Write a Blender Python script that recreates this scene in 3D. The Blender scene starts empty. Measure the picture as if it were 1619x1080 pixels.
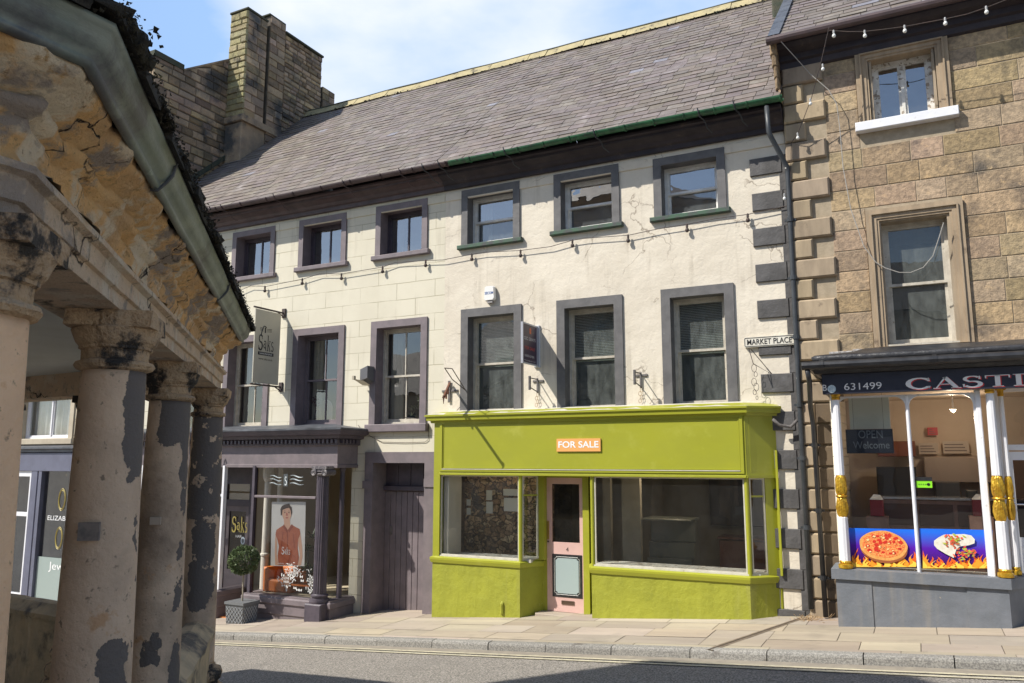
import bpy, math, random
from mathutils import Vector, Matrix, noise
R = random.Random(7)
rad = math.radians
S = bpy.context.scene
COL = S.collection

# ------------------------------------------------------------------ camera
cam_d = bpy.data.cameras.new("camera"); cam = bpy.data.objects.new("camera", cam_d); COL.objects.link(cam)
cam_d.sensor_width = 36; cam_d.lens = 36*1246.5/1619; cam_d.clip_end = 3000; cam_d.clip_start = .05
PITCH, YAW, EYE = rad(8.515), rad(27.035), Vector((0, 0, 2.33))
cam.location = EYE; cam.rotation_euler = (rad(90)+PITCH, 0, YAW)
S.camera = cam
# ------------------------------------------------------------------ world, sun, exposure
SUNV = Vector((-.98, -1, 1.5)).normalized()
w = bpy.data.worlds.new("World"); S.world = w; w.use_nodes = True
nt = w.node_tree; nt.nodes.clear(); N = nt.nodes.new; L = nt.links.new
sky = N('ShaderNodeTexSky'); sky.sky_type = 'NISHITA'; sky.sun_disc = False
sky.sun_elevation = math.asin(SUNV.z); sky.sun_rotation = math.atan2(SUNV.x, SUNV.y)
sky.altitude = 100; sky.air_density = 1.0; sky.dust_density = .6; sky.ozone_density = 1.2
tc = N('ShaderNodeTexCoord'); mp = N('ShaderNodeMapping'); mp.inputs['Scale'].default_value = (1, 1, 2.2); mp.inputs['Location'].default_value = (1.3, .35, .1)
cn = N('ShaderNodeTexNoise'); cn.inputs['Scale'].default_value = 1.9; cn.inputs['Detail'].default_value = 7; cn.inputs['Roughness'].default_value = .52
cr = N('ShaderNodeValToRGB'); cr.color_ramp.elements[0].position = .47; cr.color_ramp.elements[1].position = .70
mx = N('ShaderNodeMix'); mx.data_type = 'RGBA'; mx.inputs['B'].default_value = (6.4, 6.6, 7.0, 1)
bg = N('ShaderNodeBackground'); bg.inputs['Strength'].default_value = .122
out = N('ShaderNodeOutputWorld')
L(tc.outputs['Generated'], mp.inputs[0]); L(mp.outputs[0], cn.inputs['Vector'])
d2 = N('ShaderNodeVectorMath'); d2.operation = 'DOT_PRODUCT'; d2.inputs[1].default_value = (-.50, .70, .51); L(tc.outputs['Generated'], d2.inputs[0])
m2 = N('ShaderNodeMapRange'); m2.interpolation_type = 'SMOOTHSTEP'; m2.inputs[1].default_value = .955; m2.inputs[2].default_value = 1.0; m2.inputs[3].default_value = -.04; m2.inputs[4].default_value = .20; L(d2.outputs['Value'], m2.inputs[0])
a2 = N('ShaderNodeMath'); L(m2.outputs[0], a2.inputs[0]); L(cn.outputs['Fac'], a2.inputs[1]); L(a2.outputs[0], cr.inputs[0])
# a thin bank of bright cloud stands in the north-west; the rest of the sky is clear
dt = N('ShaderNodeVectorMath'); dt.operation = 'DOT_PRODUCT'; dt.inputs[1].default_value = Vector((-.36, .80, .50)).normalized(); nv = N('ShaderNodeVectorMath'); nv.operation = 'NORMALIZE'
L(tc.outputs['Generated'], nv.inputs[0]); L(nv.outputs[0], dt.inputs[0])
bk = N('ShaderNodeMapRange'); bk.interpolation_type = 'SMOOTHSTEP'; bk.inputs[1].default_value = .62; bk.inputs[2].default_value = .98; L(dt.outputs['Value'], bk.inputs[0])
hz = N('ShaderNodeMix'); hz.data_type = 'RGBA'; hz.inputs['B'].default_value = (3.0, 4.7, 7.6, 1); hf = N('ShaderNodeMath'); hf.operation = 'MULTIPLY'; hf.inputs[1].default_value = .75; L(bk.outputs[0], hf.inputs[0]); L(hf.outputs[0], hz.inputs['Factor'])
ml = N('ShaderNodeMath'); ml.operation = 'MULTIPLY'; L(cr.outputs[0], ml.inputs[0]); L(bk.outputs[0], ml.inputs[1]); L(ml.outputs[0], mx.inputs['Factor']); L(sky.outputs[0], hz.inputs['A']); L(hz.outputs['Result'], mx.inputs['A']); L(mx.outputs['Result'], bg.inputs[0]); L(bg.outputs[0], out.inputs[0])
sl = bpy.data.lights.new("sun", 'SUN'); sl.energy = 4.7; sl.angle = rad(.53); sl.color = (1, .95, .86)
so = bpy.data.objects.new("sun", sl); COL.objects.link(so); so.rotation_euler = SUNV.to_track_quat('Z', 'Y').to_euler()
S.view_settings.view_transform = 'Standard'; S.view_settings.look = 'None'; S.view_settings.gamma = 1; S.view_settings.use_curve_mapping = False
S.view_settings.exposure = .38

# ------------------------------------------------------------------ measuring helpers
_f = Vector((-math.sin(YAW)*math.cos(PITCH), math.cos(YAW)*math.cos(PITCH), math.sin(PITCH)))
_r = Vector((math.cos(YAW), math.sin(YAW), 0)); _u = _r.cross(_f)
def at(px, py, Y):            # point of the plane y = Y measured in the photograph
    d = _f*1246.5 + _r*(px-809.5) + _u*(540-py)
    return EYE + d*(Y/d.y)
def atx(px, py, X):
    d = _f*1246.5 + _r*(px-809.5) + _u*(540-py)
    return EYE + d*(X/d.x)
def zg(x): return .08*(x+4.89)          # pavement level along the sloping street
def kerb_y(x): return 9.16 - (x-.12)*.0415

# ------------------------------------------------------------------ mesh builder
class MB:
    def __init__(s): s.v = []; s.f = []; s.t = []; s.m = []; s.tint = 1.0; s.mi = 0; s.tf = None; s.smooth = False; s.pv = None
    def add(s, vs, fs, tint=None):
        b = len(s.v)
        for p in vs:
            p = Vector(p)
            if s.tf: p = s.tf(p)
            s.v.append(p)
        t = s.tint if tint is None else tint
        for f in fs: s.f.append([b+i for i in f]); s.t.append(t); s.m.append(s.mi)
    def quad(s, a, b, c, d, tint=None): s.add([a, b, c, d], [(0, 1, 2, 3)], tint)
    def poly(s, pts, tint=None): s.add(pts, [tuple(range(len(pts)))], tint)
    def box(s, x0, x1, y0, y1, z0, z1, tint=None, ch=0):
        if x0 > x1: x0, x1 = x1, x0
        if y0 > y1: y0, y1 = y1, y0
        if z0 > z1: z0, z1 = z1, z0
        if ch <= 0:
            v = [(x0,y0,z0),(x1,y0,z0),(x1,y1,z0),(x0,y1,z0),(x0,y0,z1),(x1,y0,z1),(x1,y1,z1),(x0,y1,z1)]
            s.add(v, [(0,3,2,1),(4,5,6,7),(0,1,5,4),(1,2,6,5),(2,3,7,6),(3,0,4,7)], tint)
        else:                                    # front (low y) edges chamfered
            c = ch
            v = [(x0,y0+c,z0),(x1,y0+c,z0),(x1,y1,z0),(x0,y1,z0),(x0,y0+c,z1),(x1,y0+c,z1),(x1,y1,z1),(x0,y1,z1),
                 (x0+c,y0,z0+c),(x1-c,y0,z0+c),(x1-c,y0,z1-c),(x0+c,y0,z1-c)]
            s.add(v, [(0,3,2,1),(4,5,6,7),(1,2,6,5),(2,3,7,6),(3,0,4,7),(8,9,10,11),(0,1,9,8),(1,5,10,9),(5,4,11,10),(4,0,8,11)], tint)
    def ring(s, o, i, y0, y1, y2=None):           # rectangular frame facing -y: outer o, inner i = (x0,x1,z0,z1)
        y2 = y1 if y2 is None else y2
        O = [(o[0],o[2]),(o[1],o[2]),(o[1],o[3]),(o[0],o[3])]; I = [(i[0],i[2]),(i[1],i[2]),(i[1],i[3]),(i[0],i[3])]
        v = [(x,y0,z) for x,z in O]+[(x,y0,z) for x,z in I]+[(x,y1,z) for x,z in O]+[(x,y2,z) for x,z in I]
        f = []
        for k in range(4):
            n = (k+1) % 4
            f += [(k,n,4+n,4+k),(8+k,8+n,n,k),(4+k,4+n,12+n,12+k),(12+k,12+n,8+n,8+k)]
        s.add(v, f)
    def tube(s, pts, r, n=6, caps=True, closed=False):
        pts = [Vector(p) for p in pts]; rings = []; up = None
        for i, p in enumerate(pts):
            a = pts[max(0, i-1)]; b = pts[min(len(pts)-1, i+1)]
            d = (b-a).normalized() if (b-a).length > 1e-9 else Vector((0,0,1))
            if up is None: up = Vector((0,0,1)) if abs(d.z) < .9 else Vector((0,1,0))
            x = up.cross(d)
            if x.length < 1e-3: x = Vector((1,0,0)).cross(d)
            x.normalize(); y = d.cross(x); up = y
            rr = r[i] if isinstance(r, (list, tuple)) else r
            rings.append([p+x*math.cos(2*math.pi*k/n)*rr+y*math.sin(2*math.pi*k/n)*rr for k in range(n)])
        v = [q for g in rings for q in g]; f = []
        for i in range(len(pts)-1):
            for k in range(n): f.append((i*n+k, i*n+(k+1) % n, (i+1)*n+(k+1) % n, (i+1)*n+k))
        if caps: f += [tuple(range(n))[::-1], tuple((len(pts)-1)*n+k for k in range(n))]
        s.add(v, f)
    def lathe(s, cx, cy, prof, n=32, tints=None, jit=0, flute=0, a0=0, rfun=None):
        v = []; f = []
        for (r, z) in prof:
            for k in range(n):
                a = 2*math.pi*k/n+a0; rr = r
                if flute and (k % 2): rr = r*(1-flute)
                if rfun: rr = rfun(r, a, z)
                p = Vector((cx+rr*math.cos(a), cy+rr*math.sin(a), z))
                if jit:
                    q = noise.noise(p*5)*jit + noise.noise(p*17)*jit*.5
                    p.x += math.cos(a)*q; p.y += math.sin(a)*q; p.z += noise.noise(p*9+Vector((5,5,5)))*jit*.5
                v.append(p)
        for i in range(len(prof)-1):
            for k in range(n): f.append((i*n+k, i*n+(k+1) % n, (i+1)*n+(k+1) % n, (i+1)*n+k))
        f += [tuple(range(n))[::-1], tuple((len(prof)-1)*n+k for k in range(n))]
        s.add(v, f)
    def sweep(s, path, prof, closed=False, seg=0, jit=0, zfun=None, flip=False, jf=6):
        # path: xy points walked with the outside on the right; prof: (offset, z) from bottom to top
        P = [Vector((p[0], p[1])) for p in path]; n = len(P); mit = []
        for i in range(n):
            a = P[i-1] if (closed or i > 0) else None; b = P[(i+1) % n] if (closed or i < n-1) else None
            na = None; nb = None
            if a is not None: d = (P[i]-a).normalized(); na = Vector((d.y, -d.x))
            if b is not None: d = (b-P[i]).normalized(); nb = Vector((d.y, -d.x))
            if na is None: m = nb
            elif nb is None: m = na
            else:
                m = (na+nb).normalized(); m = m/max(.3, m.dot(nb))
            mit.append(m if not flip else -m)
        pts = []
        rng = n if closed else n-1
        for i in range(rng):
            j = (i+1) % n; k = max(1, int((P[j]-P[i]).length/seg)) if seg else 1
            for q in range(k): pts.append((P[i].lerp(P[j], q/k), mit[i].lerp(mit[j], q/k)))
        if not closed: pts.append((P[-1], mit[-1]))
        v = []; m = len(prof)
        for (p, mi) in pts:
            for (o, z) in prof:
                q = Vector((p.x+mi.x*o, p.y+mi.y*o, z))
                if zfun: q.z += zfun(q.x)
                if jit:
                    d = noise.noise(q*jf)*jit+noise.noise(q*jf*3.1)*jit*.5
                    q += Vector((mi.x*d, mi.y*d, noise.noise(q*jf+Vector((9,3,1)))*jit*.5))
                v.append(q)
        f = []; c = len(pts)
        for i in range(c if closed else c-1):
            j = (i+1) % c
            for k in range(m-1): f.append((i*m+k, j*m+k, j*m+k+1, i*m+k+1))
        if not closed: f += [tuple(range(m)), tuple((c-1)*m+k for k in range(m))[::-1]]
        s.add(v, f)
    def build(s, name, mats, root=None, parent=None, smooth=False, recalc=False):
        me = bpy.data.meshes.new(name); me.from_pydata([tuple(p) for p in s.v], [], s.f)
        if not isinstance(mats, (list, tuple)): mats = [mats]
        for m in mats: me.materials.append(m)
        for p, mi in zip(me.polygons, s.m): p.material_index = mi; p.use_smooth = smooth or s.smooth
        at_ = me.color_attributes.new('tint', 'FLOAT_COLOR', 'CORNER')
        buf = []
        for p, t in zip(me.polygons, s.t):
            tt = t if isinstance(t, tuple) else (t, t, t)
            for _ in p.vertices: buf += [tt[0], tt[1], tt[2], 1]
        at_.data.foreach_set('color', buf)
        if recalc:
            import bmesh
            b = bmesh.new(); b.from_mesh(me); bmesh.ops.recalc_face_normals(b, faces=b.faces); b.to_mesh(me); b.free()
        me.update()
        o = bpy.data.objects.new(name, me); COL.objects.link(o)
        if parent is not None: attach(o, parent)
        return o
WM = {}
def attach(o, parent):
    o.parent = parent
    m = WM.get(parent.name, Matrix.Identity(4))
    o.matrix_parent_inverse = m.inverted(); WM[o.name] = Matrix.Identity(4)
def tag(o, label, cat, group=None, kind=None):
    if label: o['label'] = label
    if cat: o['category'] = cat
    if group: o['group'] = group
    if kind: o['kind'] = kind
    return o
def thing(name, loc, label, cat, group=None):
    o = bpy.data.objects.new(name, None); COL.objects.link(o); o.location = loc; o.empty_display_size = .2
    WM[o.name] = Matrix.Translation(Vector(loc)); return tag(o, label, cat, group)
def copy_tree(o, loc, label, group=None):
    c = o.copy(); COL.objects.link(c); c.location = loc; c['label'] = label
    if group: c['group'] = group
    for ch in list(o.children):
        d = ch.copy(); COL.objects.link(d); d.parent = c
        for g in list(ch.children):
            e = g.copy(); COL.objects.link(e); e.parent = d
    return c
def structure(o): o['kind'] = 'structure'; return o

# ------------------------------------------------------------------ materials
def mat(name, c1, c2=None, nscale=3, rough=.6, bump=.0, bscale=40, tint=False, metal=0, contrast=(.35, .65), spec=.5,
        stain=None, sscale=1.2, spos=(.55, .7), bdist=.01, stretch=(1, 1, 1), b2=0, b2s=6, coat=0, crack=0, brick=None, streak=0, stain2=None, s2scale=5, s2pos=(.6, .66), emit=None):
    m = bpy.data.materials.new(name); m.use_nodes = True; t = m.node_tree; N = t.nodes.new; L = t.links.new
    b = t.nodes['Principled BSDF']; b.inputs['Roughness'].default_value = rough; b.inputs['Metallic'].default_value = metal
    b.inputs['Specular IOR Level'].default_value = spec
    if coat: b.inputs['Coat Weight'].default_value = coat
    g = N('ShaderNodeNewGeometry'); mp = N('ShaderNodeMapping'); mp.inputs['Scale'].default_value = stretch; L(g.outputs['Position'], mp.inputs[0])
    def nz(sc, det=6, r=.6, vec=None):
        n = N('ShaderNodeTexNoise'); n.inputs['Scale'].default_value = sc; n.inputs['Detail'].default_value = det; n.inputs['Roughness'].default_value = r
        L(vec or mp.outputs[0], n.inputs['Vector']); return n.outputs['Fac']
    def ramp(src, a, z):
        r = N('ShaderNodeMapRange'); r.interpolation_type = 'SMOOTHSTEP'; r.inputs[1].default_value = a; r.inputs[2].default_value = z; L(src, r.inputs[0]); return r.outputs[0]
    def mix(fac, A, B, mode='MIX'):
        x = N('ShaderNodeMix'); x.data_type = 'RGBA'; x.blend_type = mode
        if isinstance(fac, float): x.inputs['Factor'].default_value = fac
        else: L(fac, x.inputs['Factor'])
        for k, q in (('A', A), ('B', B)):
            if isinstance(q, tuple): x.inputs[k].default_value = (*q, 1)
            else: L(q, x.inputs[k])
        return x.outputs['Result']
    col = tuple(c1)
    if c2: col = mix(ramp(nz(nscale), *contrast), tuple(c1), tuple(c2))
    if stain: col = mix(ramp(nz(sscale, 8, .65, g.outputs['Position']), *spos), col, tuple(stain))
    if stain2: col = mix(ramp(nz(s2scale, 5, .6, g.outputs['Position']), *s2pos), col, tuple(stain2))
    if streak:
        sm_ = N('ShaderNodeMapping'); sm_.inputs['Scale'].default_value = (7, 7, .45); L(g.outputs['Position'], sm_.inputs[0]); k1 = ramp(nz(1, 6, .6, sm_.outputs[0]), .52, .72); k2 = ramp(nz(.9, 3, .5, g.outputs['Position']), .42, .6)
        kk = N('ShaderNodeMath'); kk.operation = 'MULTIPLY'; L(k1, kk.inputs[0]); L(k2, kk.inputs[1]); k3 = N('ShaderNodeMath'); k3.operation = 'MULTIPLY'; k3.inputs[1].default_value = streak; L(kk.outputs[0], k3.inputs[0]); col = mix(k3.outputs[0], col, (.34, .29, .22))
    h = None
    if tint:
        a = N('ShaderNodeAttribute'); a.attribute_name = 'tint'; col = mix(1.0, col, a.outputs['Color'], 'MULTIPLY')
    if brick:            # (w, h, mortar, depth, line colour)
        sx = N('ShaderNodeSeparateXYZ'); L(g.outputs['Position'], sx.inputs[0]); cb = N('ShaderNodeCombineXYZ')
        L(sx.outputs[0], cb.inputs[0]); L(sx.outputs[2], cb.inputs[1])
        wn = N('ShaderNodeTexNoise'); wn.inputs['Scale'].default_value = 1.5; L(g.outputs['Position'], wn.inputs['Vector'])
        wa = N('ShaderNodeVectorMath'); wa.operation = 'SCALE'; wa.inputs['Scale'].default_value = .02; L(wn.outputs['Color'], wa.inputs[0])
        ad = N('ShaderNodeVectorMath'); L(cb.outputs[0], ad.inputs[0]); L(wa.outputs[0], ad.inputs[1])
        bt = N('ShaderNodeTexBrick'); bt.inputs['Scale'].default_value = 1; bt.inputs['Brick Width'].default_value = brick[0]; bt.inputs['Row Height'].default_value = brick[1]
        bt.inputs['Mortar Size'].default_value = brick[2]; bt.inputs['Mortar Smooth'].default_value = .3; L(ad.outputs[0], bt.inputs['Vector'])
        bm = N('ShaderNodeMath'); bm.operation = 'MULTIPLY'; L(bt.outputs['Fac'], bm.inputs[0]); L(ramp(nz(2.2), .3, .6), bm.inputs[1])
        col = mix(bm.outputs[0], col, tuple(brick[4]))
        h = N('ShaderNodeMath'); h.operation = 'MULTIPLY'; h.inputs[1].default_value = -brick[3]; L(bt.outputs['Fac'], h.inputs[0]); h = h.outputs[0]
    if crack:
        wn = N('ShaderNodeTexNoise'); wn.inputs['Scale'].default_value = 2.5; wn.inputs['Detail'].default_value = 5; L(g.outputs['Position'], wn.inputs['Vector'])
        wa = N('ShaderNodeVectorMath'); wa.operation = 'SCALE'; wa.inputs['Scale'].default_value = .55; L(wn.outputs['Color'], wa.inputs[0])
        ad = N('ShaderNodeVectorMath'); L(g.outputs['Position'], ad.inputs[0]); L(wa.outputs[0], ad.inputs[1])
        vo = N('ShaderNodeTexVoronoi'); vo.feature = 'DISTANCE_TO_EDGE'; vo.inputs['Scale'].default_value = 1.1; L(ad.outputs[0], vo.inputs['Vector'])
        a1 = N('ShaderNodeMath'); a1.operation = 'MULTIPLY'; L(ramp(vo.outputs['Distance'], .011, .001), a1.inputs[0]); L(ramp(nz(.9, 3), .5, .6), a1.inputs[1])
        cm = N('ShaderNodeMath'); cm.operation = 'MULTIPLY'; cm.inputs[1].default_value = crack; L(a1.outputs[0], cm.inputs[0])
        col = mix(cm.outputs[0], col, (.25, .2, .15))
    if isinstance(col, tuple): b.inputs['Base Color'].default_value = (*col, 1)
    else: L(col, b.inputs['Base Color'])
    if bump:
        hh = nz(bscale, 6, .65)
        if b2:
            k = N('ShaderNodeMath'); k.operation = 'MULTIPLY_ADD'; k.inputs[1].default_value = b2; L(nz(b2s, 4), k.inputs[0]); L(hh, k.inputs[2]); hh = k.outputs[0]
        if h is not None:
            k = N('ShaderNodeMath'); L(h, k.inputs[0]); L(hh, k.inputs[1]); hh = k.outputs[0]
        bp = N('ShaderNodeBump'); bp.inputs['Strength'].default_value = bump; bp.inputs['Distance'].default_value = bdist; L(hh, bp.inputs['Height']); L(bp.outputs[0], b.inputs['Normal'])
        rr = N('ShaderNodeMapRange'); rr.inputs[3].default_value = max(0, rough-.12); rr.inputs[4].default_value = min(1, rough+.12); L(nz(4), rr.inputs[0]); L(rr.outputs[0], b.inputs['Roughness'])
    if emit:
        b.inputs['Emission Color'].default_value = (*emit[:3], 1); b.inputs['Emission Strength'].default_value = emit[3]
    return m
def glass(name, tint=(.95, .97, .96), refl=.12, dirt=0, dcol=(.5, .52, .5), dscale=6, rough=.0, wob=.0, dpos=(.3, .75)):
    m = bpy.data.materials.new(name); m.use_nodes = True; t = m.node_tree; t.nodes.clear(); N = t.nodes.new; L = t.links.new
    o = N('ShaderNodeOutputMaterial'); tr = N('ShaderNodeBsdfTransparent'); tr.inputs[0].default_value = (*tint, 1)
    gl = N('ShaderNodeBsdfGlossy'); gl.inputs['Roughness'].default_value = rough
    lw = N('ShaderNodeLayerWeight'); lw.inputs[0].default_value = .22
    a = N('ShaderNodeMath'); a.operation = 'MULTIPLY_ADD'; a.inputs[1].default_value = .6; a.inputs[2].default_value = refl; a.use_clamp = True; L(lw.outputs['Fresnel'], a.inputs[0])
    g = N('ShaderNodeNewGeometry')
    if wob:
        n = N('ShaderNodeTexNoise'); n.inputs['Scale'].default_value = 2.2; n.inputs['Detail'].default_value = 2; L(g.outputs['Position'], n.inputs['Vector'])
        bp = N('ShaderNodeBump'); bp.inputs['Strength'].default_value = wob; bp.inputs['Distance'].default_value = .02; L(n.outputs['Fac'], bp.inputs['Height']); L(bp.outputs[0], gl.inputs['Normal'])
    mx = N('ShaderNodeMixShader'); L(a.outputs[0], mx.inputs[0]); L(tr.outputs[0], mx.inputs[1]); L(gl.outputs[0], mx.inputs[2]); res = mx.outputs[0]
    if dirt:
        n = N('ShaderNodeTexNoise'); n.inputs['Scale'].default_value = dscale; n.inputs['Detail'].default_value = 9; n.inputs['Roughness'].default_value = .65
        mp = N('ShaderNodeMapping'); mp.inputs['Scale'].default_value = (1.6, 1, .5); L(g.outputs['Position'], mp.inputs[0]); L(mp.outputs[0], n.inputs['Vector'])
        r = N('ShaderNodeMapRange'); r.inputs[1].default_value = dpos[0]; r.inputs[2].default_value = dpos[1]; r.inputs[3].default_value = dirt*.25; r.inputs[4].default_value = dirt; L(n.outputs['Fac'], r.inputs[0])
        d = N('ShaderNodeBsdfDiffuse'); d.inputs[0].default_value = (*dcol, 1); m2 = N('ShaderNodeMixShader'); L(r.outputs[0], m2.inputs[0]); L(res, m2.inputs[1]); L(d.outputs[0], m2.inputs[2]); res = m2.outputs[0]
    L(res, o.inputs[0]); return m
M = {}
M['cream'] = mat('cream_render', (.71, .645, .535), (.64, .575, .47), 1.5, .85, .6, 30, streak=.5, stain2=(.48, .42, .33), s2scale=22, s2pos=(.70, .73), crack=.75, b2=3, b2s=5, stain=(.52, .44, .33), sscale=.8, spos=(.58, .78), bdist=.008)
M['cream_ashlar'] = mat('cream_ashlar_render', (.68, .635, .51), (.63, .585, .465), 1.2, .85, .35, 35, streak=.4, brick=(.82, .305, .007, 1.5, (.40, .36, .25)), stain=(.55, .49, .35), sscale=.7, spos=(.6, .8), bdist=.006)
M['cream_dirty'] = mat('flaking_cream_paint', (.72, .65, .52), (.5, .44, .34), 5, .85, .6, 25, b2=2, stain=(.3, .26, .2), sscale=3, spos=(.55, .62))
M['purple'] = mat('grey_purple_paint', (.195, .16, .17), (.155, .13, .138), 5, .6, .3, 60, stain=(.2, .17, .18), sscale=3, spos=(.6, .75), bdist=.003)
M['purple_dark'] = mat('dark_purple_paint', (.085, .068, .085), (.06, .05, .065), 5, .5, .25, 60, bdist=.003)
M['charcoal'] = mat('charcoal_grey_paint', (.135, .13, .13), (.10, .097, .098), 6, .6, .5, 45, stain=(.2, .2, .2), sscale=9, spos=(.68, .72), bdist=.004)
M['quoinpaint'] = mat('charcoal_masonry_paint', (.098, .094, .094), (.07, .067, .066), 4, .75, .8, 30, b2=3, b2s=4, stain=(.13, .13, .135), sscale=5, spos=(.6, .75), bdist=.008)
M['white'] = mat('white_gloss_paint', (.74, .73, .70), (.62, .60, .56), 8, .4, .2, 50, stain=(.42, .36, .29), sscale=14, spos=(.66, .70), bdist=.002)
M['whitegrey'] = mat('weathered_cream_sash_paint', (.56, .52, .44), (.44, .40, .33), 9, .55, .3, 60, stain=(.3, .25, .18), sscale=16, spos=(.62, .68), bdist=.002)
M['bead'] = mat('worn_cream_bead_and_highlight', (.60, .57, .48), (.52, .49, .40), 9, .6, .3, 60, stain=(.38, .35, .22), sscale=10, spos=(.62, .72), bdist=.002)
M['peel'] = mat('peeling_white_paint', (.74, .73, .70), (.6, .58, .53), 8, .6, .5, 60, stain=(.3, .25, .2), sscale=12, spos=(.55, .58), bdist=.003)
M['lime'] = mat('lime_green_paint', (.345, .352, .028), (.315, .325, .025), 2, .42, .25, 25, stain=(.38, .385, .05), sscale=3, spos=(.55, .75), bdist=.003, stretch=(.6, 1, 1), stain2=(.40, .42, .13), s2scale=11, s2pos=(.74, .76))
M['lime_render'] = mat('lime_green_masonry_paint', (.325, .335, .028), (.28, .29, .025), 2.5, .6, .7, 22, streak=.18, b2=4, b2s=5, bdist=.007, stain=(.23, .25, .02), sscale=3.5, spos=(.6, .75), stain2=(.38, .38, .15), s2scale=14, s2pos=(.72, .74))
M['pink'] = mat('pink_door_paint', (.68, .45, .41), (.63, .41, .37), 4, .4, .15, 40, bdist=.002, stain=(.52, .32, .29), sscale=5, spos=(.62, .8))
M['black'] = mat('black_gloss_paint', (.018, .018, .02), (.03, .03, .032), 8, .35, .3, 40, stain=(.1, .095, .09), sscale=7, spos=(.66, .72), bdist=.003)
M['blackwood'] = mat('weathered_black_fascia', (.022, .016, .022), (.04, .03, .035), 4, .6, .5, 40, stain=(.10, .075, .06), sscale=4, spos=(.6, .75), bdist=.004)
M['brownpaint'] = mat('brown_cornice_paint', (.085, .055, .055), (.06, .04, .042), 4, .5, .3, 40, bdist=.003)
M['greenmetal'] = mat('green_gutter_paint', (.03, .13, .055), (.02, .07, .035), 6, .4, .2, 50, stain=(.05, .05, .045), sscale=9, spos=(.58, .62))
M['pipe'] = mat('dark_grey_iron_paint', (.05, .055, .062), (.035, .04, .045), 8, .45, .3, 50, stain=(.25, .24, .22), sscale=22, spos=(.68, .7), bdist=.002)
M['rust'] = mat('rusty_iron', (.19, .065, .03), (.10, .045, .03), 20, .8, .5, 60, bdist=.003)
M['iron'] = mat('dark_iron', (.05, .042, .04), (.09, .06, .05), 30, .7, .3, 80, bdist=.002)
M['greymetal'] = mat('weathered_grey_steel', (.16, .145, .14), (.10, .09, .085), 20, .6, .3, 60, bdist=.002)
M['slate'] = mat('roof_slate', (.19, .156, .13), (.148, .122, .102), 6, .62, .6, 45, tint=True, b2=1.5, b2s=12, stain=(.27, .24, .21), sscale=2.5, spos=(.52, .75), stain2=(.42, .27, .07), s2scale=6, s2pos=(.765, .785), bdist=.004)
M['slate_base'] = mat('roof_underlay', (.05, .042, .04), rough=.9)
M['ridge'] = mat('lichen_ridge_mortar', (.44, .37, .20), (.33, .28, .16), 5, .9, .8, 30, b2=3, bdist=.01, stain=(.12, .10, .07), sscale=5, spos=(.58, .66))
M['sandstone'] = mat('buff_sandstone', (.43, .325, .205), (.275, .212, .138), 22, .9, .9, 70, tint=True, b2=2, b2s=14, stain=(.12, .10, .078), sscale=1.6, spos=(.50, .70), bdist=.01, stain2=(.46, .34, .2), s2scale=9, s2pos=(.6, .7))
M['quoinstone'] = mat('smooth_sandstone_dressing', (.38, .305, .215), (.30, .24, .17), 3, .85, .4, 60, tint=True, stain=(.12, .09, .065), sscale=3, spos=(.56, .72), stretch=(3, 1, .6), bdist=.006)
M['mortar'] = mat('lime_mortar', (.40, .325, .23), (.32, .26, .18), 9, .95, .6, 60, bdist=.006)
M['darkmortar'] = mat('sooty_mortar', (.13, .11, .08), (.09, .075, .06), 9, .95, .6, 60, bdist=.006)
M['chimstone'] = mat('sooty_sandstone', (.42, .31, .20), (.26, .20, .145), 1.6, .92, .9, 40, tint=True, b2=3, b2s=8, stain=(.085, .082, .078), sscale=.9, spos=(.5, .66), bdist=.015)
M['lichstone'] = mat('lichen_sandstone', (.36, .32, .17), (.28, .24, .14), 5, .92, .9, 40, tint=True, b2=3, b2s=8, stain=(.12, .105, .07), sscale=4, spos=(.58, .7), bdist=.015)
M['mossgreen'] = mat('mossy_dark_stone', (.05, .06, .04), (.08, .075, .05), 7, .95, .9, 40, bdist=.015)
M['lead'] = mat('lead_flashing', (.12, .125, .14), (.07, .075, .085), 5, .5, .3, 20, metal=.2)
M['asphalt'] = mat('worn_asphalt', (.37, .335, .295), (.16, .148, .13), 48, .9, 1, 130, stain=(.20, .185, .165), sscale=1.1, spos=(.5, .8), b2=1, b2s=60, bdist=.012, contrast=(.44, .56), stain2=(.46, .43, .38), s2scale=75, s2pos=(.6, .64))
M['flag'] = mat('sandstone_paving', (.42, .36, .285), (.365, .31, .25), 2, .85, .4, 60, tint=True, stain=(.30, .26, .21), sscale=1.8, spos=(.54, .75), bdist=.004, stretch=(.5, 2, 1), stain2=(.20, .17, .14), s2scale=16, s2pos=(.715, .735))
M['flagbed'] = mat('paving_joint', (.2, .165, .125), rough=.95)
M['kerb'] = mat('granite_kerb', (.33, .315, .28), (.19, .18, .165), 60, .85, .8, 90, tint=True, bdist=.008, contrast=(.42, .58), stain=(.14, .125, .11), sscale=2.2, spos=(.6, .7))
M['line'] = mat('faded_yellow_line', (.56, .51, .36), (.44, .40, .29), 9, .8, .5, 80, stain=(.24, .22, .18), sscale=18, spos=(.6, .68))
M['chanstone'] = mat('gutter_channel_cement', (.29, .255, .20), (.24, .21, .17), 8, .9, .5, 60)
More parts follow.
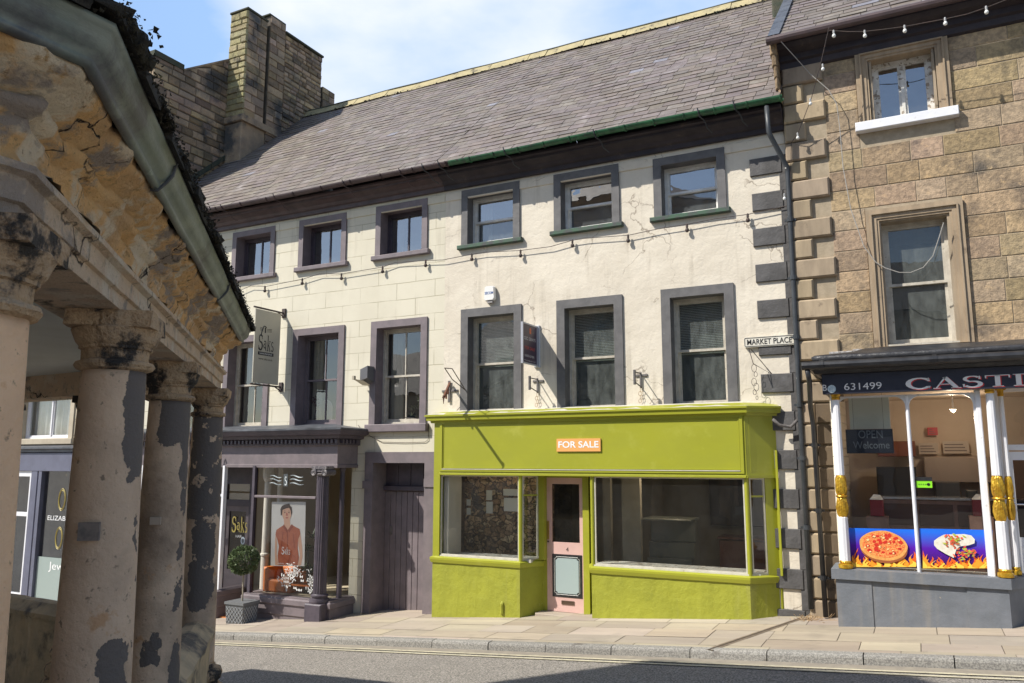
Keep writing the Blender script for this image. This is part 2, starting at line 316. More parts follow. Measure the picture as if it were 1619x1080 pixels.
def oldstone(name, cols, joint=1.6):
    m = bpy.data.materials.new(name); m.use_nodes = True; t = m.node_tree; N = t.nodes.new; L = t.links.new; b = t.nodes['Principled BSDF']; b.inputs['Roughness'].default_value = .93
    g = N('ShaderNodeNewGeometry')
    def nz(sc, d=7, r=.62, off=0, st=(1, 1, 1)):
        mp = N('ShaderNodeMapping'); mp.inputs['Location'].default_value = (off, off*.7, off*.3); mp.inputs['Scale'].default_value = st; L(g.outputs['Position'], mp.inputs[0])
        n = N('ShaderNodeTexNoise'); n.inputs['Scale'].default_value = sc; n.inputs['Detail'].default_value = d; n.inputs['Roughness'].default_value = r; n.inputs['Distortion'].default_value = .15; L(mp.outputs[0], n.inputs['Vector']); return n.outputs['Fac']
    def mr(src, x, y):
        r = N('ShaderNodeMapRange'); r.inputs[1].default_value = x; r.inputs[2].default_value = y; L(src, r.inputs[0]); return r.outputs[0]
    def mx(f, A, B):
        x = N('ShaderNodeMix'); x.data_type = 'RGBA'; L(f, x.inputs['Factor'])
        for k, q in (('A', A), ('B', B)):
            if isinstance(q, tuple): x.inputs[k].default_value = (*q, 1)
            else: L(q, x.inputs[k])
        return x.outputs['Result']
    c = mx(mr(nz(3.2), .38, .62), cols[0], cols[1]); c = mx(mr(nz(4.5, 8, .6, 7), .52, .60), c, cols[2]); c = mx(mr(nz(2.6, 8, .65, 13), .54, .60), c, cols[3])
    fine = nz(34, 5, .7, 3); c = mx(mr(fine, .60, .72), c, tuple(k*.45 for k in cols[1])); c = mx(mr(nz(11, 6, .7, 31), .58, .66), c, tuple(k*.6 for k in cols[0]))
    vo = N('ShaderNodeTexVoronoi'); vo.feature = 'DISTANCE_TO_EDGE'; vo.inputs['Scale'].default_value = joint; vo.inputs['Randomness'].default_value = 1
    wn = N('ShaderNodeTexNoise'); wn.inputs['Scale'].default_value = 4; wn.inputs['Detail'].default_value = 5; L(g.outputs['Position'], wn.inputs['Vector']); wa = N('ShaderNodeVectorMath'); wa.operation = 'SCALE'; wa.inputs['Scale'].default_value = .5; L(wn.outputs['Color'], wa.inputs[0])
    ad = N('ShaderNodeVectorMath'); L(g.outputs['Position'], ad.inputs[0]); L(wa.outputs[0], ad.inputs[1]); L(ad.outputs[0], vo.inputs['Vector'])
    ck = mr(vo.outputs['Distance'], .010, .002); cm = N('ShaderNodeMath'); cm.operation = 'MULTIPLY'; L(ck, cm.inputs[0]); L(mr(nz(3, 3, .5, 21), .46, .60), cm.inputs[1]); c = mx(cm.outputs[0], c, (.035, .024, .018)); L(c, b.inputs['Base Color'])
    h = N('ShaderNodeMath'); h.operation = 'MULTIPLY_ADD'; h.inputs[1].default_value = -1.2; L(cm.outputs[0], h.inputs[0]); L(nz(9, 9, .7, 4), h.inputs[2]); h2 = N('ShaderNodeMath'); h2.operation = 'MULTIPLY_ADD'; h2.inputs[1].default_value = .35; L(fine, h2.inputs[0]); L(h.outputs[0], h2.inputs[2])
    bp = N('ShaderNodeBump'); bp.inputs['Strength'].default_value = 1; bp.inputs['Distance'].default_value = .05; L(h2.outputs[0], bp.inputs['Height']); L(bp.outputs[0], b.inputs['Normal']); return m
M['oldstone'] = oldstone('warm_weathered_stone', ((.88, .52, .21), (.68, .42, .21), (.82, .66, .46), (.38, .30, .24)))
M['ashlarband'] = oldstone('dressed_architrave_stone', ((.80, .60, .41), (.70, .52, .36), (.76, .63, .48), (.44, .35, .28)), 1.1)
M['plaster'] = mat('grey_plaster_ceiling', (.80, .80, .74), (.75, .75, .68), 2, .9, .2, 30)
M['copper'] = mat('verdigris_lead_gutter', (.15, .185, .165), (.25, .28, .24), 3, .45, .4, 20, metal=.2, stain=(.10, .105, .11), sscale=2.2, spos=(.5, .66), stain2=(.27, .33, .28), s2scale=7, s2pos=(.66, .72), bdist=.006, stretch=(1, 1, 3))
M['moss'] = mat('dry_moss', (.05, .042, .022), (.022, .018, .012), 14, 1, 1, 60, bdist=.02, stain=(.13, .11, .04), sscale=7, spos=(.6, .7))
M['roofslab'] = mat('mossy_roof_slab', (.05, .045, .038), (.03, .027, .022), 9, .95, 1, 40, bdist=.02)
def column_mat(name, c1, c2, dark, th):
    m = bpy.data.materials.new(name); m.use_nodes = True; t = m.node_tree; N = t.nodes.new; L = t.links.new; b = t.nodes['Principled BSDF']
    g = N('ShaderNodeNewGeometry'); a = N('ShaderNodeAttribute'); a.attribute_name = 'tint'
    def nz(sc, d=6):
        n = N('ShaderNodeTexNoise'); n.inputs['Scale'].default_value = sc; n.inputs['Detail'].default_value = d; n.inputs['Roughness'].default_value = .6; L(g.outputs['Position'], n.inputs['Vector']); return n.outputs['Fac']
    def mr(src, x, y):
        r = N('ShaderNodeMapRange'); r.inputs[1].default_value = x; r.inputs[2].default_value = y; L(src, r.inputs[0]); return r.outputs[0]
    def mx(f, A, B):
        x = N('ShaderNodeMix'); x.data_type = 'RGBA'; L(f, x.inputs['Factor'])
        for k, q in (('A', A), ('B', B)):
            if isinstance(q, tuple): x.inputs[k].default_value = (*q, 1)
            else: L(q, x.inputs[k])
        return x.outputs['Result']
    c = mx(mr(nz(3), .35, .65), c1, c2); c = mx(mr(nz(1.8, 5), .48, .68), c, tuple(k*.55 for k in c2)); c = mx(mr(nz(30, 4), .62, .70), c, tuple(k*.4 for k in c1)); c = mx(mr(nz(7, 8), .62, .68), c, (c1[0]*.75, c1[1]*.62, c1[2]*.5))
    s = N('ShaderNodeSeparateColor'); L(a.outputs['Color'], s.inputs[0])
    k = N('ShaderNodeMath'); k.operation = 'MULTIPLY_ADD'; k.inputs[1].default_value = 1.15; L(nz(9, 10), k.inputs[0]); L(s.outputs[0], k.inputs[2])
    msk = mr(k.outputs[0], th, th+.02); c = mx(msk, c, dark); L(c, b.inputs['Base Color']); b.inputs['Roughness'].default_value = .85
    h = N('ShaderNodeMath'); h.operation = 'MULTIPLY_ADD'; h.inputs[1].default_value = -.7; L(msk, h.inputs[0]); L(nz(40), h.inputs[2])
    bp = N('ShaderNodeBump'); bp.inputs['Strength'].default_value = .7; bp.inputs['Distance'].default_value = .012; L(h.outputs[0], bp.inputs['Height']); L(bp.outputs[0], b.inputs['Normal'])
    return m
M['column'] = column_mat('flaking_column_render', (.76, .55, .38), (.60, .43, .30), (.15, .125, .11), 1.0)
M['columnwarm'] = column_mat('ochre_column_render', (.86, .56, .34), (.72, .46, .28), (.125, .108, .10), 1.0)
M['columncap'] = mat('sooty_column_stone', (.58, .40, .24), (.40, .28, .18), 5, .9, 1, 25, b2=3, b2s=9, stain=(.05, .042, .036), sscale=5, spos=(.50, .58), bdist=.03)
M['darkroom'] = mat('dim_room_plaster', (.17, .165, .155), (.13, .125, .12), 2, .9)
M['blackvoid'] = mat('dark_wood_board', (.03, .028, .027), rough=.8)
M['roomcream'] = mat('cream_room_plaster', (.5, .43, .30), (.45, .38, .27), 2, .9)
M['roomlight'] = mat('pale_room_wall', (.6, .56, .49), (.52, .49, .43), 2, .9)
M['takeaway'] = mat('peach_painted_room', (.70, .56, .44), (.64, .50, .38), 2, .8)
M['tile'] = mat('cream_wall_tile', (.85, .77, .62), (.8, .72, .57), 3, .3)
M['blind'] = mat('white_blind_slat', (.66, .65, .60), rough=.5)
M['curtain'] = mat('cream_curtain', (.68, .64, .54), (.6, .56, .47), 4, .9)
M['curtainwhite'] = mat('white_curtain', (.8, .8, .78), (.7, .7, .69), 4, .9)
M['gold'] = mat('gold_paint', (.66, .41, .04), (.45, .24, .02), 14, .3, .5, 50, metal=.55, bdist=.006)
M['bollwhite'] = mat('white_column_paint', (.80, .80, .82), (.74, .74, .77), 5, .35, .2, 40, stain=(.62, .6, .58), sscale=9, spos=(.62, .72), bdist=.002)
M['riser'] = mat('grey_masonry_paint', (.165, .178, .20), (.14, .153, .172), 4, .65, .5, 30, streak=.25, b2=3, b2s=5, bdist=.006, stain=(.12, .12, .125), sscale=4, spos=(.66, .74), stain2=(.4, .33, .22), s2scale=7, s2pos=(.74, .75))
M['leaddark'] = mat('black_lead_roof', (.022, .022, .025), (.04, .04, .043), 6, .35, .6, 8, stain=(.2, .2, .2), sscale=5, spos=(.66, .74), bdist=.03)
M['signnavy'] = mat('dark_navy_sign_board', (.016, .018, .032), (.024, .026, .042), 4, .4)
def flat(n, c, r=.5, metal=0, c2=None, ns=8): 
    if n not in M: M[n] = mat(n, c, c2, ns, r, metal=metal)
    return M[n]
M['glass'] = glass('window_glass', refl=.16, wob=.15)
M['glass_sky'] = glass('old_reflective_glass', (.75, .8, .85), refl=.36, wob=.25, dirt=.06, dcol=(.5, .5, .48))
M['glass_dirty'] = glass('dusty_window_glass', (.7, .78, .76), refl=.10, dirt=.30, dcol=(.38, .42, .40), wob=.1, dscale=7)
M['glass_film'] = glass('salt_streaked_glass', (.75, .8, .82), refl=.24, dirt=.22, dcol=(.45, .50, .52), wob=.1, dscale=5)
M['glass_shop'] = glass('shop_window_glass', (.92, .94, .92), refl=.05, dirt=.03, dcol=(.6, .6, .58), wob=.06, dscale=3)
M['glass_saks'] = glass('clear_shop_glass', (.95, .96, .95), refl=.04, wob=.08)

# ------------------------------------------------------------------ lettering
def text(body, p, width=None, h=.1, m=None, xdir=(1, 0, 0), zdir=(0, 0, 1), parent=None, name='lettering', ext=.002, align='LEFT', bold=0):
    cu = bpy.data.curves.new(name, 'FONT'); cu.body = body; cu.size = 1; cu.extrude = 0; cu.offset = bold
    tmp = bpy.data.objects.new('tmp_text', cu); COL.objects.link(tmp)
    dg = bpy.context.evaluated_depsgraph_get(); me = bpy.data.meshes.new_from_object(tmp.evaluated_get(dg)); 
    bpy.data.objects.remove(tmp)
    xs = [v.co.x for v in me.vertices]; ys = [v.co.y for v in me.vertices]
    x0, x1, y0, y1 = min(xs), max(xs), min(ys), max(ys)
    sy = h/(y1-y0); sx = width/(x1-x0) if width else sy
    X = Vector(xdir).normalized(); Z = Vector(zdir).normalized(); p = Vector(p)
    for v in me.vertices: v.co = p + X*((v.co.x-x0)*sx) + Z*((v.co.y-y0)*sy)
    me.materials.clear(); me.materials.append(m); me.name = name
    o = bpy.data.objects.new(name, me); COL.objects.link(o)
    if parent is not None: attach(o, parent)
    return o
# serif letters drawn as ribbons: lists of (x, y, halfwidth)
def arc(cx, cy, rx, ry, a0, a1, w, n=14):
    return [(cx+rx*math.cos(rad(a0+(a1-a0)*i/n)), cy+ry*math.sin(rad(a0+(a1-a0)*i/n)), w*(.45+.55*abs(math.cos(rad(a0+(a1-a0)*i/n))))) for i in range(n+1)]
GL = {
 'C': (.9, [arc(.5, .5, .42, .47, 40, 320, .10), [(.83, .98, .02), (.83, .68, .05)], [(.85, .05, .02), (.85, .25, .04)]]),
 'A': (.95, [[(.12, .04, .03), (.46, .98, .035)], [(.44, .98, .09), (.82, .04, .09)], [(.24, .36, .03), (.66, .36, .03)], [(0, .02, .025), (.26, .02, .025)], [(.64, .02, .025), (1, .02, .025)]]),
 'S': (.72, [arc(.36, .73, .25, .23, 30, 200, .07)+arc(.36, .27, .28, .25, 110, -150, .09), [(.62, .97, .02), (.62, .7, .04)], [(.06, .03, .02), (.06, .3, .04)]]),
 'T': (.85, [[(.43, .02, .09), (.43, .97, .09)], [(.02, .955, .03), (.84, .955, .03)], [(.03, .95, .03), (.03, .72, .02)], [(.83, .95, .03), (.83, .72, .02)], [(.24, .025, .025), (.62, .025, .025)]]),
 'L': (.75, [[(.2, .02, .09), (.2, .97, .09)], [(.02, .975, .025), (.4, .975, .025)], [(.02, .03, .03), (.7, .03, .03)], [(.71, .02, .03), (.71, .3, .02)]]),
 'a': (.55, [arc(.27, .3, .17, .13, 80, 300, .06)+[(.36, .2, .05)], [(.42, .05, .055), (.42, .5, .055)], arc(.27, .5, .15, .11, 0, 150, .05, 8), [(.42, .05, .05), (.53, .04, .02)]]),
 'k': (.6, [[(.14, .02, .055), (.14, 1, .055)], [(.14, .28, .02), (.48, .62, .02)], [(.26, .4, .05), (.52, .02, .05)], [(.02, .02, .02), (.26, .02, .02)], [(.4, .02, .02), (.6, .02, .02)], [(.34, .63, .02), (.56, .63, .02)], [(.02, .98, .02), (.18, .98, .02)]]),
 's': (.45, [arc(.2, .48, .13, .14, 30, 200, .045, 8)+arc(.2, .18, .16, .16, 110, -150, .055, 10)]),
}
def ribbons(mb, strokes, p, X, Z, sx, sy, wk=1.0):
    p = Vector(p); X = Vector(X); Z = Vector(Z)
    for st in strokes:
        Lf = []; Rt = []
        for i, (x, y, w) in enumerate(st):
            a = st[max(0, i-1)]; b = st[min(len(st)-1, i+1)]
            dx, dy = b[0]-a[0], b[1]-a[1]; l = math.hypot(dx, dy) or 1; nx, ny = -dy/l*w*wk, dx/l*w*wk
            Lf.append(p+X*((x+nx)*sx)+Z*((y+ny)*sy)); Rt.append(p+X*((x-nx)*sx)+Z*((y-ny)*sy))
        for i in range(len(st)-1): mb.quad(Rt[i], Rt[i+1], Lf[i+1], Lf[i])
def serif(mb, word, p, width, h, X=(1, 0, 0), Z=(0, 0, 1), gap=.08, wk=1.0):
    tot = sum(GL[c][0]+gap for c in word)-gap; k = width/tot; x = 0
    for c in word:
        q = Vector(p)+Vector(X)*(x*k); ribbons(mb, GL[c][1], q, X, Z, k, h, wk); x += GL[c][0]+gap

# ------------------------------------------------------------------ ground
def shear(p): return Vector((p.x, p.y, p.z+zg(p.x)))
mb = MB(); mb.tf = shear
xs = [-60+2*i for i in range(61)]
for i in range(60):
    a, b = xs[i], xs[i+1]
    mb.quad((a, -60, -.1), (b, -60, -.1), (b, kerb_y(b)+.05, -.1), (a, kerb_y(a)+.05, -.1))
structure(mb.build('road', M['asphalt']))
mb = MB(); mb.quad((-900, -900, -8), (900, -900, -8), (900, 900, -8), (-900, 900, -8)); structure(mb.build('ground', M['asphalt']))
mb = MB(); mb.tf = shear
for i in range(60):
    a, b = xs[i], xs[i+1]
    mb.quad((a, kerb_y(a)+.1, -.012), (b, kerb_y(b)+.1, -.012), (b, 13, -.012), (a, 13, -.012))
structure(mb.build('pavement_bed', M['flagbed']))
mb = MB(); mb.tf = shear; rr = random.Random(3)
y = 0
for row, hgt in enumerate((.13, .42, .5, .45, .5, .48)):
    x = -24+rr.random()
    while x < 6:
        wd = rr.uniform(.55, 1.15) if row else rr.uniform(.9, 1.6); tn = rr.uniform(.84, 1.12); tt = (tn, tn*rr.uniform(.96, 1.02), tn*rr.uniform(.9, 1.03))
        g = .004 if row else .003
        k0, k1 = kerb_y(x)+.14, kerb_y(x+wd)+.14; dz = rr.uniform(-.002, .002)
        mb.quad((x+g, k0+y+g, dz), (x+wd-g, k1+y+g, dz), (x+wd-g, k1+y+hgt-g, dz), (x+g, k0+y+hgt-g, dz), tt); x += wd
    y += hgt
structure(mb.build('pavement', M['flag']))
mb = MB(); mb.tf = shear; x = -24.3
while x < 6:
    wd = rr.uniform(.82, 1.15); tn = rr.uniform(.85, 1.12); c = .022; g = .006
    a, b = x+g, x+wd-g; ya, yb = kerb_y(a), kerb_y(b); dz = rr.uniform(-.004, .004); dy = rr.uniform(-.006, .006)
    pr = [(0, -.14), (.004, -.03), (.012, -.008), (.03, .002), (.14, .004)]
    v = [(a, ya+o+dy, z+dz) for o, z in pr]+[(b, yb+o+dy, z+dz) for o, z in pr]; n = 5
    mb.add(v, [(k, k+5, k+6, k+1) for k in range(4)]+[(0, 1, 2, 3, 4), (9, 8, 7, 6, 5)], tn); x += wd
structure(mb.build('kerb', M['kerb'], recalc=True))
mb = MB(); mb.tf = shear
for i in range(20, 36):
    a, b = xs[i], xs[i+1]
    mb.quad((a, kerb_y(a)-.19, -.096), (b, kerb_y(b)-.19, -.096), (b, kerb_y(b)-.001, -.092), (a, kerb_y(a)-.001, -.092))
structure(mb.build('road_channel', M['chanstone']))
mb = MB(); mb.tf = shear
for o in (-.21, -.33):
    for i in range(20, 36):
        for q in range(4):
            a = xs[i]+q*.5; b = a+.5; j = lambda x: .008*noise.noise(Vector((x*1.7, o, 0)))
            mb.quad((a, kerb_y(a)+o-.028+j(a), -.0905), (b, kerb_y(b)+o-.028+j(b), -.0905), (b, kerb_y(b)+o+.028+j(b), -.0905), (a, kerb_y(a)+o+.028+j(a), -.0905))
structure(mb.build('road_markings', M['line']))
# drain channel cut across the pavement
mb = MB(); mb.tf = shear
p0, p1 = Vector((-2.25, 9.27, .003)), Vector((-1.52, 11.3, .003)); d = (p1-p0).normalized(); nn = Vector((-d.y, d.x, 0))
mb.quad(p0-nn*.055, p0+nn*.055, p1+nn*.04, p1-nn*.04, .55)
mb.quad(p0-nn*.016+Vector((0,0,.003)), p0+nn*.016+Vector((0,0,.003)), p1+nn*.012+Vector((0,0,.003)), p1-nn*.012+Vector((0,0,.003)), .2)
o = mb.build('drain_channel', mat('rusty_channel', (.42, .33, .24), (.3, .22, .15), 12, .85, tint=True)); structure(o)

# ------------------------------------------------------------------ wall helpers
def cuts(mb, x0, x1, z0, z1, Y, th, ops, back=True):
    X = sorted(set([x0, x1]+[q for o in ops for q in o[:2] if x0 < q < x1])); Z = sorted(set([z0, z1]+[q for o in ops for q in o[2:] if z0 < q < z1]))
    ins = lambda x, z: any(o[0] < x < o[1] and o[2] < z < o[3] for o in ops)
    for i in range(len(X)-1):
        for j in range(len(Z)-1):
            if ins((X[i]+X[i+1])/2, (Z[j]+Z[j+1])/2): continue
            mb.quad((X[i], Y, Z[j]), (X[i+1], Y, Z[j]), (X[i+1], Y, Z[j+1]), (X[i], Y, Z[j+1]))
            if back: mb.quad((X[i], Y+th, Z[j]), (X[i], Y+th, Z[j+1]), (X[i+1], Y+th, Z[j+1]), (X[i+1], Y+th, Z[j]))
    for o in ops:
        a, b, c, d = o
        mb.quad((a, Y, c), (a, Y, d), (a, Y+th, d), (a, Y+th, c)); mb.quad((b, Y, c), (b, Y+th, c), (b, Y+th, d), (b, Y, d))
        mb.quad((a, Y, d), (b, Y, d), (b, Y+th, d), (a, Y+th, d)); mb.quad((a, Y, c), (a, Y+th, c), (b, Y+th, c), (b, Y, c))
def blocks(mb, x0, x1, z0, z1, Y, ops, ch=.28, wr=(.4, .85), g=.006, proud=.02, rnd=random, cham=.008, tv=(.72, 1.2), rub=0, rows=None, tf=None):
    z = z0; row = 0
    while z < z1-.04:
        h = ch*rnd.uniform(.85, 1.15) if rub or rows is None else ch
        if z+h > z1-.08: h = z1-z
        iv = [(x0, x1)]
        for o in ops:
            if o[2] < z+h-.02 and o[3] > z+.02:
                nv = []
                for (a, b) in iv:
                    if o[1] <= a or o[0] >= b: nv.append((a, b)); continue
                    if o[0] > a: nv.append((a, o[0]))
                    if o[1] < b: nv.append((o[1], b))
                iv = nv
        for (a, b) in iv:
            x = a
            while x < b-.02:
                wd = rnd.uniform(*wr)
                if x+wd > b-.16: wd = b-x
                t = rnd.uniform(*tv); tt = (t, t*rnd.uniform(.93, 1.02), t*rnd.uniform(.84, 1.06))
                pd = proud*rnd.uniform(.5, 1.3) if rub else proud*rnd.uniform(.75, 1.15)
                hh = h*rnd.uniform(.82, 1) if rub else h
                mb.box(x+g, x+wd-g, Y-pd, Y+.03, z+g, z+hh-g, tt, ch=cham*(rnd.uniform(.8, 1.8) if rub else 1)); x += wd
        z += h; row += 1
def slates(mb, x0, x1, y0, z0, y1, z1, wd=.27, course=.205, rnd=random, sag=0):
    up = Vector((0, y1-y0, z1-z0)); Ls = up.length; up.normalize(); nrm = Vector((0, -up.z, up.y)); n = int(Ls/course)
    for i in range(n+1):
        s0 = i*course; s1 = min(Ls, s0+course*1.25); x = x0-(.5*wd if i % 2 else 0)
        while x < x1:
            w_ = wd*rnd.uniform(.82, 1.2); a = max(x, x0); b = min(x+w_, x1); x += w_
            if b-a < .03: continue
            r_ = rnd.random(); t = rnd.uniform(.86, 1.12) if r_ > .007 else rnd.uniform(1.25, 1.45)
            tt = (t, t*rnd.uniform(.96, 1.03), t*rnd.uniform(.93, 1.1)) if r_ > .004 else (.95*t, 1.1*t, 1.45*t)
            j = rnd.uniform(-.012, .012); k = rnd.uniform(-.006, .006); lift = rnd.uniform(.010, .020)
            wv = lambda X: .02*noise.noise(Vector((X*.6, s0*.7, 3)))+sag*math.sin((X-x0)/(x1-x0)*math.pi)
            def P(X, s_, h_): return Vector((X, y0, z0))+up*s_+nrm*(h_+wv(X))
            g = .004
            A, B = P(a+g, s0+j+k, lift), P(b-g, s0+j-k, lift); C, D = P(b-g, s1, .004), P(a+g, s1, .004)
            A2, B2 = P(a+g, s0+j+k, lift-.011), P(b-g, s0+j-k, lift-.011); C2, D2 = P(b-g, s1, -.006), P(a+g, s1, -.006)
            mb.add([A, B, C, D, A2, B2, C2, D2], [(0, 1, 2, 3), (4, 5, 1, 0), (5, 6, 2, 1), (7, 4, 0, 3)], tt)

def sash_window(house, o, Y, sw, proud, rec, msur, mfr, mgl, kind='sash', sill=None, msill=None, bars=0, blind=None, curtain=None, zmid=None, mgl2=None, open_=0):
    """o = outer surround (x0,x1,z0,z1).  Returns (window, wall opening)."""
    x0, x1, z0, z1 = o; i = (x0+sw, x1-sw, z0+(sw*.0+.02), z1-sw)
    mb = MB(); mb.ring(o, i, Y-proud, Y+.02, Y+rec+.06); win = mb.build('window', msur, parent=house)
    # box frame
    fw = .045; j = (i[0]+fw, i[1]-fw, i[2]+fw, i[3]-fw); yf = Y+rec
    mb = MB(); mb.ring((i[0]-.01, i[1]+.01, i[2]-.01, i[3]+.01), j, yf, yf+.1)
    xm = (j[0]+j[1])/2; zm = zmid if zmid is not None else (j[2]+j[3])/2; e = .002
    panes = []
    if kind == 'sash':
        rw = .038
        up = (j[0]-.004, j[1]+.004, zm-.018, j[3]+.004); lo = (j[0]-.004, j[1]+.004, j[2]-.004, zm+.018)
        mb.ring(up, (up[0]+rw, up[1]-rw, up[2]+.036, up[3]-rw), yf+.02, yf+.055)
        mb.ring(lo, (lo[0]+rw, lo[1]-rw, lo[2]+.06, lo[3]-.036), yf+.058, yf+.095)
        panes = [((up[0]+rw-e, up[1]-rw+e, up[2]+.036-e, up[3]-rw+e), yf+.04), ((lo[0]+rw-e, lo[1]-rw+e, lo[2]+.06-e, lo[3]-.036+e), yf+.078)]
        if bars:
            mb.box(xm-.011, xm+.011, yf+.027, yf+.05, up[2]+.03, up[3]-.02); mb.box(xm-.011, xm+.011, yf+.064, yf+.09, lo[2]+.04, lo[3]-.03)
    elif kind == 'casement':
        rw = .04
        for (a, b) in ((j[0], xm-.012), (xm+.012, j[1])):
            mb.ring((a, b, j[2], j[3]), (a+rw, b-rw, j[2]+rw, j[3]-rw), yf+.02, yf+.06); panes.append(((a+rw-e, b-rw+e, j[2]+rw-e, j[3]-rw+e), yf+.04))
        mb.box(xm-.02, xm+.02, yf-.004, yf+.05, j[2], j[3])
    elif kind == 'pair':      # two fixed lights, dark thin bar
        rw = .03
        mb.ring(j, (j[0]+rw, j[1]-rw, j[2]+rw, j[3]-rw), yf+.02, yf+.06); mb.box(xm-.016, xm+.016, yf+.025, yf+.055, j[2]+rw, j[3]-rw)
        panes = [((j[0]+rw-e, xm, j[2]+rw-e, j[3]-rw+e), yf+.04), ((xm, j[1]-rw+e, j[2]+rw-e, j[3]-rw+e), yf+.04)]
    mb.build('sash_frame', mfr, parent=win)
    for q, (b, yy) in enumerate(panes):
        mb = MB(); mb.quad((b[0], yy, b[2]), (b[1], yy, b[2]), (b[1], yy, b[3]), (b[0], yy, b[3])); mb.build('pane', (mgl2 if (mgl2 and q == len(panes)-1) else mgl), parent=win)
    if sill:
        mb = MB(); sp, sh, sx = sill; c = .012
        mb.box(x0-sx, x1+sx, Y-proud-sp, Y+rec-.002, z0-sh, z0+.018, ch=c); mb.build('sill', msill or msur, parent=win)
    if blind:
        mb = MB(); zt = j[3]; n = int((zt-blind)/.026)
        for k in range(n):
            z = zt-k*.026; mb.quad((j[0], yf+.15, z), (j[1], yf+.15, z), (j[1], yf+.168, z+.012), (j[0], yf+.168, z+.012))
        mb.box(j[0], j[1], yf+.145, yf+.175, blind-.02, blind); mb.build('blind', M['blind'], parent=win)
    if curtain:
        for (a, b) in curtain:
            mb = MB(); n = 40; pts = [(j[0]+(j[1]-j[0])*(a+(b-a)*k/n), yf+.22+.03*math.sin(k*1.35)+.012*math.sin(k*.47)) for k in range(n+1)]
            for k in range(n): mb.quad((*pts[k], i[2]), (*pts[k+1], i[2]), (*pts[k+1], i[3]+.05), (*pts[k], i[3]+.05))
            mb.build('curtain', M['curtain'], parent=win, smooth=True)
    return win, (x0+.03, x1-.03, z0+.01, z1-.03)
def R4(tl, br, Y): a = at(*tl, Y); b = at(*br, Y); return (a.x, b.x, b.z, a.z)

W = 11.5; XS = -7.19; XC = -1.42; XL = -15.05
EY, EZ, RY, RZ = 11.06, 7.40, 16.0, 11.85
# ================================================================== left house
hl = thing('terraced_house', (-11, 11.5, zg(-11)), 'cream house lined as stone blocks with grey purple window surrounds above a hairdressing shop', 'house')
win_l = []; ops = []
for k, (tl, br) in enumerate((((370, 369), (433.5, 433)), ((475, 349.5), (547, 415)), ((596, 328), (676, 396)))):
    o = R4(tl, br, W); w_, op = sash_window(hl, o, W, .115, .03, .20, M['purple'], M['purple_dark'], M['glass_sky'], 'pair', sill=(.05, .07, .06), curtain=((-.0, .2),) if k == 2 else None)
    ops.append(op); win_l.append(w_)
o1_ = R4((370, 369), (433.5, 433), W); dx_ = R4((475, 349.5), (547, 415), W)[0]-o1_[0]; o = (o1_[0]-dx_, o1_[1]-dx_, o1_[2], o1_[3]); w_, op = sash_window(hl, o, W, .115, .03, .20, M['purple'], M['purple_dark'], M['glass_sky'], 'pair', sill=(.05, .07, .06)); ops.append(op)
LW = []
for k, (tl, br) in enumerate((((357, 534), (422, 676)), ((465.3, 521.7), (541, 672)), ((588.3, 509.4), (674, 671)))):
    o = R4(tl, br, W); w_, op = sash_window(hl, o, W, .13, .03, .19, M['purple'], M['purple'] if k == 1 else M['white'] if 0 else M['whitegrey'], M['glass'], 'sash', sill=(.06, .12, .05) if k == 2 else None, bars=1, curtain=((-.02, .32),) if k != 1 else ((-.02, .26),))
    ops.append(op); LW.append((w_, o))
o = R4((250, 545), (318, 690), W); w_, op = sash_window(hl, o, W, .13, .03, .19, M['purple'], M['whitegrey'], M['glass'], 'sash', bars=1, curtain=((-.02, .3),)); ops.append(op)
# shopfront geometry of the left house
YS = 10.9
sx1 = at(527, 850, YS).x; sxL = -15.0
zfb = at(500, 737, YS).z; zft = at(500, 704, YS).z; zct = at(500, 668, 10.7).z
door_o = (at(577, 800, W).x, at(682, 800, W).x, zg(-8)-.05, at(577, 715, W).z)
shop_op = (sxL+.1, sx1-.12, -1.4, zfb-.02)
mb = MB(); cuts(mb, XL, XS, -1.6, 7.25, W, .3, ops+[(door_o[0]+.05, door_o[1]-.1, -1.0, door_o[3]-.1), shop_op])
mb.build('wall', M['cream_ashlar'], parent=hl)
# room volumes
def room(house, x0, x1, y1, levels, m, name='interior'):
    mb = MB(); y0 = W+.32
    mb.quad((x0, y1, levels[0]), (x1, y1, levels[0]), (x1, y1, levels[-1]), (x0, y1, levels[-1]))
    mb.quad((x0, y0, levels[0]), (x0, y1, levels[0]), (x0, y1, levels[-1]), (x0, y0, levels[-1]))
    mb.quad((x1, y0, levels[0]), (x1, y1, levels[0]), (x1, y1, levels[-1]), (x1, y0, levels[-1]))
    for z in levels: mb.box(x0, x1, y0-.02, y1, z-.06, z+.06)
    return mb.build(name, m, parent=house)
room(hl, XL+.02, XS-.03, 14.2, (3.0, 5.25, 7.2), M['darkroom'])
mb = MB(); mb.quad((XL, 11.82, -1.6), (XL, 20.5, -1.6), (XL, 20.5, 7.3), (XL, 11.82, 7.3)); mb.quad((XL, 20.5, -1.6), (XS, 20.5, -1.6), (XS, 20.5, 7.5), (XL, 20.5, 7.5)); mb.build('back_wall', M['chimstone'], parent=hl)
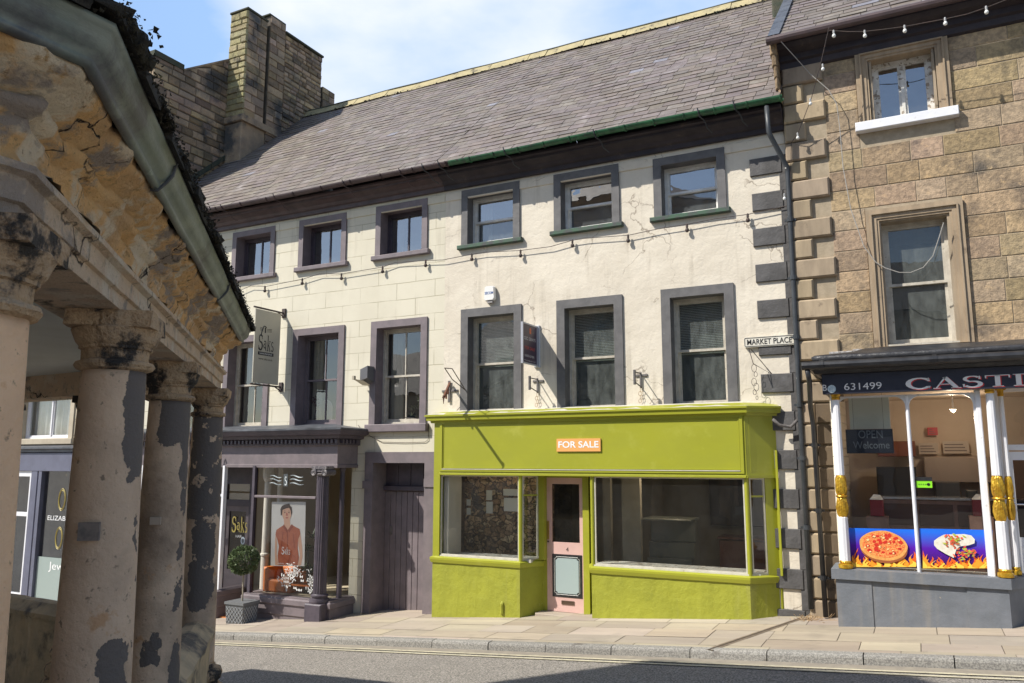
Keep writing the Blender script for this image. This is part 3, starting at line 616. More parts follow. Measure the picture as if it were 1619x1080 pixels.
def roof_of(house, x0, x1, seed, mbase=M['slate_base']):
    rnd = random.Random(seed); mb = MB(); slates(mb, x0, x1, EY, EZ, RY, RZ, rnd=rnd)
    mb2 = MB(); mb2.quad((x0, EY+.02, EZ-.005), (x1, EY+.02, EZ-.005), (x1, RY, RZ-.01), (x0, RY, RZ-.01)); mb2.quad((x0, RY, RZ), (x1, RY, RZ), (x1, 20.94, EZ), (x0, 20.94, EZ))
    r = mb.build('roof', M['slate'], parent=house); mb2.build('roof_lining', mbase, parent=r)
    mb = MB(); x = x0
    rz = lambda X: .03*noise.noise(Vector((X*.9, 1, 1)))
    while x < x1-.01:
        w_ = min(rnd.uniform(.95, 1.25), x1-x); a_, b_ = x, x+w_-.012; za, zb_ = rz(a_)+rnd.uniform(-.01, .01), rz(b_)+rnd.uniform(-.01, .01); t = rnd.uniform(.85, 1.1)
        mb.add([(a_, RY-.21, RZ-.13+za), (b_, RY-.21, RZ-.13+zb_), (b_, RY-.03, RZ+.10+zb_), (a_, RY-.03, RZ+.10+za), (a_, RY+.21, RZ-.13+za), (b_, RY+.21, RZ-.13+zb_), (a_, RY+.03, RZ+.10+za), (b_, RY+.03, RZ+.10+zb_)], [(0, 1, 2, 3), (3, 2, 7, 6), (6, 7, 5, 4), (0, 3, 6, 4), (1, 5, 7, 2)], t); x += w_
    mb.mi = 1
    for k in range(int((x1-x0)*9)):
        X = rnd.uniform(x0, x1); r_ = rnd.uniform(.015, .04); p = Vector((X, RY-.23, RZ-.14+rz(X))); v = [p+Vector((rnd.gauss(0, 1.6), rnd.gauss(0, .6), rnd.gauss(0, .6))).normalized()*r_ for _ in range(5)]; mb.add(v, [(0, 1, 2), (1, 3, 2), (2, 3, 4), (0, 2, 4), (0, 4, 1)])
    mb.tube([(x0+(x1-x0)*i/30, RY-.0, RZ+.115+rz(x0+(x1-x0)*i/30)) for i in range(31)], .032, 6)
    mb.build('ridge', [M['ridge'], M['mossgreen']], parent=r); return r
roof_of(hl, XL, XS, 11)
corn_prof = [(.02, 7.05), (.06, 7.06), (.06, 7.13), (.10, 7.15), (.13, 7.20), (.22, 7.24), (.27, 7.25), (.27, 7.285), (.33, 7.30), (.33, 7.34), (0, 7.36)]
def gutter(house, x0, x1, m, xs_, mbr):
    mb = MB(); n = 10; prof = []
    for k in range(n+1):
        a = math.pi*(1+k/n); prof.append((.07*math.cos(a), .065*math.sin(a)))
    cx, cz = EY-.02, EZ-.01
    seg = 12
    pts = lambda x, s_: [(x, cx+o*s_, cz+z*s_+(.008*math.sin(x*1.3))) for o, z in prof]
    for i in range(seg):
        a = x0+(x1-x0)*i/seg; b = x0+(x1-x0)*(i+1)/seg; A, B, A2, B2 = pts(a, 1), pts(b, 1), pts(a, .9), pts(b, .9)
        for k in range(n): mb.quad(A[k], A[k+1], B[k+1], B[k]); mb.quad(A2[k], B2[k], B2[k+1], A2[k+1])
        mb.quad(A[0], B[0], B2[0], A2[0]); mb.quad(A[n], A2[n], B2[n], B[n])
        mb.tube([(b-.03, q[1]+(q[1]-cx)*.08, q[2]+(q[2]-cz)*.08) for q in B], .012, 5)
    g = mb.build('gutter', m, parent=house)
    for x in xs_:
        mb = MB(); mb.tube([(x, cx-.085, cz+.03), (x+.01, cx-.075, cz-.03), (x+.02, cx-.02, cz-.085), (x+.05, cx+.06, cz-.10), (x+.07, cx+.10, cz-.14), (x+.08, cx+.16, cz-.20), (x+.13, cx+.27, cz-.24)], .010, 6)
        mb.build('gutter_bracket', mbr, parent=g)
    return g
mb = MB(); mb.sweep([(XL, W), (XS-.005, W)], corn_prof); mb.build('cornice', M['brownpaint'], parent=hl)
gutter(hl, XL, XS+.33, M['brownpaint'], [at(p, 300, EY).x for p in (356, 438, 546, 635)], M['brownpaint'])
mb = MB(); mb.box(XL, XS-.005, W-.022, W+.02, 6.86, 7.0, ch=.006); mb.build('frieze_band', M['cream_ashlar'], parent=hl)
# verge coping in stone against the taller neighbour
mb = MB(); n = 14
for k in range(n):
    s0, s1 = k/n, (k+1)/n-.004; a = Vector((XL-.28, EY+(RY-EY)*s0, EZ+(RZ-EZ)*s0+.10)); b = Vector((XL-.28, EY+(RY-EY)*s1, EZ+(RZ-EZ)*s1+.10)); d = Vector((.3, 0, 0)); u = Vector((0, 0, .13))
    mb.add([a, a+d, b+d, b, a+u, a+d+u, b+d+u, b+u], [(0, 1, 5, 4), (1, 2, 6, 5), (4, 5, 6, 7), (2, 3, 7, 6), (3, 0, 4, 7)], R.uniform(.7, 1.2))
mb.build('verge_coping', M['mossgreen'], parent=hl)

# --- passage door
def boards(mb, x0, x1, y, z0, z1, n, g=.004):
    for k in range(n):
        a = x0+(x1-x0)*k/n; b = x0+(x1-x0)*(k+1)/n; mb.box(a+g, b-g, y, y+.03, z0, z1, ch=.005)
a, b, c, d = door_o; ix0, ix1, iz1 = at(588.5, 850, W).x, at(671, 850, W).x, at(640, 732, W).z
mb = MB(); mb.ring((a, XS+.0, c, d), (ix0, ix1, c-.05, iz1), W-.035, W+.02, W+.38)
mb.box(a-.03, ix0-.002, W-.055, W-.036, at(580, 772, W).z-.0, at(580, 762, W).z+.02); mb.box(ix1+.002, XS, W-.055, W-.036, at(676, 768, W).z-.02, at(676, 760, W).z+.03)
pd = mb.build('door_surround', M['purple'], parent=hl)
zt0, zt1 = at(640, 776, 11.85).z, at(640, 768, 11.85).z
mb = MB(); boards(mb, ix0+.0, ix1-.0, W+.35, c, zt0-.01, 9); pdoor = mb.build('passage_door', M['purple_dark'] if 0 else M['purple'], parent=hl)
mb = MB(); mb.box(ix0, ix1, W+.29, W+.38, zt0, zt1, ch=.01); boards(mb, ix0, ix1, W+.36, zt1, iz1, 4); mb.build('overdoor_panel', M['purple_dark'], parent=pdoor)
mb = MB(); q = at(618, 838, 11.84); mb.box(q.x-.025, q.x+.025, W+.325, W+.352, q.z-.08, q.z+.07, ch=.008); mb.build('lock', M['greymetal'], parent=pdoor)

# --- shopfront of the left house
sf = MB(); zb = at(500, 950, YS).z
wl, wr = at(397, 850, YS).x, at(497, 850, YS).x
zs_ = at(450, 943, YS).z
sf.box(wl-.04, wl+.02, YS, YS+.08, zs_, zfb+.0); sf.box(wr-.01, wr+.05, YS+.02, YS+.1, zs_, zfb)          # posts
ztr = at(450, 786, YS).z
shopf = sf.build('shopfront_frame', M['purple_dark'], parent=hl)
mb = MB(); mb.box(wl+.021, wr-.011, YS+.005, YS+.06, ztr-.022, ztr+.022, ch=.006); mb.build('transom_rail', M['purple'], parent=shopf)
dl = at(355, 850, 11.55).x; dr = at(393, 850, 11.55).x
# stall riser right of the door
mb = MB()
mb.sweep([(wl-.06, 11.5), (wl-.06, YS-.02), (sx1-.02, YS-.02), (sx1-.02, 11.5)][::-1][::-1], [(0, -1.0), (.0, zs_-.32), (.02, zs_-.30), (.02, zs_-.14), (.05, zs_-.12), (.05, zs_-.04), (.02, zs_-.02), (.02, zs_), (-.15, zs_)])
mb.build('stall_riser', M['purple'], parent=hl)
# fluted column with scrolls
cx = at(509, 850, YS-.03).x; cy = YS-.04; cb = zg(cx)
def fluted(parent, cx, cy):
    mb = MB(); r0, r1 = .115, .095; zb_ = cb+.42
    n = 36
    mb.lathe(cx, cy, [(r0, zb_)]+[(r0+(r1-r0)*k/8, zb_+(zfb-.16-zb_)*k/8) for k in range(9)]+[(r1*.6, zfb-.15)], n, rfun=lambda r, a, z: r*(1-.10*(.5+.5*math.cos(a*18))))
    c = mb.build('fluted_column', M['purple_dark'], parent=parent)
    mb = MB(); mb.lathe(cx, cy, [(.165, cb+.28), (.17, cb+.31), (.165, cb+.345), (.135, cb+.355), (.135, cb+.375), (.15, cb+.39), (.15, cb+.41), (.125, cb+.42), (.118, cb+.43)], 28)
    mb.box(cx-.18, cx+.18, cy-.18, cy+.2, cb-.15, cb+.28, ch=.02); mb.build('column_base', M['purple_dark'], parent=c)
    mb = MB(); z = zfb-.10
    mb.lathe(cx, cy, [(.10, z-.07), (.12, z-.05), (.13, z-.03), (.11, z-.02)], 24); mb.box(cx-.16, cx+.16, cy-.13, cy+.1, z+.055, z+.1)
    mb.box(cx-.12, cx+.12, cy-.11, cy+.1, z+.0, z+.055)
    for sx in (-1, 1):
        pts = []; 
        for k in range(26):
            a = k/25*2.6*2*math.pi/1.3; r = .062*(1-k/30); pts.append((cx+sx*(.125)+sx*r*math.cos(a+1.57)*-1*-1, cy-.12, z-.005+r*math.sin(a+1.57)))
        mb.tube(pts, .013, 6)
        mb.tube([(cx+sx*.125, cy-.105, z-.005), (cx+sx*.125, cy+.11, z-.005)], .055, 14)
    mb.build('scroll_capital', M['purple_dark'] if 0 else mat('worn_scroll_paint', (.22, .2, .2), (.08, .07, .08), 20, .5), parent=c)
fluted(hl, cx, cy)
mb = MB(); mb.lathe(cx+.12, cy+.36, [(.05, cb), (.05, cb+.2), (.042, zfb-.1), (.06, zfb-.05), (.06, zfb)], 12); mb.build('rear_pilaster', M['purple_dark'], parent=hl)
# fascia, dentils and cornice wrap round the corner
path = [(sxL, 10.92), (sx1+.02, 10.92), (sx1+.02, W-.002)]
mb = MB(); mb.sweep(path, [(-.12, zfb-.03), (0, zfb-.03), (0, zfb+.02), (-.02, zfb+.03), (-.02, zft-.01), (.0, zft), (-.12, zft+.0)])
fas = mb.build('shop_fascia', M['purple'], parent=hl)
mb = MB(); zz = zft
mb.sweep(path, [(-.1, zz), (.03, zz), (.03, zz+.10), (.10, zz+.115), (.12, zz+.16), (.2, zz+.18), (.24, zz+.25), (.24, zz+.28), (-.1, zz+.30)])
sc = mb.build('shop_cornice', M['purple_dark'], parent=hl)
mb = MB(); x = sxL+.05
while x < sx1+.04: mb.box(x, x+.045, 10.92-.085, 10.92-.031, zz+.03, zz+.095); x += .095
y = 10.94
while y < W-.1: mb.box(sx1+.051, sx1+.105, y, y+.045, zz+.03, zz+.095); y += .095
mb.build('dentils', M['purple_dark'], parent=sc)
mb = MB(); mb.sweep([(sxL, 10.92), (sx1+.02, 10.92), (sx1+.02, W-.004)], [(.255, zz+.262), (.255, zz+.292), (-.3, zz+.36), (-.57, zz+.40), (-.57, zz+.38)], seg=.3, jit=.012); mb.build('lead_capping', M['lead'], parent=sc)
mb = MB(); q = at(349, 722, 10.9); mb.tube([(q.x-.02, 10.86, q.z-.05), (q.x-.03, 10.85, q.z+.02), (q.x+.0, 10.85, q.z+.08), (q.x+.03, 10.85, q.z+.03), (q.x+.03, 10.86, q.z-.05), (q.x, 10.87, q.z-.07)], .012, 6); mb.build('fascia_emblem', M['bollwhite'], parent=fas)
def pane(b, Y, name, m, parent):
    mb = MB(); mb.quad((b[0], Y, b[2]), (b[1], Y, b[2]), (b[1], Y, b[3]), (b[0], Y, b[3])); return mb.build(name, m, parent=parent)
pane((wl+.02, wr-.01, zs_, ztr-.022), YS+.05, 'pane', M['glass_saks'], shopf); pane((wl+.02, wr-.01, ztr+.022, zfb), YS+.05, 'pane', M['glass_saks'], shopf)
mb = MB(); mb.quad((wr+.05, YS+.06, zs_), (wr+.06, 11.46, zs_), (wr+.06, 11.46, zfb), (wr+.05, YS+.06, zfb)); mb.build('side_pane', M['glass_saks'], parent=shopf)
# door recess and door
yd = 11.55
mb = MB(); mb.box(dl-.08, dl, yd-.03, yd+.06, -1.3, zfb); mb.box(dr, dr+.07, yd-.03, yd+.06, -1.3, zfb); mb.box(dl, dr, yd-.03, yd+.06, at(370, 800, yd).z, at(370, 790, yd).z); mb.box(dl, dr, yd-.02, yd+.05, at(370, 765, yd).z, zfb)
mb.build('door_frame', M['purple_dark'], parent=shopf)
z0d = zg(-12)+.05; z1d = at(370, 800, yd).z
mb = MB(); mb.ring((dl+.002, dr-.002, z0d, z1d-.002), (dl+.1, dr-.1, z0d+.75, z1d-.1), yd, yd+.04); mb.box(dl+.05, dr-.05, yd+.01, yd+.03, z0d+.1, z0d+.7); sd = mb.build('shop_door', M['purple'], parent=hl)
pane((dl+.1, dr-.1, z0d+.75, z1d-.1), yd+.02, 'pane', glass('dark_door_glass', (.25, .2, .2), refl=.06), sd)
pane((dl, dr, at(370, 790, yd).z, at(370, 765, yd).z), yd+.02, 'transom_pane', M['glass'], sd)
mb = MB(); q = at(366, 841, yd); serif(mb, 'Saks', (q.x, yd-.003, q.z), .42, .30); mb.build('lettering', flat('gold_leaf', (.62, .5, .14), .4), parent=sd)
text('HAIR', (q.x+.12, yd-.003, q.z-.10), None, .05, flat('letter_white', (.85, .85, .85)), parent=sd)
mb = MB(); mb.lathe(0, 0, [(.0, 0)], 3) if 0 else None
cc = at(384, 855, yd); n = 20; mb.add([(cc.x+.055*math.cos(k*.314), yd-.003, cc.z+.075*math.sin(k*.314)) for k in range(n)], [tuple(range(n))])
mb.add([(cc.x+.03*math.cos(k*.314), yd-.005, cc.z+.045*math.sin(k*.314)) for k in range(n)], [tuple(range(n))], .3); mb.build('round_sticker', mat('sticker_blue_white', (.6, .68, .75), tint=True), parent=sd)
mb = MB(); mb.box(dl-.3, dr+.35, 10.95, yd, -1.2, zg(-11.7)+.03); mb.build('doorstep', mat('orange_tiled_step', (.55, .2, .06), (.45, .16, .05), 5, .6), parent=hl)
# left bay of that shopfront
ll = at(300, 850, YS).x; lr_ = at(349.5, 850, YS).x
zsl = zs_+.0
mb = MB(); mb.box(lr_-.05, lr_, YS, YS+.08, zsl, zfb); mb.box(sxL, sxL+.1, YS, YS+.08, zsl, zfb); mb.box(-13.9, -13.84, YS, YS+.08, zsl, zfb)
mb.box(sxL+.1, -13.9, YS, YS+.06, ztr-.02, ztr+.02); mb.box(-13.84, lr_-.05, YS, YS+.06, ztr-.02, ztr+.02); bay = mb.build('window_frame', M['bollwhite'], parent=hl)
pane((sxL+.1, lr_-.05, zsl, zfb), YS+.04, 'pane', M['glass_saks'], bay)
mb = MB(); mb.sweep([(sxL, YS-.02), (lr_, YS-.02), (lr_, 11.5)], [(0, -1.6), (0, zsl-.32), (.02, zsl-.3), (.02, zsl-.12), (.05, zsl-.1), (.05, zsl-.03), (.0, zsl), (-.12, zsl)]); mb.build('stall_riser', M['purple'], parent=hl)
# interior of the salon
mb = MB(); x0, x1 = sxL+.05, sx1-.15
mb.quad((x0, 14.2, -1.4), (x1, 14.2, -1.4), (x1, 14.2, 2.9), (x0, 14.2, 2.9)); mb.quad((x1+.05, 11.8, -1.4), (x1+.05, 14.2, -1.4), (x1+.05, 14.2, 2.9), (x1+.05, 11.8, 2.9)); mb.quad((x0, 11.8, -1.4), (x0, 14.2, -1.4), (x0, 14.2, 2.9), (x0, 11.8, 2.9))
mb.box(x0, x1, 11.0, 14.2, zfb+.18, zfb+.24); mb.box(wl, x1, 10.95, 14.2, zs_-.3, zs_-.01)
mb.box(x0, wl-.3, 11.7, 14.2, -1.5, zg(-12)+.02)
mb.box(-12.0, -11.9, 12.4, 14.2, -1.2, 2.6)
mb.build('salon_interior', M['roomcream'], parent=hl)
mb = MB(); q = at(420, 850, 11.35); mb.lathe(q.x, 11.35, [(.07, zs_), (.07, .55), (.085, .57), (.085, .6), (.065, .62), (.06, zfb-.3), (.10, zfb-.22), (.10, zfb)], 18); mb.lathe(q.x+.16, 11.5, [(.05, zs_), (.05, zfb)], 14)
mb.build('display_column', M['roomlight'], parent=hl)

# --- poster and display in the salon window
po = thing('window_poster', (-10.2, 10.97, .2), 'tall poster of a dark haired woman in a terracotta blouse in the salon window', 'poster')
YP = 10.985
def px(pts, Y, mb, tint=None): mb.poly([at(a_, b_, Y) for a_, b_ in pts][::-1], tint)
Z3 = lambda x, y: (340+x/3.4846, 680+y/3.4846)
def z3(mb, pts, Y, tint=None): px([Z3(*p) for p in pts], Y, mb, tint)
mb = MB(); z3(mb, [(313, 395), (500, 395), (492, 750), (306, 748)], YP); mb.build('sheet', flat('poster_pale', (.62, .60, .585), .5, c2=(.66, .64, .62), ns=2), parent=po)
skin = flat('print_skin', (.60, .36, .26)); skind = flat('print_skin_shade', (.45, .25, .18)); hair = flat('print_hair', (.055, .035, .03)); bl = flat('print_terracotta', (.36, .10, .055), c2=(.42, .13, .07), ns=6); bld = flat('print_terracotta_fold', (.26, .065, .04))
fig = MB()
z3(fig, [(378, 490), (412, 490), (414, 520), (422, 540), (400, 560), (372, 540), (380, 518)], YP-.002)
z3(fig, [(368, 440), (372, 425), (395, 416), (418, 425), (421, 450), (419, 475), (412, 492), (400, 502), (388, 500), (376, 488), (370, 468)], YP-.004)
z3(fig, [(335, 560), (342, 620), (340, 680), (350, 745), (331, 742), (329, 660), (331, 600)], YP-.002); z3(fig, [(455, 575), (470, 570), (480, 640), (482, 700), (474, 745), (455, 746), (468, 690), (460, 640)], YP-.002)
fig.build('print_figure', skin, parent=po)
mb = MB(); z3(mb, [(362, 470), (360, 435), (368, 418), (385, 410), (410, 404), (412, 415), (422, 425), (424, 455), (419, 472), (417, 445), (408, 428), (390, 432), (372, 440), (368, 470)], YP-.006); mb.build('print_hair', hair, parent=po)
mb = MB()
for (cx_, cy_) in ((384, 455), (407, 455)): z3(mb, [(cx_-6, cy_), (cx_, cy_-2.5), (cx_+6, cy_), (cx_, cy_+3)], YP-.006)
for (cx_, cy_) in ((384, 447), (407, 447)): z3(mb, [(cx_-8, cy_+1), (cx_, cy_-2.5), (cx_+8, cy_), (cx_, cy_)], YP-.006)
mb.build('print_eyes', hair, parent=po)
mb = MB(); z3(mb, [(387, 483), (396, 479), (405, 483), (396, 488)], YP-.006); z3(mb, [(393, 455), (398, 455), (401, 471), (391, 472)], YP-.006); mb.build('print_lips', flat('print_lips', (.42, .12, .10)), parent=po)
mb = MB(); z3(mb, [(381, 522), (400, 552), (421, 520), (440, 532), (466, 545), (470, 570), (458, 600), (455, 650), (462, 700), (455, 745), (350, 743), (345, 690), (352, 640), (342, 600), (333, 575), (338, 550), (360, 535)], YP-.004); mb.build('print_blouse', bl, parent=po)
mb = MB(); 
for (a_, b_, c_, d_) in ((400, 552, 398, 640), (375, 560, 365, 640), (430, 570, 437, 650), (380, 650, 440, 700), (350, 680, 420, 735), (422, 660, 400, 740)):
    z3(mb, [(a_-1.5, b_), (a_+1.5, b_), (c_+1.5, d_), (c_-1.5, d_)], YP-.006)
z3(mb, [(378, 518), (400, 550), (395, 566), (374, 535)], YP-.006); z3(mb, [(424, 517), (402, 550), (408, 566), (430, 534)], YP-.006); mb.build('print_folds', bld, parent=po)
mb = MB(); q = at(*Z3(366, 684), YP-.008); serif(mb, 'Saks', q, .20, .13); mb.build('lettering', flat('letter_white', (.85, .85, .85)), parent=po)
text('HAIRDRESSING  |  CUTS  |  COLOUR', at(*Z3(345, 738), YP-.008), .36, .022, flat('letter_white', (0, 0, 0)), parent=po)
fr = thing('picture_frame', (-10.4, 11.25, zs_), 'orange leather armchair stood in the salon window behind the heart sticker', 'armchair'); fr.name = 'armchair'; WM['armchair'] = Matrix.Translation(fr.location)
org = flat('orange_leather', (.60, .17, .03), .4, c2=(.5, .13, .02), ns=6)
mb = MB(); a = at(*Z3(285, 750), 11.25); b = at(*Z3(410, 890), 11.25)
mb.box(a.x, a.x+.12, 11.15, 11.6, zs_, a.z, ch=.03); mb.box(a.x+.13, b.x-.05, 11.5, 11.62, zs_, a.z-.01, ch=.03); mb.build('backrest', org, parent=fr)
mb = MB(); mb.box(a.x+.125, b.x-.02, 11.14, 11.49, zs_, zs_+.22, ch=.03); mb.build('seat', org, parent=fr)
mb = MB(); mb.box(b.x-.045, b.x+.06, 11.15, 11.6, zs_, zs_+.33, ch=.03); mb.build('armrest', org, parent=fr)
mb = MB(); z = at(*Z3(440, 855), 11.15).z; mb.box(b.x+.08, b.x+.5, 11.2, 11.55, z-.02, z+.01); mb.tube([(b.x+.3, 11.35, zs_), (b.x+.3, 11.35, z-.02)], .015); o = mb.build('side_table', org); tag(o, 'thin orange side table behind the window stickers of the salon', 'table')
def leafy(mb, c, n, ln, wd, up=.5, rnd=R, droop=.3):
    c = Vector(c)
    for k in range(n):
        a = rnd.uniform(0, 6.28); e = rnd.uniform(up-.5, up+.7); d = Vector((math.cos(a)*math.cos(e), math.sin(a)*math.cos(e), math.sin(e))); s = d.cross(Vector((0, 0, 1)))
        if s.length < .1: s = Vector((1, 0, 0))
        s.normalize(); l = ln*rnd.uniform(.6, 1.2); p = [c+d*l*t+Vector((0, 0, -droop*l*t*t)) for t in (0, .35, .7, 1)]
        mb.add([p[0], p[1]-s*wd, p[1]+s*wd, p[2]-s*wd*.8, p[2]+s*wd*.8, p[3]], [(0, 1, 2), (1, 3, 4, 2), (3, 5, 4)], rnd.uniform(.6, 1.4))
leafm = mat('dark_green_leaf', (.045, .085, .022), (.03, .06, .015), 20, .5, tint=True); leaflight = mat('variegated_leaf', (.32, .34, .24), (.14, .18, .09), 30, .5, tint=True)
pl = thing('palm_plant', at(487, 940, 11.4), 'green fern palm at the right of the salon window', 'plant'); mb = MB()
for q in ((487, 870), (492, 905), (480, 900), (493, 850)): leafy(mb, at(*q, 11.4), 26, .26, .012)
mb.build('foliage', leafm, parent=pl); mb = MB(); mb.tube([(pl.location.x, 11.4, zs_), at(487, 870, 11.4)], .015); mb.lathe(pl.location.x, 11.4, [(.08, zs_), (.1, zs_+.16)], 14); mb.build('pot', flat('dark_pot', (.05, .05, .05)), parent=pl)
# window stickers: waves, emblem, heart
st = thing('window_sticker', (-10.2, YS+.04, 1.9), 'grey wavy lines with an emblem stuck on the top pane of the salon window', 'sticker'); YT = YS+.046
mb = MB()
def wave(mb, x0, y0, x1, y1, w, Y, amp=4):
    pts = []; n = 12
    for k in range(n+1):
        t = k/n; pts.append((x0+(x1-x0)*t, y0+(y1-y0)*t-amp*math.sin(t*6.28), w*math.sin(math.pi*(.08+.84*t))))
    for k in range(n):
        a_, b_ = pts[k], pts[k+1]; z3(mb, [(a_[0], a_[1]+a_[2]), (b_[0], b_[1]+b_[2]), (b_[0], b_[1]-b_[2]), (a_[0], a_[1]-a_[2])][::-1], Y)
for (a_, b_, c_, d_) in ((303, 252, 366, 260), (303, 270, 366, 278), (300, 292, 366, 299), (412, 252, 486, 258), (412, 272, 486, 276), (412, 293, 488, 299)): mb = MB(); wave(mb, a_, b_, c_, d_, 3.2, YT); mb.build('wave', flat('sticker_grey', (.16, .19, .2), c2=(.6, .66, .68), ns=5), parent=st)
mb = MB(); z3(mb, [(378, 242), (401, 242), (400, 310), (376, 310)], YT); mb.build('panel', flat('sticker_dark', (.07, .08, .085)), parent=st)
mb = MB(); serif(mb, 's', at(*Z3(382, 304), YT-.002), .06, .24); mb.build('lettering', flat('sticker_pale', (.7, .75, .76)), parent=st)
hs = thing('heart_sticker', (-10.2, YS+.04, .2), 'white lacy heart with butterflies and leaf sprays stuck low on the salon window', 'sticker')
mb = MB(); hx, hy = Z3(393, 832)
for k in range(150):
    t = R.uniform(0, 6.283); s_ = R.uniform(.45, 1); X = 16*math.sin(t)**3; Yh = 13*math.cos(t)-5*math.cos(2*t)-2*math.cos(3*t)-math.cos(4*t)
    if R.random() < .25 and s_ < .7: continue
    c_ = at(hx+X*.95*s_, hy-Yh*.95*s_, YT); r_ = R.uniform(.006, .016); n = 5; a0 = R.random()*3
    mb.poly([(c_.x+r_*math.cos(a0-k2*6.283/n), YT-.0005*(k % 3), c_.z+r_*math.sin(a0-k2*6.283/n)) for k2 in range(n)][::1])
for k in range(170):
    if k < 90: u, v = Z3(R.gauss(430, 22), R.gauss(775, 16))
    else: u, v = Z3(R.gauss(528, 12), R.gauss(850, 35))
    c_ = at(u, v, YT); a0 = R.uniform(0, 6.28); l = R.uniform(.015, .035); w__ = l*.3
    mb.poly([(c_.x-l*math.cos(a0), YT, c_.z-l*math.sin(a0)), (c_.x+w__*math.sin(a0), YT, c_.z-w__*math.cos(a0)), (c_.x+l*math.cos(a0), YT, c_.z+l*math.sin(a0)), (c_.x-w__*math.sin(a0), YT, c_.z+w__*math.cos(a0))])
for (u, v) in ((440, 870), (455, 880), (475, 808), (470, 882), (480, 830)):
    c_ = at(*Z3(u, v), YT)
    for sg in (-1, 1): mb.poly([(c_.x, YT, c_.z), (c_.x+sg*.03, YT, c_.z+.025), (c_.x+sg*.035, YT, c_.z-.005), (c_.x+sg*.02, YT, c_.z-.025)])
mb.build('heart', flat('sticker_white', (.72, .72, .70)), parent=hs)
mb = MB(); c_ = at(hx, hy, YT-.002); n = 18; mb.poly([(c_.x+.085*math.cos(k*.349), YT-.002, c_.z+.085*math.sin(k*.349)+.015) for k in range(n)]); mb.build('heart_centre', flat('sticker_brown', (.16, .09, .06)), parent=hs)
text('LOVE', (c_.x-.06, YT-.004, c_.z+.03), .12, .04, flat('letter_white', (0, 0, 0)), parent=hs); text('HAIR', (c_.x-.06, YT-.004, c_.z-.03), .12, .04, flat('letter_white', (0, 0, 0)), parent=hs)

# --- planter and bay tree
pp = at(372, 978, 10.55); px0, px1 = at(357.5, 960, 10.4).x, at(386, 960, 10.4).x
pt = thing('planter', (pp.x, 10.55, zg(pp.x)), 'square grey planter with a lattice pattern on the pavement beside the salon door', 'planter')
zp0 = zg(pp.x)-.02; zp1 = zp0+.38; cxp = (px0+px1)/2; hw = (px1-px0)/2
mb = MB(); mb.add([(cxp-hw*.9, 10.4, zp0), (cxp+hw*.9, 10.4, zp0), (cxp+hw*.9, 10.72, zp0), (cxp-hw*.9, 10.72, zp0), (cxp-hw, 10.38, zp1), (cxp+hw, 10.38, zp1), (cxp+hw, 10.74, zp1), (cxp-hw, 10.74, zp1)], [(0, 1, 5, 4), (1, 2, 6, 5), (2, 3, 7, 6), (3, 0, 4, 7), (4, 5, 6, 7)])
mb.build('box', flat('planter_grey', (.11, .115, .12), .5, c2=(.14, .145, .15)), parent=pt)
mb = MB(); mb.ring((cxp-hw-.012, cxp+hw+.012, zp1-.035, zp1+.01), (cxp-hw+.0, cxp+hw-.0, zp1-.034, zp1-.03), 10.365, 10.755); mb.build('rim', flat('planter_rim', (.15, .155, .16)), parent=pt)
mb = MB()
for (o_, d_, y_) in (((cxp-hw+.02, 10.378), (1, 0), 0), ((cxp+hw+.002, 10.40), (0, 1), 1)):
    wdt = 2*hw-.04 if not y_ else .30
    for k in range(-4, 6):
        for sg in (1, -1):
            pts = []
            for t in (0, 1):
                u = (k+(t if sg > 0 else 1-t)*3)*wdt/5
                pts.append((u, zp0+.05+t*(zp1-zp0-.12)))
            (u0, v0), (u1, v1) = pts
            if max(u0, u1) < 0 or min(u0, u1) > wdt: continue
            def cl(u0, v0, u1, v1):
                f = lambda u: v0+(v1-v0)*(u-u0)/(u1-u0)
                a_, b_ = max(0, min(u0, u1)), min(wdt, max(u0, u1)); return (a_, f(a_)), (b_, f(b_))
            (a_, va), (b_, vb) = cl(u0, v0, u1, v1)
            if b_-a_ < .01: continue
            P = lambda u, v: (o_[0]+d_[0]*u+(.0 if not y_ else -.01*(1-(v-zp0)/.38)), o_[1]+d_[1]*u+(.012*(1-(v-zp0)/.38) if not y_ else 0), v)
            mb.tube([P(a_, va), P(b_, vb)], .005, 4)
mb.build('lattice', flat('planter_lattice', (.35, .36, .37)), parent=pt)
bt = thing('bay_tree', (cxp, 10.55, zp1), 'small round clipped bay tree on a thin bare stem growing in the lattice planter', 'tree')
mb = MB(); mb.tube([(cxp, 10.55, zp1-.05), (cxp+.015, 10.55, zp1+.15), (cxp-.012, 10.56, zp1+.3), (cxp+.01, 10.55, zp1+.5), (cxp, 10.55, zp1+.7)], [.014, .013, .012, .013, .01], 7); mb.tube([(cxp+.02, 10.56, zp1-.05), (cxp-.01, 10.56, zp1+.2), (cxp+.02, 10.55, zp1+.35), (cxp, 10.56, zp1+.6)], .009, 6)
for k in range(12):
    a_ = k*.9; mb.tube([(cxp, 10.55, zp1+.5), (cxp+.17*math.cos(a_), 10.55+.17*math.sin(a_), zp1+.62+.04*(k % 5))], .005, 4)
mb.build('trunk', flat('bark_grey', (.3, .26, .2), .9), parent=bt)
mb = MB(); cc = Vector((cxp, 10.55, zp1+.70))
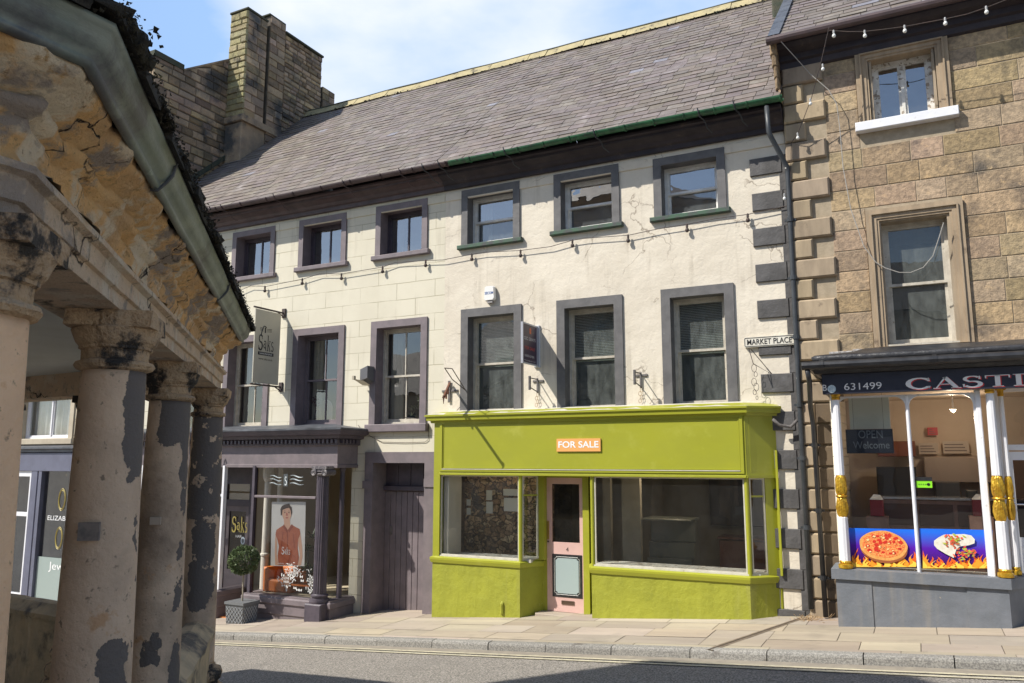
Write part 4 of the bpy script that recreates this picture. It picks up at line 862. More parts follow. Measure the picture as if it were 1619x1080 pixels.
for k in range(3600):
    v = Vector((R.gauss(0, 1), R.gauss(0, 1), R.gauss(0, 1))).normalized(); rr_ = (.27*R.uniform(.55, 1)**.4)*(1+.12*noise.noise(v*2.3+Vector((3, 1, 2)))); p = cc+v*rr_; p.z = cc.z+(p.z-cc.z)*.93
    d = (v+Vector((R.gauss(0, .7), R.gauss(0, .7), R.gauss(0, .7)))).normalized(); s_ = d.cross(Vector((R.random(), R.random(), R.random()))).normalized(); l, w__ = R.uniform(.024, .040), R.uniform(.010, .015)
    mb.add([p-d*l*.5, p-s_*w__, p+d*l, p+s_*w__], [(0, 1, 2, 3)], R.uniform(.45, 1.6))
mb.build('crown', mat('bay_leaf', (.075, .115, .04), (.15, .19, .09), 30, .4, tint=True), parent=bt)

# ================================================================== right (green shop) house
hg = thing('terraced_house', (-4.4, 11.5, zg(-4.4)), 'cracked cream rendered house with charcoal window surrounds and corner blocks above the lime green shop', 'house')
ops2 = []
for k, (tl, br) in enumerate((((731, 302.4), (822.5, 378)), ((876, 277.5), (980.5, 354)), ((1032.5, 253), (1149.5, 331)))):
    o = R4(tl, br, W); w_, op = sash_window(hg, o, W, .125, .03, .17, M['charcoal'], M['white'], M['glass_sky'], 'sash', sill=(.05, .055, .06), msill=mat('mossy_painted_sill', (.05, .055, .055), (.04, .10, .055), 8, .6) if k == 0 else bpy.data.materials['mossy_painted_sill'], curtain=((.0, .28),) if k == 0 else None, mgl2=M['glass_film']); ops2.append(op)
for k, (tl, br) in enumerate((((730, 490.2), (825.5, 655)), ((880.5, 476), (988, 650)), ((1045, 458.7), (1168, 643)))):
    o = R4(tl, br, W); w_, op = sash_window(hg, o, W, .14, .03, .17, M['charcoal'], M['whitegrey'], M['glass_dirty'], 'sash', sill=(.02, .03, .0), msill=M['peel'], blind=(o[2]+o[3])/2-.05, zmid=(o[2]+o[3])/2-.03); ops2.append(op)
YG = 11.2
zfb2, zft2, zct2 = at(900, 750, YG).z, at(900, 664, YG).z, 3.04
gx0, gx1 = XS+.02, at(1183, 800, YG).x
mb = MB(); cuts(mb, XS, XC, -.9, 7.25, W, .3, ops2+[(gx0+.15, gx1+.22, -.6, zfb2+.25)])
mb.build('wall', M['cream'], parent=hg)
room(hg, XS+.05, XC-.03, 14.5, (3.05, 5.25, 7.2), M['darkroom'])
mb = MB(); mb.quad((XS, 20.5, -1), (2.2, 20.5, -1), (2.2, 20.5, 7.5), (XS, 20.5, 7.5)); mb.build('back_wall', M['chimstone'], parent=hg)
roof_of(hg, XS+.005, XC+.02, 12)
mb = MB(); mb.sweep([(XS, W), (XC, W)], corn_prof); mb.build('cornice', M['blackwood'], parent=hg)
gg = gutter(hg, XS+.345, XC+.06, M['greenmetal'], [at(p, 250, EY).x for p in (672, 697, 800, 942, 1108, 1165)], M['pipe'])
mb = MB(); mb.box(XS, XC, W-.022, W+.02, 6.86, 7.0, ch=.006); mb.build('frieze_band', M['cream'], parent=hg)
for k in range(7):
    pass
# corner blocks
mb = MB(); z = 6.70; k = 0
while z > .2:
    h = .262
    if k % 2 == 0:
        lx = XC-.50+R.uniform(-.015, .015); t = 1
        mb.box(lx, XC-.06, W-.035, W+.01, z-h, z, ch=.008)
        mb.box(XC-.059, XC, W-.02, W+.01, z-h, z)
    else: mb.box(XC-.10, XC, W-.022, W+.01, z-h-.0, z, ch=.004)
    z -= h+.003; k += 1
mb.build('quoins', M['quoinpaint'], parent=hg)
# --- green shopfront
pathL = [(gx0, W), (gx0, YG), (-5.58, YG), (-5.37, 11.62)]; pathR = [(-4.56, 11.62), (-4.40, YG), (-2.13, YG), (-1.80, W)]
zsb, zst = at(1000, 905, YG).z, at(760, 888, YG).z
zsill = .78
mb = MB()
for pth in (pathL, pathR): mb.sweep(pth, [(0, -1.2), (0, zsill-.1)], seg=.08, jit=.006)
riser = mb.build('stall_riser', M['lime_render'], parent=hg)
mb = MB()
for pth in (pathL, pathR): mb.sweep(pth, [(-.02, zsill-.11), (.02, zsill-.10), (.035, zsill-.05), (.035, zsill-.02), (0, zsill), (-.1, zsill+.003)])
mb.build('sill', M['lime'], parent=hg)
mb = MB(); mb.sweep(pathL[1:], [(-.012, zsill+.0005), (-.012, zsill+.02), (-.1, zsill+.02)]); mb.sweep(pathR[:], [(-.012, zsill+.0005), (-.012, zsill+.02), (-.1, zsill+.02)]); mb.build('inner_sill', M['bead'], parent=hg)
# fascia
mb = MB(); mb.box(gx0, gx1, YG, YG+.08, zfb2+.01, zft2+.02)
mb.sweep([(gx1+.0, YG+.002), (gx1+.36, W-.01)], [(-.05, zfb2+.01), (0, zfb2+.01), (0, zft2+.02), (-.05, zft2+.02)])
fa = mb.build('shop_fascia', M['lime'], parent=hg)
mb = MB(); mb.ring((gx0+.12, gx1-.03, zfb2+.03, zft2+.018), (gx0+.165, gx1-.075, zfb2+.075, zft2-.02), YG-.02, YG+.001, YG-.002)
mb.ring((gx0+.17, gx1-.08, zfb2+.08, zft2-.022), (gx0+.185, gx1-.095, zfb2+.095, zft2-.035), YG-.008, YG+.001)
mb.sweep([(gx1+.04, YG+.045), (gx1+.18, YG+.165)], [(0, zfb2+.06), (.012, zfb2+.06), (.012, zft2-.03), (0, zft2-.03)])
mb.build('fascia_moulding', M['lime'], parent=fa)
mb = MB(); mb.box(gx0+.17, gx1-.08, YG-.027, YG-.0205, zfb2+.062, zfb2+.074); mb.build('bead_highlight', M['bead'], parent=fa)  # pale strip paints the light caught along the top of the lower moulding
mb = MB(); pc = [(gx0-.04, W), (gx0-.04, YG), (gx1+.02, YG), (gx1+.40, W-.0)]
mb.sweep(pc, [(-.05, zft2-.005), (.02, zft2-.0), (.025, zft2+.035), (.075, zft2+.04), (.08, zft2+.10), (.10, zft2+.105), (.10, zft2+.13), (-.12, zft2+.19)])
mb.build('shop_cornice', M['lime'], parent=hg)
mb = MB(); mb.sweep(pc, [(.085, zft2+.1365), (-.25, zft2+.215), (-.33, zft2+.22), (-.33, zft2+.18)], seg=.2, jit=.012); mb.build('lead_capping', M['bead'], parent=hg)
mb = MB(); mb.box(gx0+.12, gx1+.0, YG-.03, YG+.08, zfb2-.03, zfb2+.0095, ch=.006); mb.sweep([(gx1+.0, YG-.01), (gx1+.34, W-.02)], [(-.05, zfb2-.03), (0.02, zfb2-.03), (.02, zfb2+.0095), (-.05, zfb2+.0095)])
# posts
def post(mb, x, y, r=.03, z0=zsill, z1=zfb2-.03, n=10): mb.lathe(x, y, [(r, z0), (r, z1)], n)
mb.box(gx0, gx0+.12, YG, W-.02, zsill, zfb2+.01)           # left pilaster
for (x, y) in ((-5.585, YG+.035), (-4.385, YG+.035), (gx1-.02, YG+.04)): post(mb, x, y)
mb.box(-5.40, -5.30, 11.5, 11.64, zsill-.0, zfb2-.03); mb.box(-4.66, -4.56, 11.52, 11.64, -.3, zfb2-.03); mb.box(-5.38, -5.30, 11.60, 11.66, -.3, zsill)
def slab(mb, a_, b_, th, z0, z1):
    a_ = Vector((*a_, 0)); b_ = Vector((*b_, 0)); d = (b_-a_).normalized(); n_ = Vector((-d.y, d.x, 0))*th
    v = [a_, b_, b_+n_, a_+n_]; mb.add([q+Vector((0, 0, z0)) for q in v]+[q+Vector((0, 0, z1)) for q in v], [(0, 1, 5, 4), (1, 2, 6, 5), (2, 3, 7, 6), (3, 0, 4, 7), (4, 5, 6, 7), (3, 2, 1, 0)])
slab(mb, (-5.375, 11.6), (-5.36, 11.5), .05, zsill, zfb2-.03); slab(mb, (-4.55, 11.6), (-4.52, 11.50), .06, zsill, zfb2-.03)
slab(mb, (gx1+.20, YG+.20), (gx1+.34, W), .05, zsill, zfb2-.03)
mb3_ = MB(); slab(mb3_, (gx1+.34, W-.02), (gx1+.38, W+.02), .03, zg(-1.8)-.1, zft2); mb3_.build('corner_board', M['lime'], parent=hg)
mb2_ = MB(); mb2_.box(gx1+.345, gx1+.375, W-.085, W-.03, zsill, zfb2+.35); mb2_.build('corner_strip', M['lime'], parent=hg)
mb.box(-5.30, -4.66, 11.55, 11.66, zfb2-.06, zfb2+.3)
# recess soffit
mb.box(gx0+.05, gx1-.02, YG+.085, 11.9, zfb2+.02, zfb2+.06)
fr2 = mb.build('shopfront_frame', M['lime'], parent=hg)
mb = MB()
def wframe(a_, b_, z0, z1, w_=.018, y_in=.03):
    global mb
    a_ = Vector((*a_, 0)); b_ = Vector((*b_, 0)); d = (b_-a_).normalized()
    slab(mb, (a_.x, a_.y), ((a_+d*w_).x, (a_+d*w_).y), y_in, z0, z1); slab(mb, ((b_-d*w_).x, (b_-d*w_).y), (b_.x, b_.y), y_in, z0, z1)
    slab(mb, ((a_+d*w_).x, (a_+d*w_).y), ((b_-d*w_).x, (b_-d*w_).y), y_in, z0, z0+w_); slab(mb, ((a_+d*w_).x, (a_+d*w_).y), ((b_-d*w_).x, (b_-d*w_).y), y_in, z1-w_, z1)
zA, zB = zsill+.021, zfb2-.031
PN = [((gx0+.125, YG+.03), (-5.61, YG+.03)), ((-5.56, YG+.055), (-5.40, 11.49)), ((-4.50, 11.47), (-4.41, YG+.075)), ((-4.35, YG+.03), (gx1-.05, YG+.03)), ((gx1+.015, YG+.06), (gx1+.19, YG+.20))]
for k, (a_, b_) in enumerate(PN): mb = MB(); wframe(a_, b_, zA, zB); mb.build('glazing_bead', M['bead'], parent=fr2)
mb = MB(); zt = at(835, 783, 11.35).z; slab(mb, (-5.55, YG+.06), (-5.405, 11.48), .03, zt-.012, zt+.012); zt = at(1195, 785, 11.3).z; slab(mb, (gx1+.02, YG+.064), (gx1+.186, YG+.197), .03, zt-.012, zt+.012); mb.build('glazing_bar', M['lime'], parent=fr2)
for (a_, b_) in PN:
    mb = MB(); dy = .015; mb.quad((a_[0], a_[1]+dy, zA), (b_[0], b_[1]+dy, zA), (b_[0], b_[1]+dy, zB), (a_[0], a_[1]+dy, zB)); mb.build('pane', M['glass_shop'], parent=fr2)
# pink door
dx0, dx1 = -5.30, -4.66; yd2 = 11.60; z0 = .0; z1 = zfb2-.06
mb = MB(); kz = at(900, 858, yd2).z
zl0 = at(900, 945, yd2).z; zl1 = at(900, 877, yd2).z
mb.ring((dx0, dx1, z0+.01, z1), (dx0+.085, dx1-.085, kz, z1-.10), yd2, yd2+.04)
gd = mb.build('shop_door', M['pink'], parent=hg)
pane((dx0+.085, dx1-.085, kz, z1-.10), yd2+.02, 'pane', glass('dark_glass', (.45, .45, .45), refl=.05, dirt=.03), gd)
lp0, lp1, lq0, lq1 = dx0+.09, dx1-.05, zl0, zl1
mb = MB(); mb.box(lp0, lp1, yd2-.006, yd2, lq0, lq1); mb.build('lower_panel', M['black'], parent=gd)
mb = MB(); i_ = .045; c_ = .03; X0, X1, Z0, Z1 = lp0+i_, lp1-i_, lq0+i_, lq1-i_
def notch(X0, X1, Z0, Z1, c_): return [(X0+c_, Z0), (X1-c_, Z0), (X1-c_, Z0+c_*.6), (X1, Z0+c_), (X1, Z1-c_), (X1-c_, Z1-c_*.6), (X1-c_, Z1), (X0+c_, Z1), (X0+c_, Z1-c_*.6), (X0, Z1-c_), (X0, Z0+c_), (X0+c_, Z0+c_*.6)]
mb.poly([(x, yd2-.008, z) for x, z in notch(X0+.012, X1-.012, Z0+.012, Z1-.012, c_)]); mb.build('panel_inset', flat('pale_blue_grey', (.36, .44, .44), .3), parent=gd)
mb = MB(); pp_ = [(x, yd2-.009, z) for x, z in notch(X0-.006, X1+.006, Z0-.006, Z1+.006, c_)]; mb.tube(pp_+[pp_[0]], .0035, 4); mb.build('panel_line', flat('line_white', (.7, .72, .7)), parent=gd)
mb = MB(); q = at(898, 953, yd2); mb.ring((q.x-.105, q.x+.105, q.z-.028, q.z+.028), (q.x-.085, q.x+.085, q.z-.014, q.z+.014), yd2-.012, yd2+.0); mb.box(q.x-.084, q.x+.084, yd2-.006, yd2-.001, q.z-.013, q.z+.013); mb.build('letter_box', flat('bronze', (.16, .11, .08), .4, .6), parent=gd)
text('4', (at(895, 872, yd2).x, yd2-.003, at(895, 872, yd2).z), None, .065, M['iron'], parent=gd, name='house_number')
mb = MB(); q = at(865, 838, yd2); mb.box(dx0+.008, dx0+.038, yd2-.012, yd2, q.z-.14, q.z+.14); mb.build('finger_plate', flat('brass', (.5, .34, .1), .35, .8), parent=gd)
mb = MB(); q = at(866, 853, yd2); mb.lathe(0, 0, [(.001, 0)], 3) if 0 else None; mb.tube([(dx0+.024, yd2-.02, q.z-.03), (dx0+.024, yd2, q.z-.03)], .012, 10); mb.build('lock', M['iron'], parent=gd)
mb = MB(); mb.box(dx0-.1, dx1+.1, 11.35, yd2+.1, -.3, .004, ch=.01); mb.build('doorstep', M['flag'], parent=hg)
# small blocked bolt stub on left riser
mb = MB(); q = at(794, 968, YG); mb.tube([(q.x, YG-.005, q.z-.02), (q.x, YG-.01, q.z+.12), (q.x+.005, YG+.02, q.z+.15)], .03, 8); mb.build('pipe_stub', M['lime_render'], parent=hg)
# interior of the empty shop
mb = MB(); gi = (XS+.06, -1.5)
mb.quad((gi[0], 17, -.6), (gi[1], 17, -.6), (gi[1], 17, 2.9), (gi[0], 17, 2.9)); mb.quad((gi[1]+.04, 11.8, -.6), (gi[1]+.04, 17, -.6), (gi[1]+.04, 17, 2.9), (gi[1]+.04, 11.8, 2.9))
mb.box(gi[0], gi[1], 11.9, 17, zfb2+.18, zfb2+.24); mb.box(gi[0], gi[1], 11.75, 17, -.2, -.02)
mb.box(at(983, 800, 12.6).x, at(1012, 800, 12.6).x, 12.6, 12.7, -.05, 2.3); mb.box(at(953, 800, 12.9).x, at(965, 800, 12.9).x, 12.9, 13.0, -.05, 2.3)
mb.build('shop_interior', mat('dingy_shop_wall', (.42, .38, .30), (.32, .29, .23), 1.5, .9), parent=hg)
mb = MB(); rnd = random.Random(5); YR = 12.15
def rubble(mb, x0, x1, z0, z1, Y, n, rnd):
    pts = []
    cx_n = int((x1-x0)/.17); cz_n = int((z1-z0)/.125)
    for i in range(cz_n):
        for k in range(cx_n):
            cx_ = x0+(k+.5+(.5 if i % 2 else 0)+rnd.uniform(-.2, .2))*.17; c_z = z0+(i+.5+rnd.uniform(-.2, .2))*.125; rx, rz_ = .088*rnd.uniform(.75, 1.2), .062*rnd.uniform(.8, 1.15); m_ = rnd.choice((5, 6, 7)); t = rnd.uniform(.6, 1.5); pr = rnd.uniform(.012, .035)
            a = []; b = []
            for q in range(m_):
                an = q/m_*6.283+rnd.uniform(-.25, .25)+.5; e = rnd.uniform(.9, 1.12); sq_ = 1/max(abs(math.cos(an)), abs(math.sin(an)))**.5
                a.append((cx_+rx*e*sq_*math.cos(an), Y, c_z+rz_*e*sq_*math.sin(an))); b.append((cx_+rx*.88*e*sq_*math.cos(an), Y-pr, c_z+rz_*.88*e*sq_*math.sin(an)))
            mb.add(a+b, [(q, (q+1) % m_, m_+(q+1) % m_, m_+q) for q in range(m_)]+[tuple(range(m_, 2*m_))], (t, t*rnd.uniform(.85, 1), t*rnd.uniform(.7, 1)))
def rubble_mat():
    m = bpy.data.materials.new('brown_rubble_stone'); m.use_nodes = True; t = m.node_tree; N = t.nodes.new; L = t.links.new; b = t.nodes['Principled BSDF']; b.inputs['Roughness'].default_value = .9
    g = N('ShaderNodeNewGeometry'); wn = N('ShaderNodeTexNoise'); wn.inputs['Scale'].default_value = 7; wn.inputs['Detail'].default_value = 4; L(g.outputs['Position'], wn.inputs['Vector']); wa = N('ShaderNodeVectorMath'); wa.operation = 'SCALE'; wa.inputs['Scale'].default_value = .17; L(wn.outputs['Color'], wa.inputs[0]); ad = N('ShaderNodeVectorMath'); L(g.outputs['Position'], ad.inputs[0]); L(wa.outputs[0], ad.inputs[1])
    mp = N('ShaderNodeMapping'); mp.inputs['Scale'].default_value = (1, 1, 1.45); L(ad.outputs[0], mp.inputs[0])
    v1 = N('ShaderNodeTexVoronoi'); v1.inputs['Scale'].default_value = 8.0; L(mp.outputs[0], v1.inputs['Vector']); v2 = N('ShaderNodeTexVoronoi'); v2.feature = 'DISTANCE_TO_EDGE'; v2.inputs['Scale'].default_value = 8.0; L(mp.outputs[0], v2.inputs['Vector'])
    sp = N('ShaderNodeSeparateColor'); L(v1.outputs['Color'], sp.inputs[0]); cr_ = N('ShaderNodeValToRGB'); e = cr_.color_ramp.elements; e[0].color = (.16, .115, .08, 1); e[1].color = (.80, .62, .40, 1); k = e.new(.4); k.color = (.46, .29, .17, 1); k = e.new(.7); k.color = (.62, .42, .26, 1); L(sp.outputs[0], cr_.inputs[0])
    n2 = N('ShaderNodeTexNoise'); n2.inputs['Scale'].default_value = 25; n2.inputs['Detail'].default_value = 6; L(g.outputs['Position'], n2.inputs['Vector']); mr = N('ShaderNodeMapRange'); mr.inputs[1].default_value = .35; mr.inputs[2].default_value = .65; mr.inputs[3].default_value = .55; mr.inputs[4].default_value = 1.15; L(n2.outputs['Fac'], mr.inputs[0])
    x = N('ShaderNodeMix'); x.data_type = 'RGBA'; x.blend_type = 'MULTIPLY'; x.inputs['Factor'].default_value = 1; L(cr_.outputs[0], x.inputs['A']); L(mr.outputs[0], x.inputs['B'])
    ed = N('ShaderNodeMapRange'); ed.inputs[1].default_value = .02; ed.inputs[2].default_value = .09; L(v2.outputs['Distance'], ed.inputs[0]); y = N('ShaderNodeMix'); y.data_type = 'RGBA'; y.inputs['A'].default_value = (.13, .10, .075, 1); L(ed.outputs[0], y.inputs['Factor']); L(x.outputs['Result'], y.inputs['B']); L(y.outputs['Result'], b.inputs['Base Color'])
    h = N('ShaderNodeMath'); h.operation = 'MULTIPLY_ADD'; h.inputs[1].default_value = .3; L(n2.outputs['Fac'], h.inputs[0]); L(ed.outputs[0], h.inputs[2]); bp = N('ShaderNodeBump'); bp.inputs['Strength'].default_value = 1; bp.inputs['Distance'].default_value = .03; L(h.outputs[0], bp.inputs['Height']); L(bp.outputs[0], b.inputs['Normal']); return m
mb.box(gi[0], -5.55, YR+.002, YR+.3, -.1, 2.5)
o = mb.build('rubble_wall', rubble_mat(), parent=hg)
mb = MB(); xx_ = at(720, 820, YR-.5).x; mb.box(gi[0]+.1, gi[0]+.2, YG+.1, YG+.5, zsill+.02, zfb2, ch=.01); mb.box(gi[0]+.1, xx_, YR-.55, YR-.5, 0, zfb2+.2, ch=.01); mb.box(xx_-.14, xx_-.11, YR-.56, YR-.551, 0, zfb2+.2); mb.build('window_return', M['roomlight'], parent=hg)
mb = MB(); mb.box(gx0+.1, -5.45, YG+.11, 11.75, zsill-.03, zsill+.018); mb.box(-4.4, gx1+.1, YG+.11, 11.8, zsill-.03, zsill+.018); mb.build('display_shelf', M['peel'], parent=hg)
def fixture(name, boxes, m, label, cat, group=None):
    mb = MB()
    for b_ in boxes: mb.box(*b_, ch=.01)
    o = mb.build(name, m); return tag(o, label, cat, group)
sg_ = flat('dim_grey_green', (.16, .17, .145), .4)
fixture('chiller_counter', [(-4.05, -3.3, 12.6, 13.2, -.02, .55), (-4.05, -3.3, 12.75, 13.2, .55, .75), (-4.05, -3.3, 12.9, 13.2, .75, 1.0), (-4.05, -3.3, 13.0, 13.2, 1.0, 1.35), (-4.07, -3.28, 12.6, 13.22, 1.36, 1.39)], sg_, 'stepped grey glass display counter inside the empty lime green shop', 'counter')
fixture('shop_counter', [(-3.2, -1.9, 14.2, 14.7, -.02, .95), (-3.22, -1.88, 14.15, 14.75, .96, 1.0)], flat('dark_red_wood', (.14, .06, .045), .4), 'long dark wooden counter at the back of the empty green shop', 'counter')
fixture('wall_board', [(-3.9, -1.8, 16.6, 16.7, 1.0, 2.1)], flat('dark_board', (.035, .025, .022), .5), 'dark brown panel on the back wall of the empty green shop', 'panel')
for (tl, br, lab) in (((738, 789.5), (744, 799.5), 'upper of two small white notices on the rubble wall'), ((738, 803), (744, 814), 'lower of two small white notices on the rubble wall'), ((769, 775), (778, 791), 'upper of two taller white notices on the rubble wall'), ((769, 793), (779, 812), 'lower of two taller white notices on the rubble wall'), ((796, 773), (822, 784), 'upper wide white board on the rubble wall'), ((797, 787), (823, 809), 'lower wide white board on the rubble wall')):
    a = at(*tl, YR-.06); b = at(*br, YR-.06); mb = MB(); mb.box(a.x, b.x, YR-.07, YR-.055, b.z, a.z, ch=.003); tag(mb.build('wall_notice', flat('paper_white', (.85, .85, .82))), lab, 'notice', 'notices on the rubble wall')

# small hardware on the cream wall -------------------------------------------------
def decal(name, pts, Y, m, parent): 
    mb = MB(); mb.poly([at(a_, b_, Y) for a_, b_ in pts][::-1]); return mb.build(name, m, parent=parent)
q0 = at(881, 714, YG); q1 = at(950, 693, YG)
fs = thing('for_sale_sign', (q0.x, YG-.01, q0.z), 'small orange FOR SALE plaque on the lime green fascia', 'sign')
mb = MB(); mb.box(q0.x, q1.x, YG-.022, YG-.002, q0.z, q1.z+.0); mb.build('board', flat('sign_orange', (.80, .40, .13), .4), parent=fs)
text('FOR SALE', (q0.x+.03, YG-.024, q0.z+.055), q1.x-q0.x-.06, .1, flat('letter_white', (0, 0, 0)), parent=fs, bold=.02)
# street name plate
a = at(1177, 551, W-.03); b = at(1256, 528, W-.03)
sp = thing('street_name_sign', (a.x, W, a.z), 'white street name plate reading MARKET PLACE beside the corner blocks', 'sign')
mb = MB(); zc = (at(1216, 540, W).z); hh = .072; x0, x1 = a.x, b.x+.01; cr_ = .02
def rrect(x0, x1, z0, z1, r, y, n=5):
    out = []
    for (cx_, cz_, a0) in ((x1-r, z0+r, -90), (x1-r, z1-r, 0), (x0+r, z1-r, 90), (x0+r, z0+r, 180)):
        for k in range(n+1): t = rad(a0+90*k/n); out.append((cx_+r*math.cos(t), y, cz_+r*math.sin(t)))
    return out
f_ = rrect(x0, x1, zc-hh, zc+hh, cr_, W-.05); b_ = rrect(x0, x1, zc-hh, zc+hh, cr_, W-.01); n = len(f_)
mb.add(f_+b_, [tuple(range(n))]+[(k, k+n, (k+1) % n+n, (k+1) % n) for k in range(n)]); mb.build('plate', mat('enamel_white', (.72, .69, .60), (.66, .62, .53), 6, .4, stain=(.3, .2, .12), sscale=15, spos=(.68, .7)), parent=sp)
mb = MB(); mb.tube(rrect(x0+.012, x1-.012, zc-hh+.012, zc+hh-.012, cr_*.7, W-.052)+[rrect(x0+.012, x1-.012, zc-hh+.012, zc+hh-.012, cr_*.7, W-.052)[0]], .004, 4); mb.build('border', M['black'], parent=sp)
text('MARKET PLACE', (x0+.045, W-.053, zc-.04), x1-x0-.09, .08, M['black'], parent=sp, bold=.012)
# alarm box
q = at(775, 464, W-.05); ab = thing('alarm_box', (q.x, W, q.z), 'white burglar alarm box with blue lettering above the first tall window', 'alarm box')
mb = MB(); pts = [(-.11, -.10), (-.09, -.13), (.07, -.13), (.10, -.09), (.085, .11), (.05, .135), (-.07, .135), (-.10, .11)]
mb.add([(q.x+x*.88, W-.085, q.z+z*.9) for x, z in pts]+[(q.x+x, W-.02, q.z+z) for x, z in pts], [tuple(range(8))]+[(k, k+8, (k+1) % 8+8, (k+1) % 8) for k in range(8)]); mb.build('case', flat('plastic_white', (.78, .77, .74), .35), parent=ab)
text('SECOM', (q.x-.085, W-.087, q.z-.02), .16, .045, flat('letter_blue', (.02, .09, .32)), parent=ab, bold=.02)
mb = MB(); mb.box(q.x-.05, q.x+.05, W-.07, W-.01, q.z-.165, q.z-.131); mb.build('lamp', flat('plastic_grey', (.3, .28, .27), .4), parent=ab)
# estate agent board projecting from the wall
bx = -5.40; bz0, bz1 = 3.83, 4.46
eb = thing('estate_agent_board', (bx, W, bz0), 'dark navy estate agent board projecting edge on beside the first tall window', 'sign')
mb = MB(); mb.box(bx-.012, bx+.012, 10.93, 11.45, bz0, bz1); mb.build('panel', flat('board_navy', (.035, .02, .045), .35, c2=(.05, .025, .05)), parent=eb)
mb = MB(); mb.ring((10.92, 11.46, bz0-.012, bz1+.012), (10.945, 11.435, bz0+.012, bz1-.012), -.018, .018); mb.tf = None
mb.v = [Vector((bx+p.y, p.x, p.z)) for p in mb.v]; mb.box(bx-.05, bx+.05, 11.461, 11.5, bz0-.03, bz1+.03, ch=.01); mb.build('frame', flat('frame_silver', (.45, .46, .5), .4, .3), parent=eb)
D = {'xdir': (0, 1, 0), 'zdir': (0, 0, 1)}
text('GSC GRAYS', (bx+.0135, 10.97, bz0+.37), .42, .05, flat('letter_pale', (.6, .6, .62)), parent=eb, xdir=(0, 1, 0)); text('FOR SALE', (bx+.0135, 11.0, bz0+.22), .36, .05, flat('letter_red', (.5, .06, .04)), parent=eb, xdir=(0, 1, 0))
text('01833 637000', (bx+.0135, 11.0, bz0+.10), .34, .035, flat('letter_pale', (0, 0, 0)), parent=eb, xdir=(0, 1, 0)); text('www.gscgrays.co.uk', (bx+.0135, 10.97, bz0+.03), .42, .028, flat('letter_pale', (0, 0, 0)), parent=eb, xdir=(0, 1, 0))
mb = MB(); yy, zz_ = 11.2, bz1-.1; mb.poly([(bx+.0135, yy-.03, zz_-.05), (bx+.0135, yy+.03, zz_-.05), (bx+.0135, yy+.035, zz_+.02), (bx+.0135, yy, zz_+.06), (bx+.0135, yy-.035, zz_+.02)]); mb.build('emblem', flat('letter_red2', (.55, .12, .04)), parent=eb)
# festoon along the cream walls
def festoon(name, sup, bulbs, label, r=.006, bm=None, Y=None, sc=1.0, drop=.05):
    t_ = thing(name, sup[0], label, 'string lights'); mb = MB(); mb.tube(sup, r, 5); mb.build('cable', M['iron'], parent=t_)
    for p in bulbs:
        p = Vector(p); mb = MB(); mb.lathe(p.x, p.y, [(.013*sc, p.z-.05*sc), (.018*sc, p.z-.045*sc), (.018*sc, p.z+.0), (.012*sc, p.z+.012)], 8); sk = mb.build('lamp_holder', M['iron'] if bm is None else flat('holder_grey', (.3, .3, .3)), parent=t_)
        mb = MB(); mb.lathe(p.x, p.y, [(.012*sc, p.z-.05*sc), (.028*sc, p.z-.072*sc), (.032*sc, p.z-.092*sc), (.022*sc, p.z-.115*sc), (.004, p.z-.122*sc)], 10); mb.build('bulb', bm or M['iron'], parent=sk, smooth=True)
    return t_
YF = W-.055
sup = [at(a_, b_, YF) for a_, b_ in ((300, 470), (380, 459), (396, 452), (420, 453), (480, 441), (505, 433), (540, 433), (606, 422), (625, 415), (673, 412), (700, 411), (746, 402), (765, 399), (823, 396), (870, 390), (905, 380), (925, 377), (950, 375), (993, 372), (1040, 362), (1090, 354), (1130, 346), (1182, 339), (1250, 324))]
bl_ = [at(a_, b_, YF) for a_, b_ in ((419, 453), (478, 441), (540, 433), (605, 422), (673, 412), (746, 402), (823, 396), (905, 380), (993, 372), (1086, 355), (1182, 339))]
festoon('string_lights', sup, bl_, 'black cable of bulbs strung across both cream house fronts under the top windows', .006)
# swinging brackets and rusty hooks on the cream wall
def hook_bracket(px_, py_, label, rusty=False):
    q = at(px_, py_, W); t_ = thing('wall_bracket', (q.x, W, q.z), label, 'bracket', 'rusty brackets over the green shop')
    mb = MB(); mb.box(q.x-.09, q.x+.10, W-.02, W, q.z-.015, q.z+.02, ch=.004); mb.box(q.x-.02, q.x+.012, W-.03, W-.021, q.z-.19, q.z+.05, ch=.004); mb.build('wall_plate', M['greymetal'], parent=t_)
    mb = MB(); mb.tube([(q.x-.005, W-.03, q.z+.03), (q.x-.01, W-.28, q.z+.03)], .009, 6); mb.tube([(q.x-.005, W-.03, q.z-.17), (q.x-.01, W-.28, q.z-.12)], .009, 6); mb.box(q.x-.025, q.x+.005, W-.32, W-.281, q.z-.16, q.z+.06, ch=.005); mb.build('arm', M['rust'] if rusty else M['greymetal'], parent=t_)
    mb = MB(); c_ = Vector((q.x-.005, W-.035, q.z-.19))
    for k in range(4):
        cc = c_+Vector((.012*(-1)**k, 0, -.055*k-.03)); mb.tube([cc+Vector((.022*math.cos(t*.63), .004*(-1)**k, .032*math.sin(t*.63))) for t in range(11)], .0035, 4, caps=False)
    mb.build('chain', mat('rusty_yellow_chain', (.45, .3, .12), (.2, .12, .06), 30) if 'rusty_yellow_chain' not in bpy.data.materials else bpy.data.materials['rusty_yellow_chain'], parent=t_)
hook_bracket(851, 603, 'rusty bracket with dangling chain directly under the estate agent board')
hook_bracket(1014, 594, 'rusty bracket with yellowed chain between the second and third tall windows')
q = at(712, 618, W); t_ = thing('wall_bracket', (q.x, W, q.z), 'rust orange bracket with a long pole and bent rod beside the first tall window', 'bracket', 'rusty brackets over the green shop')
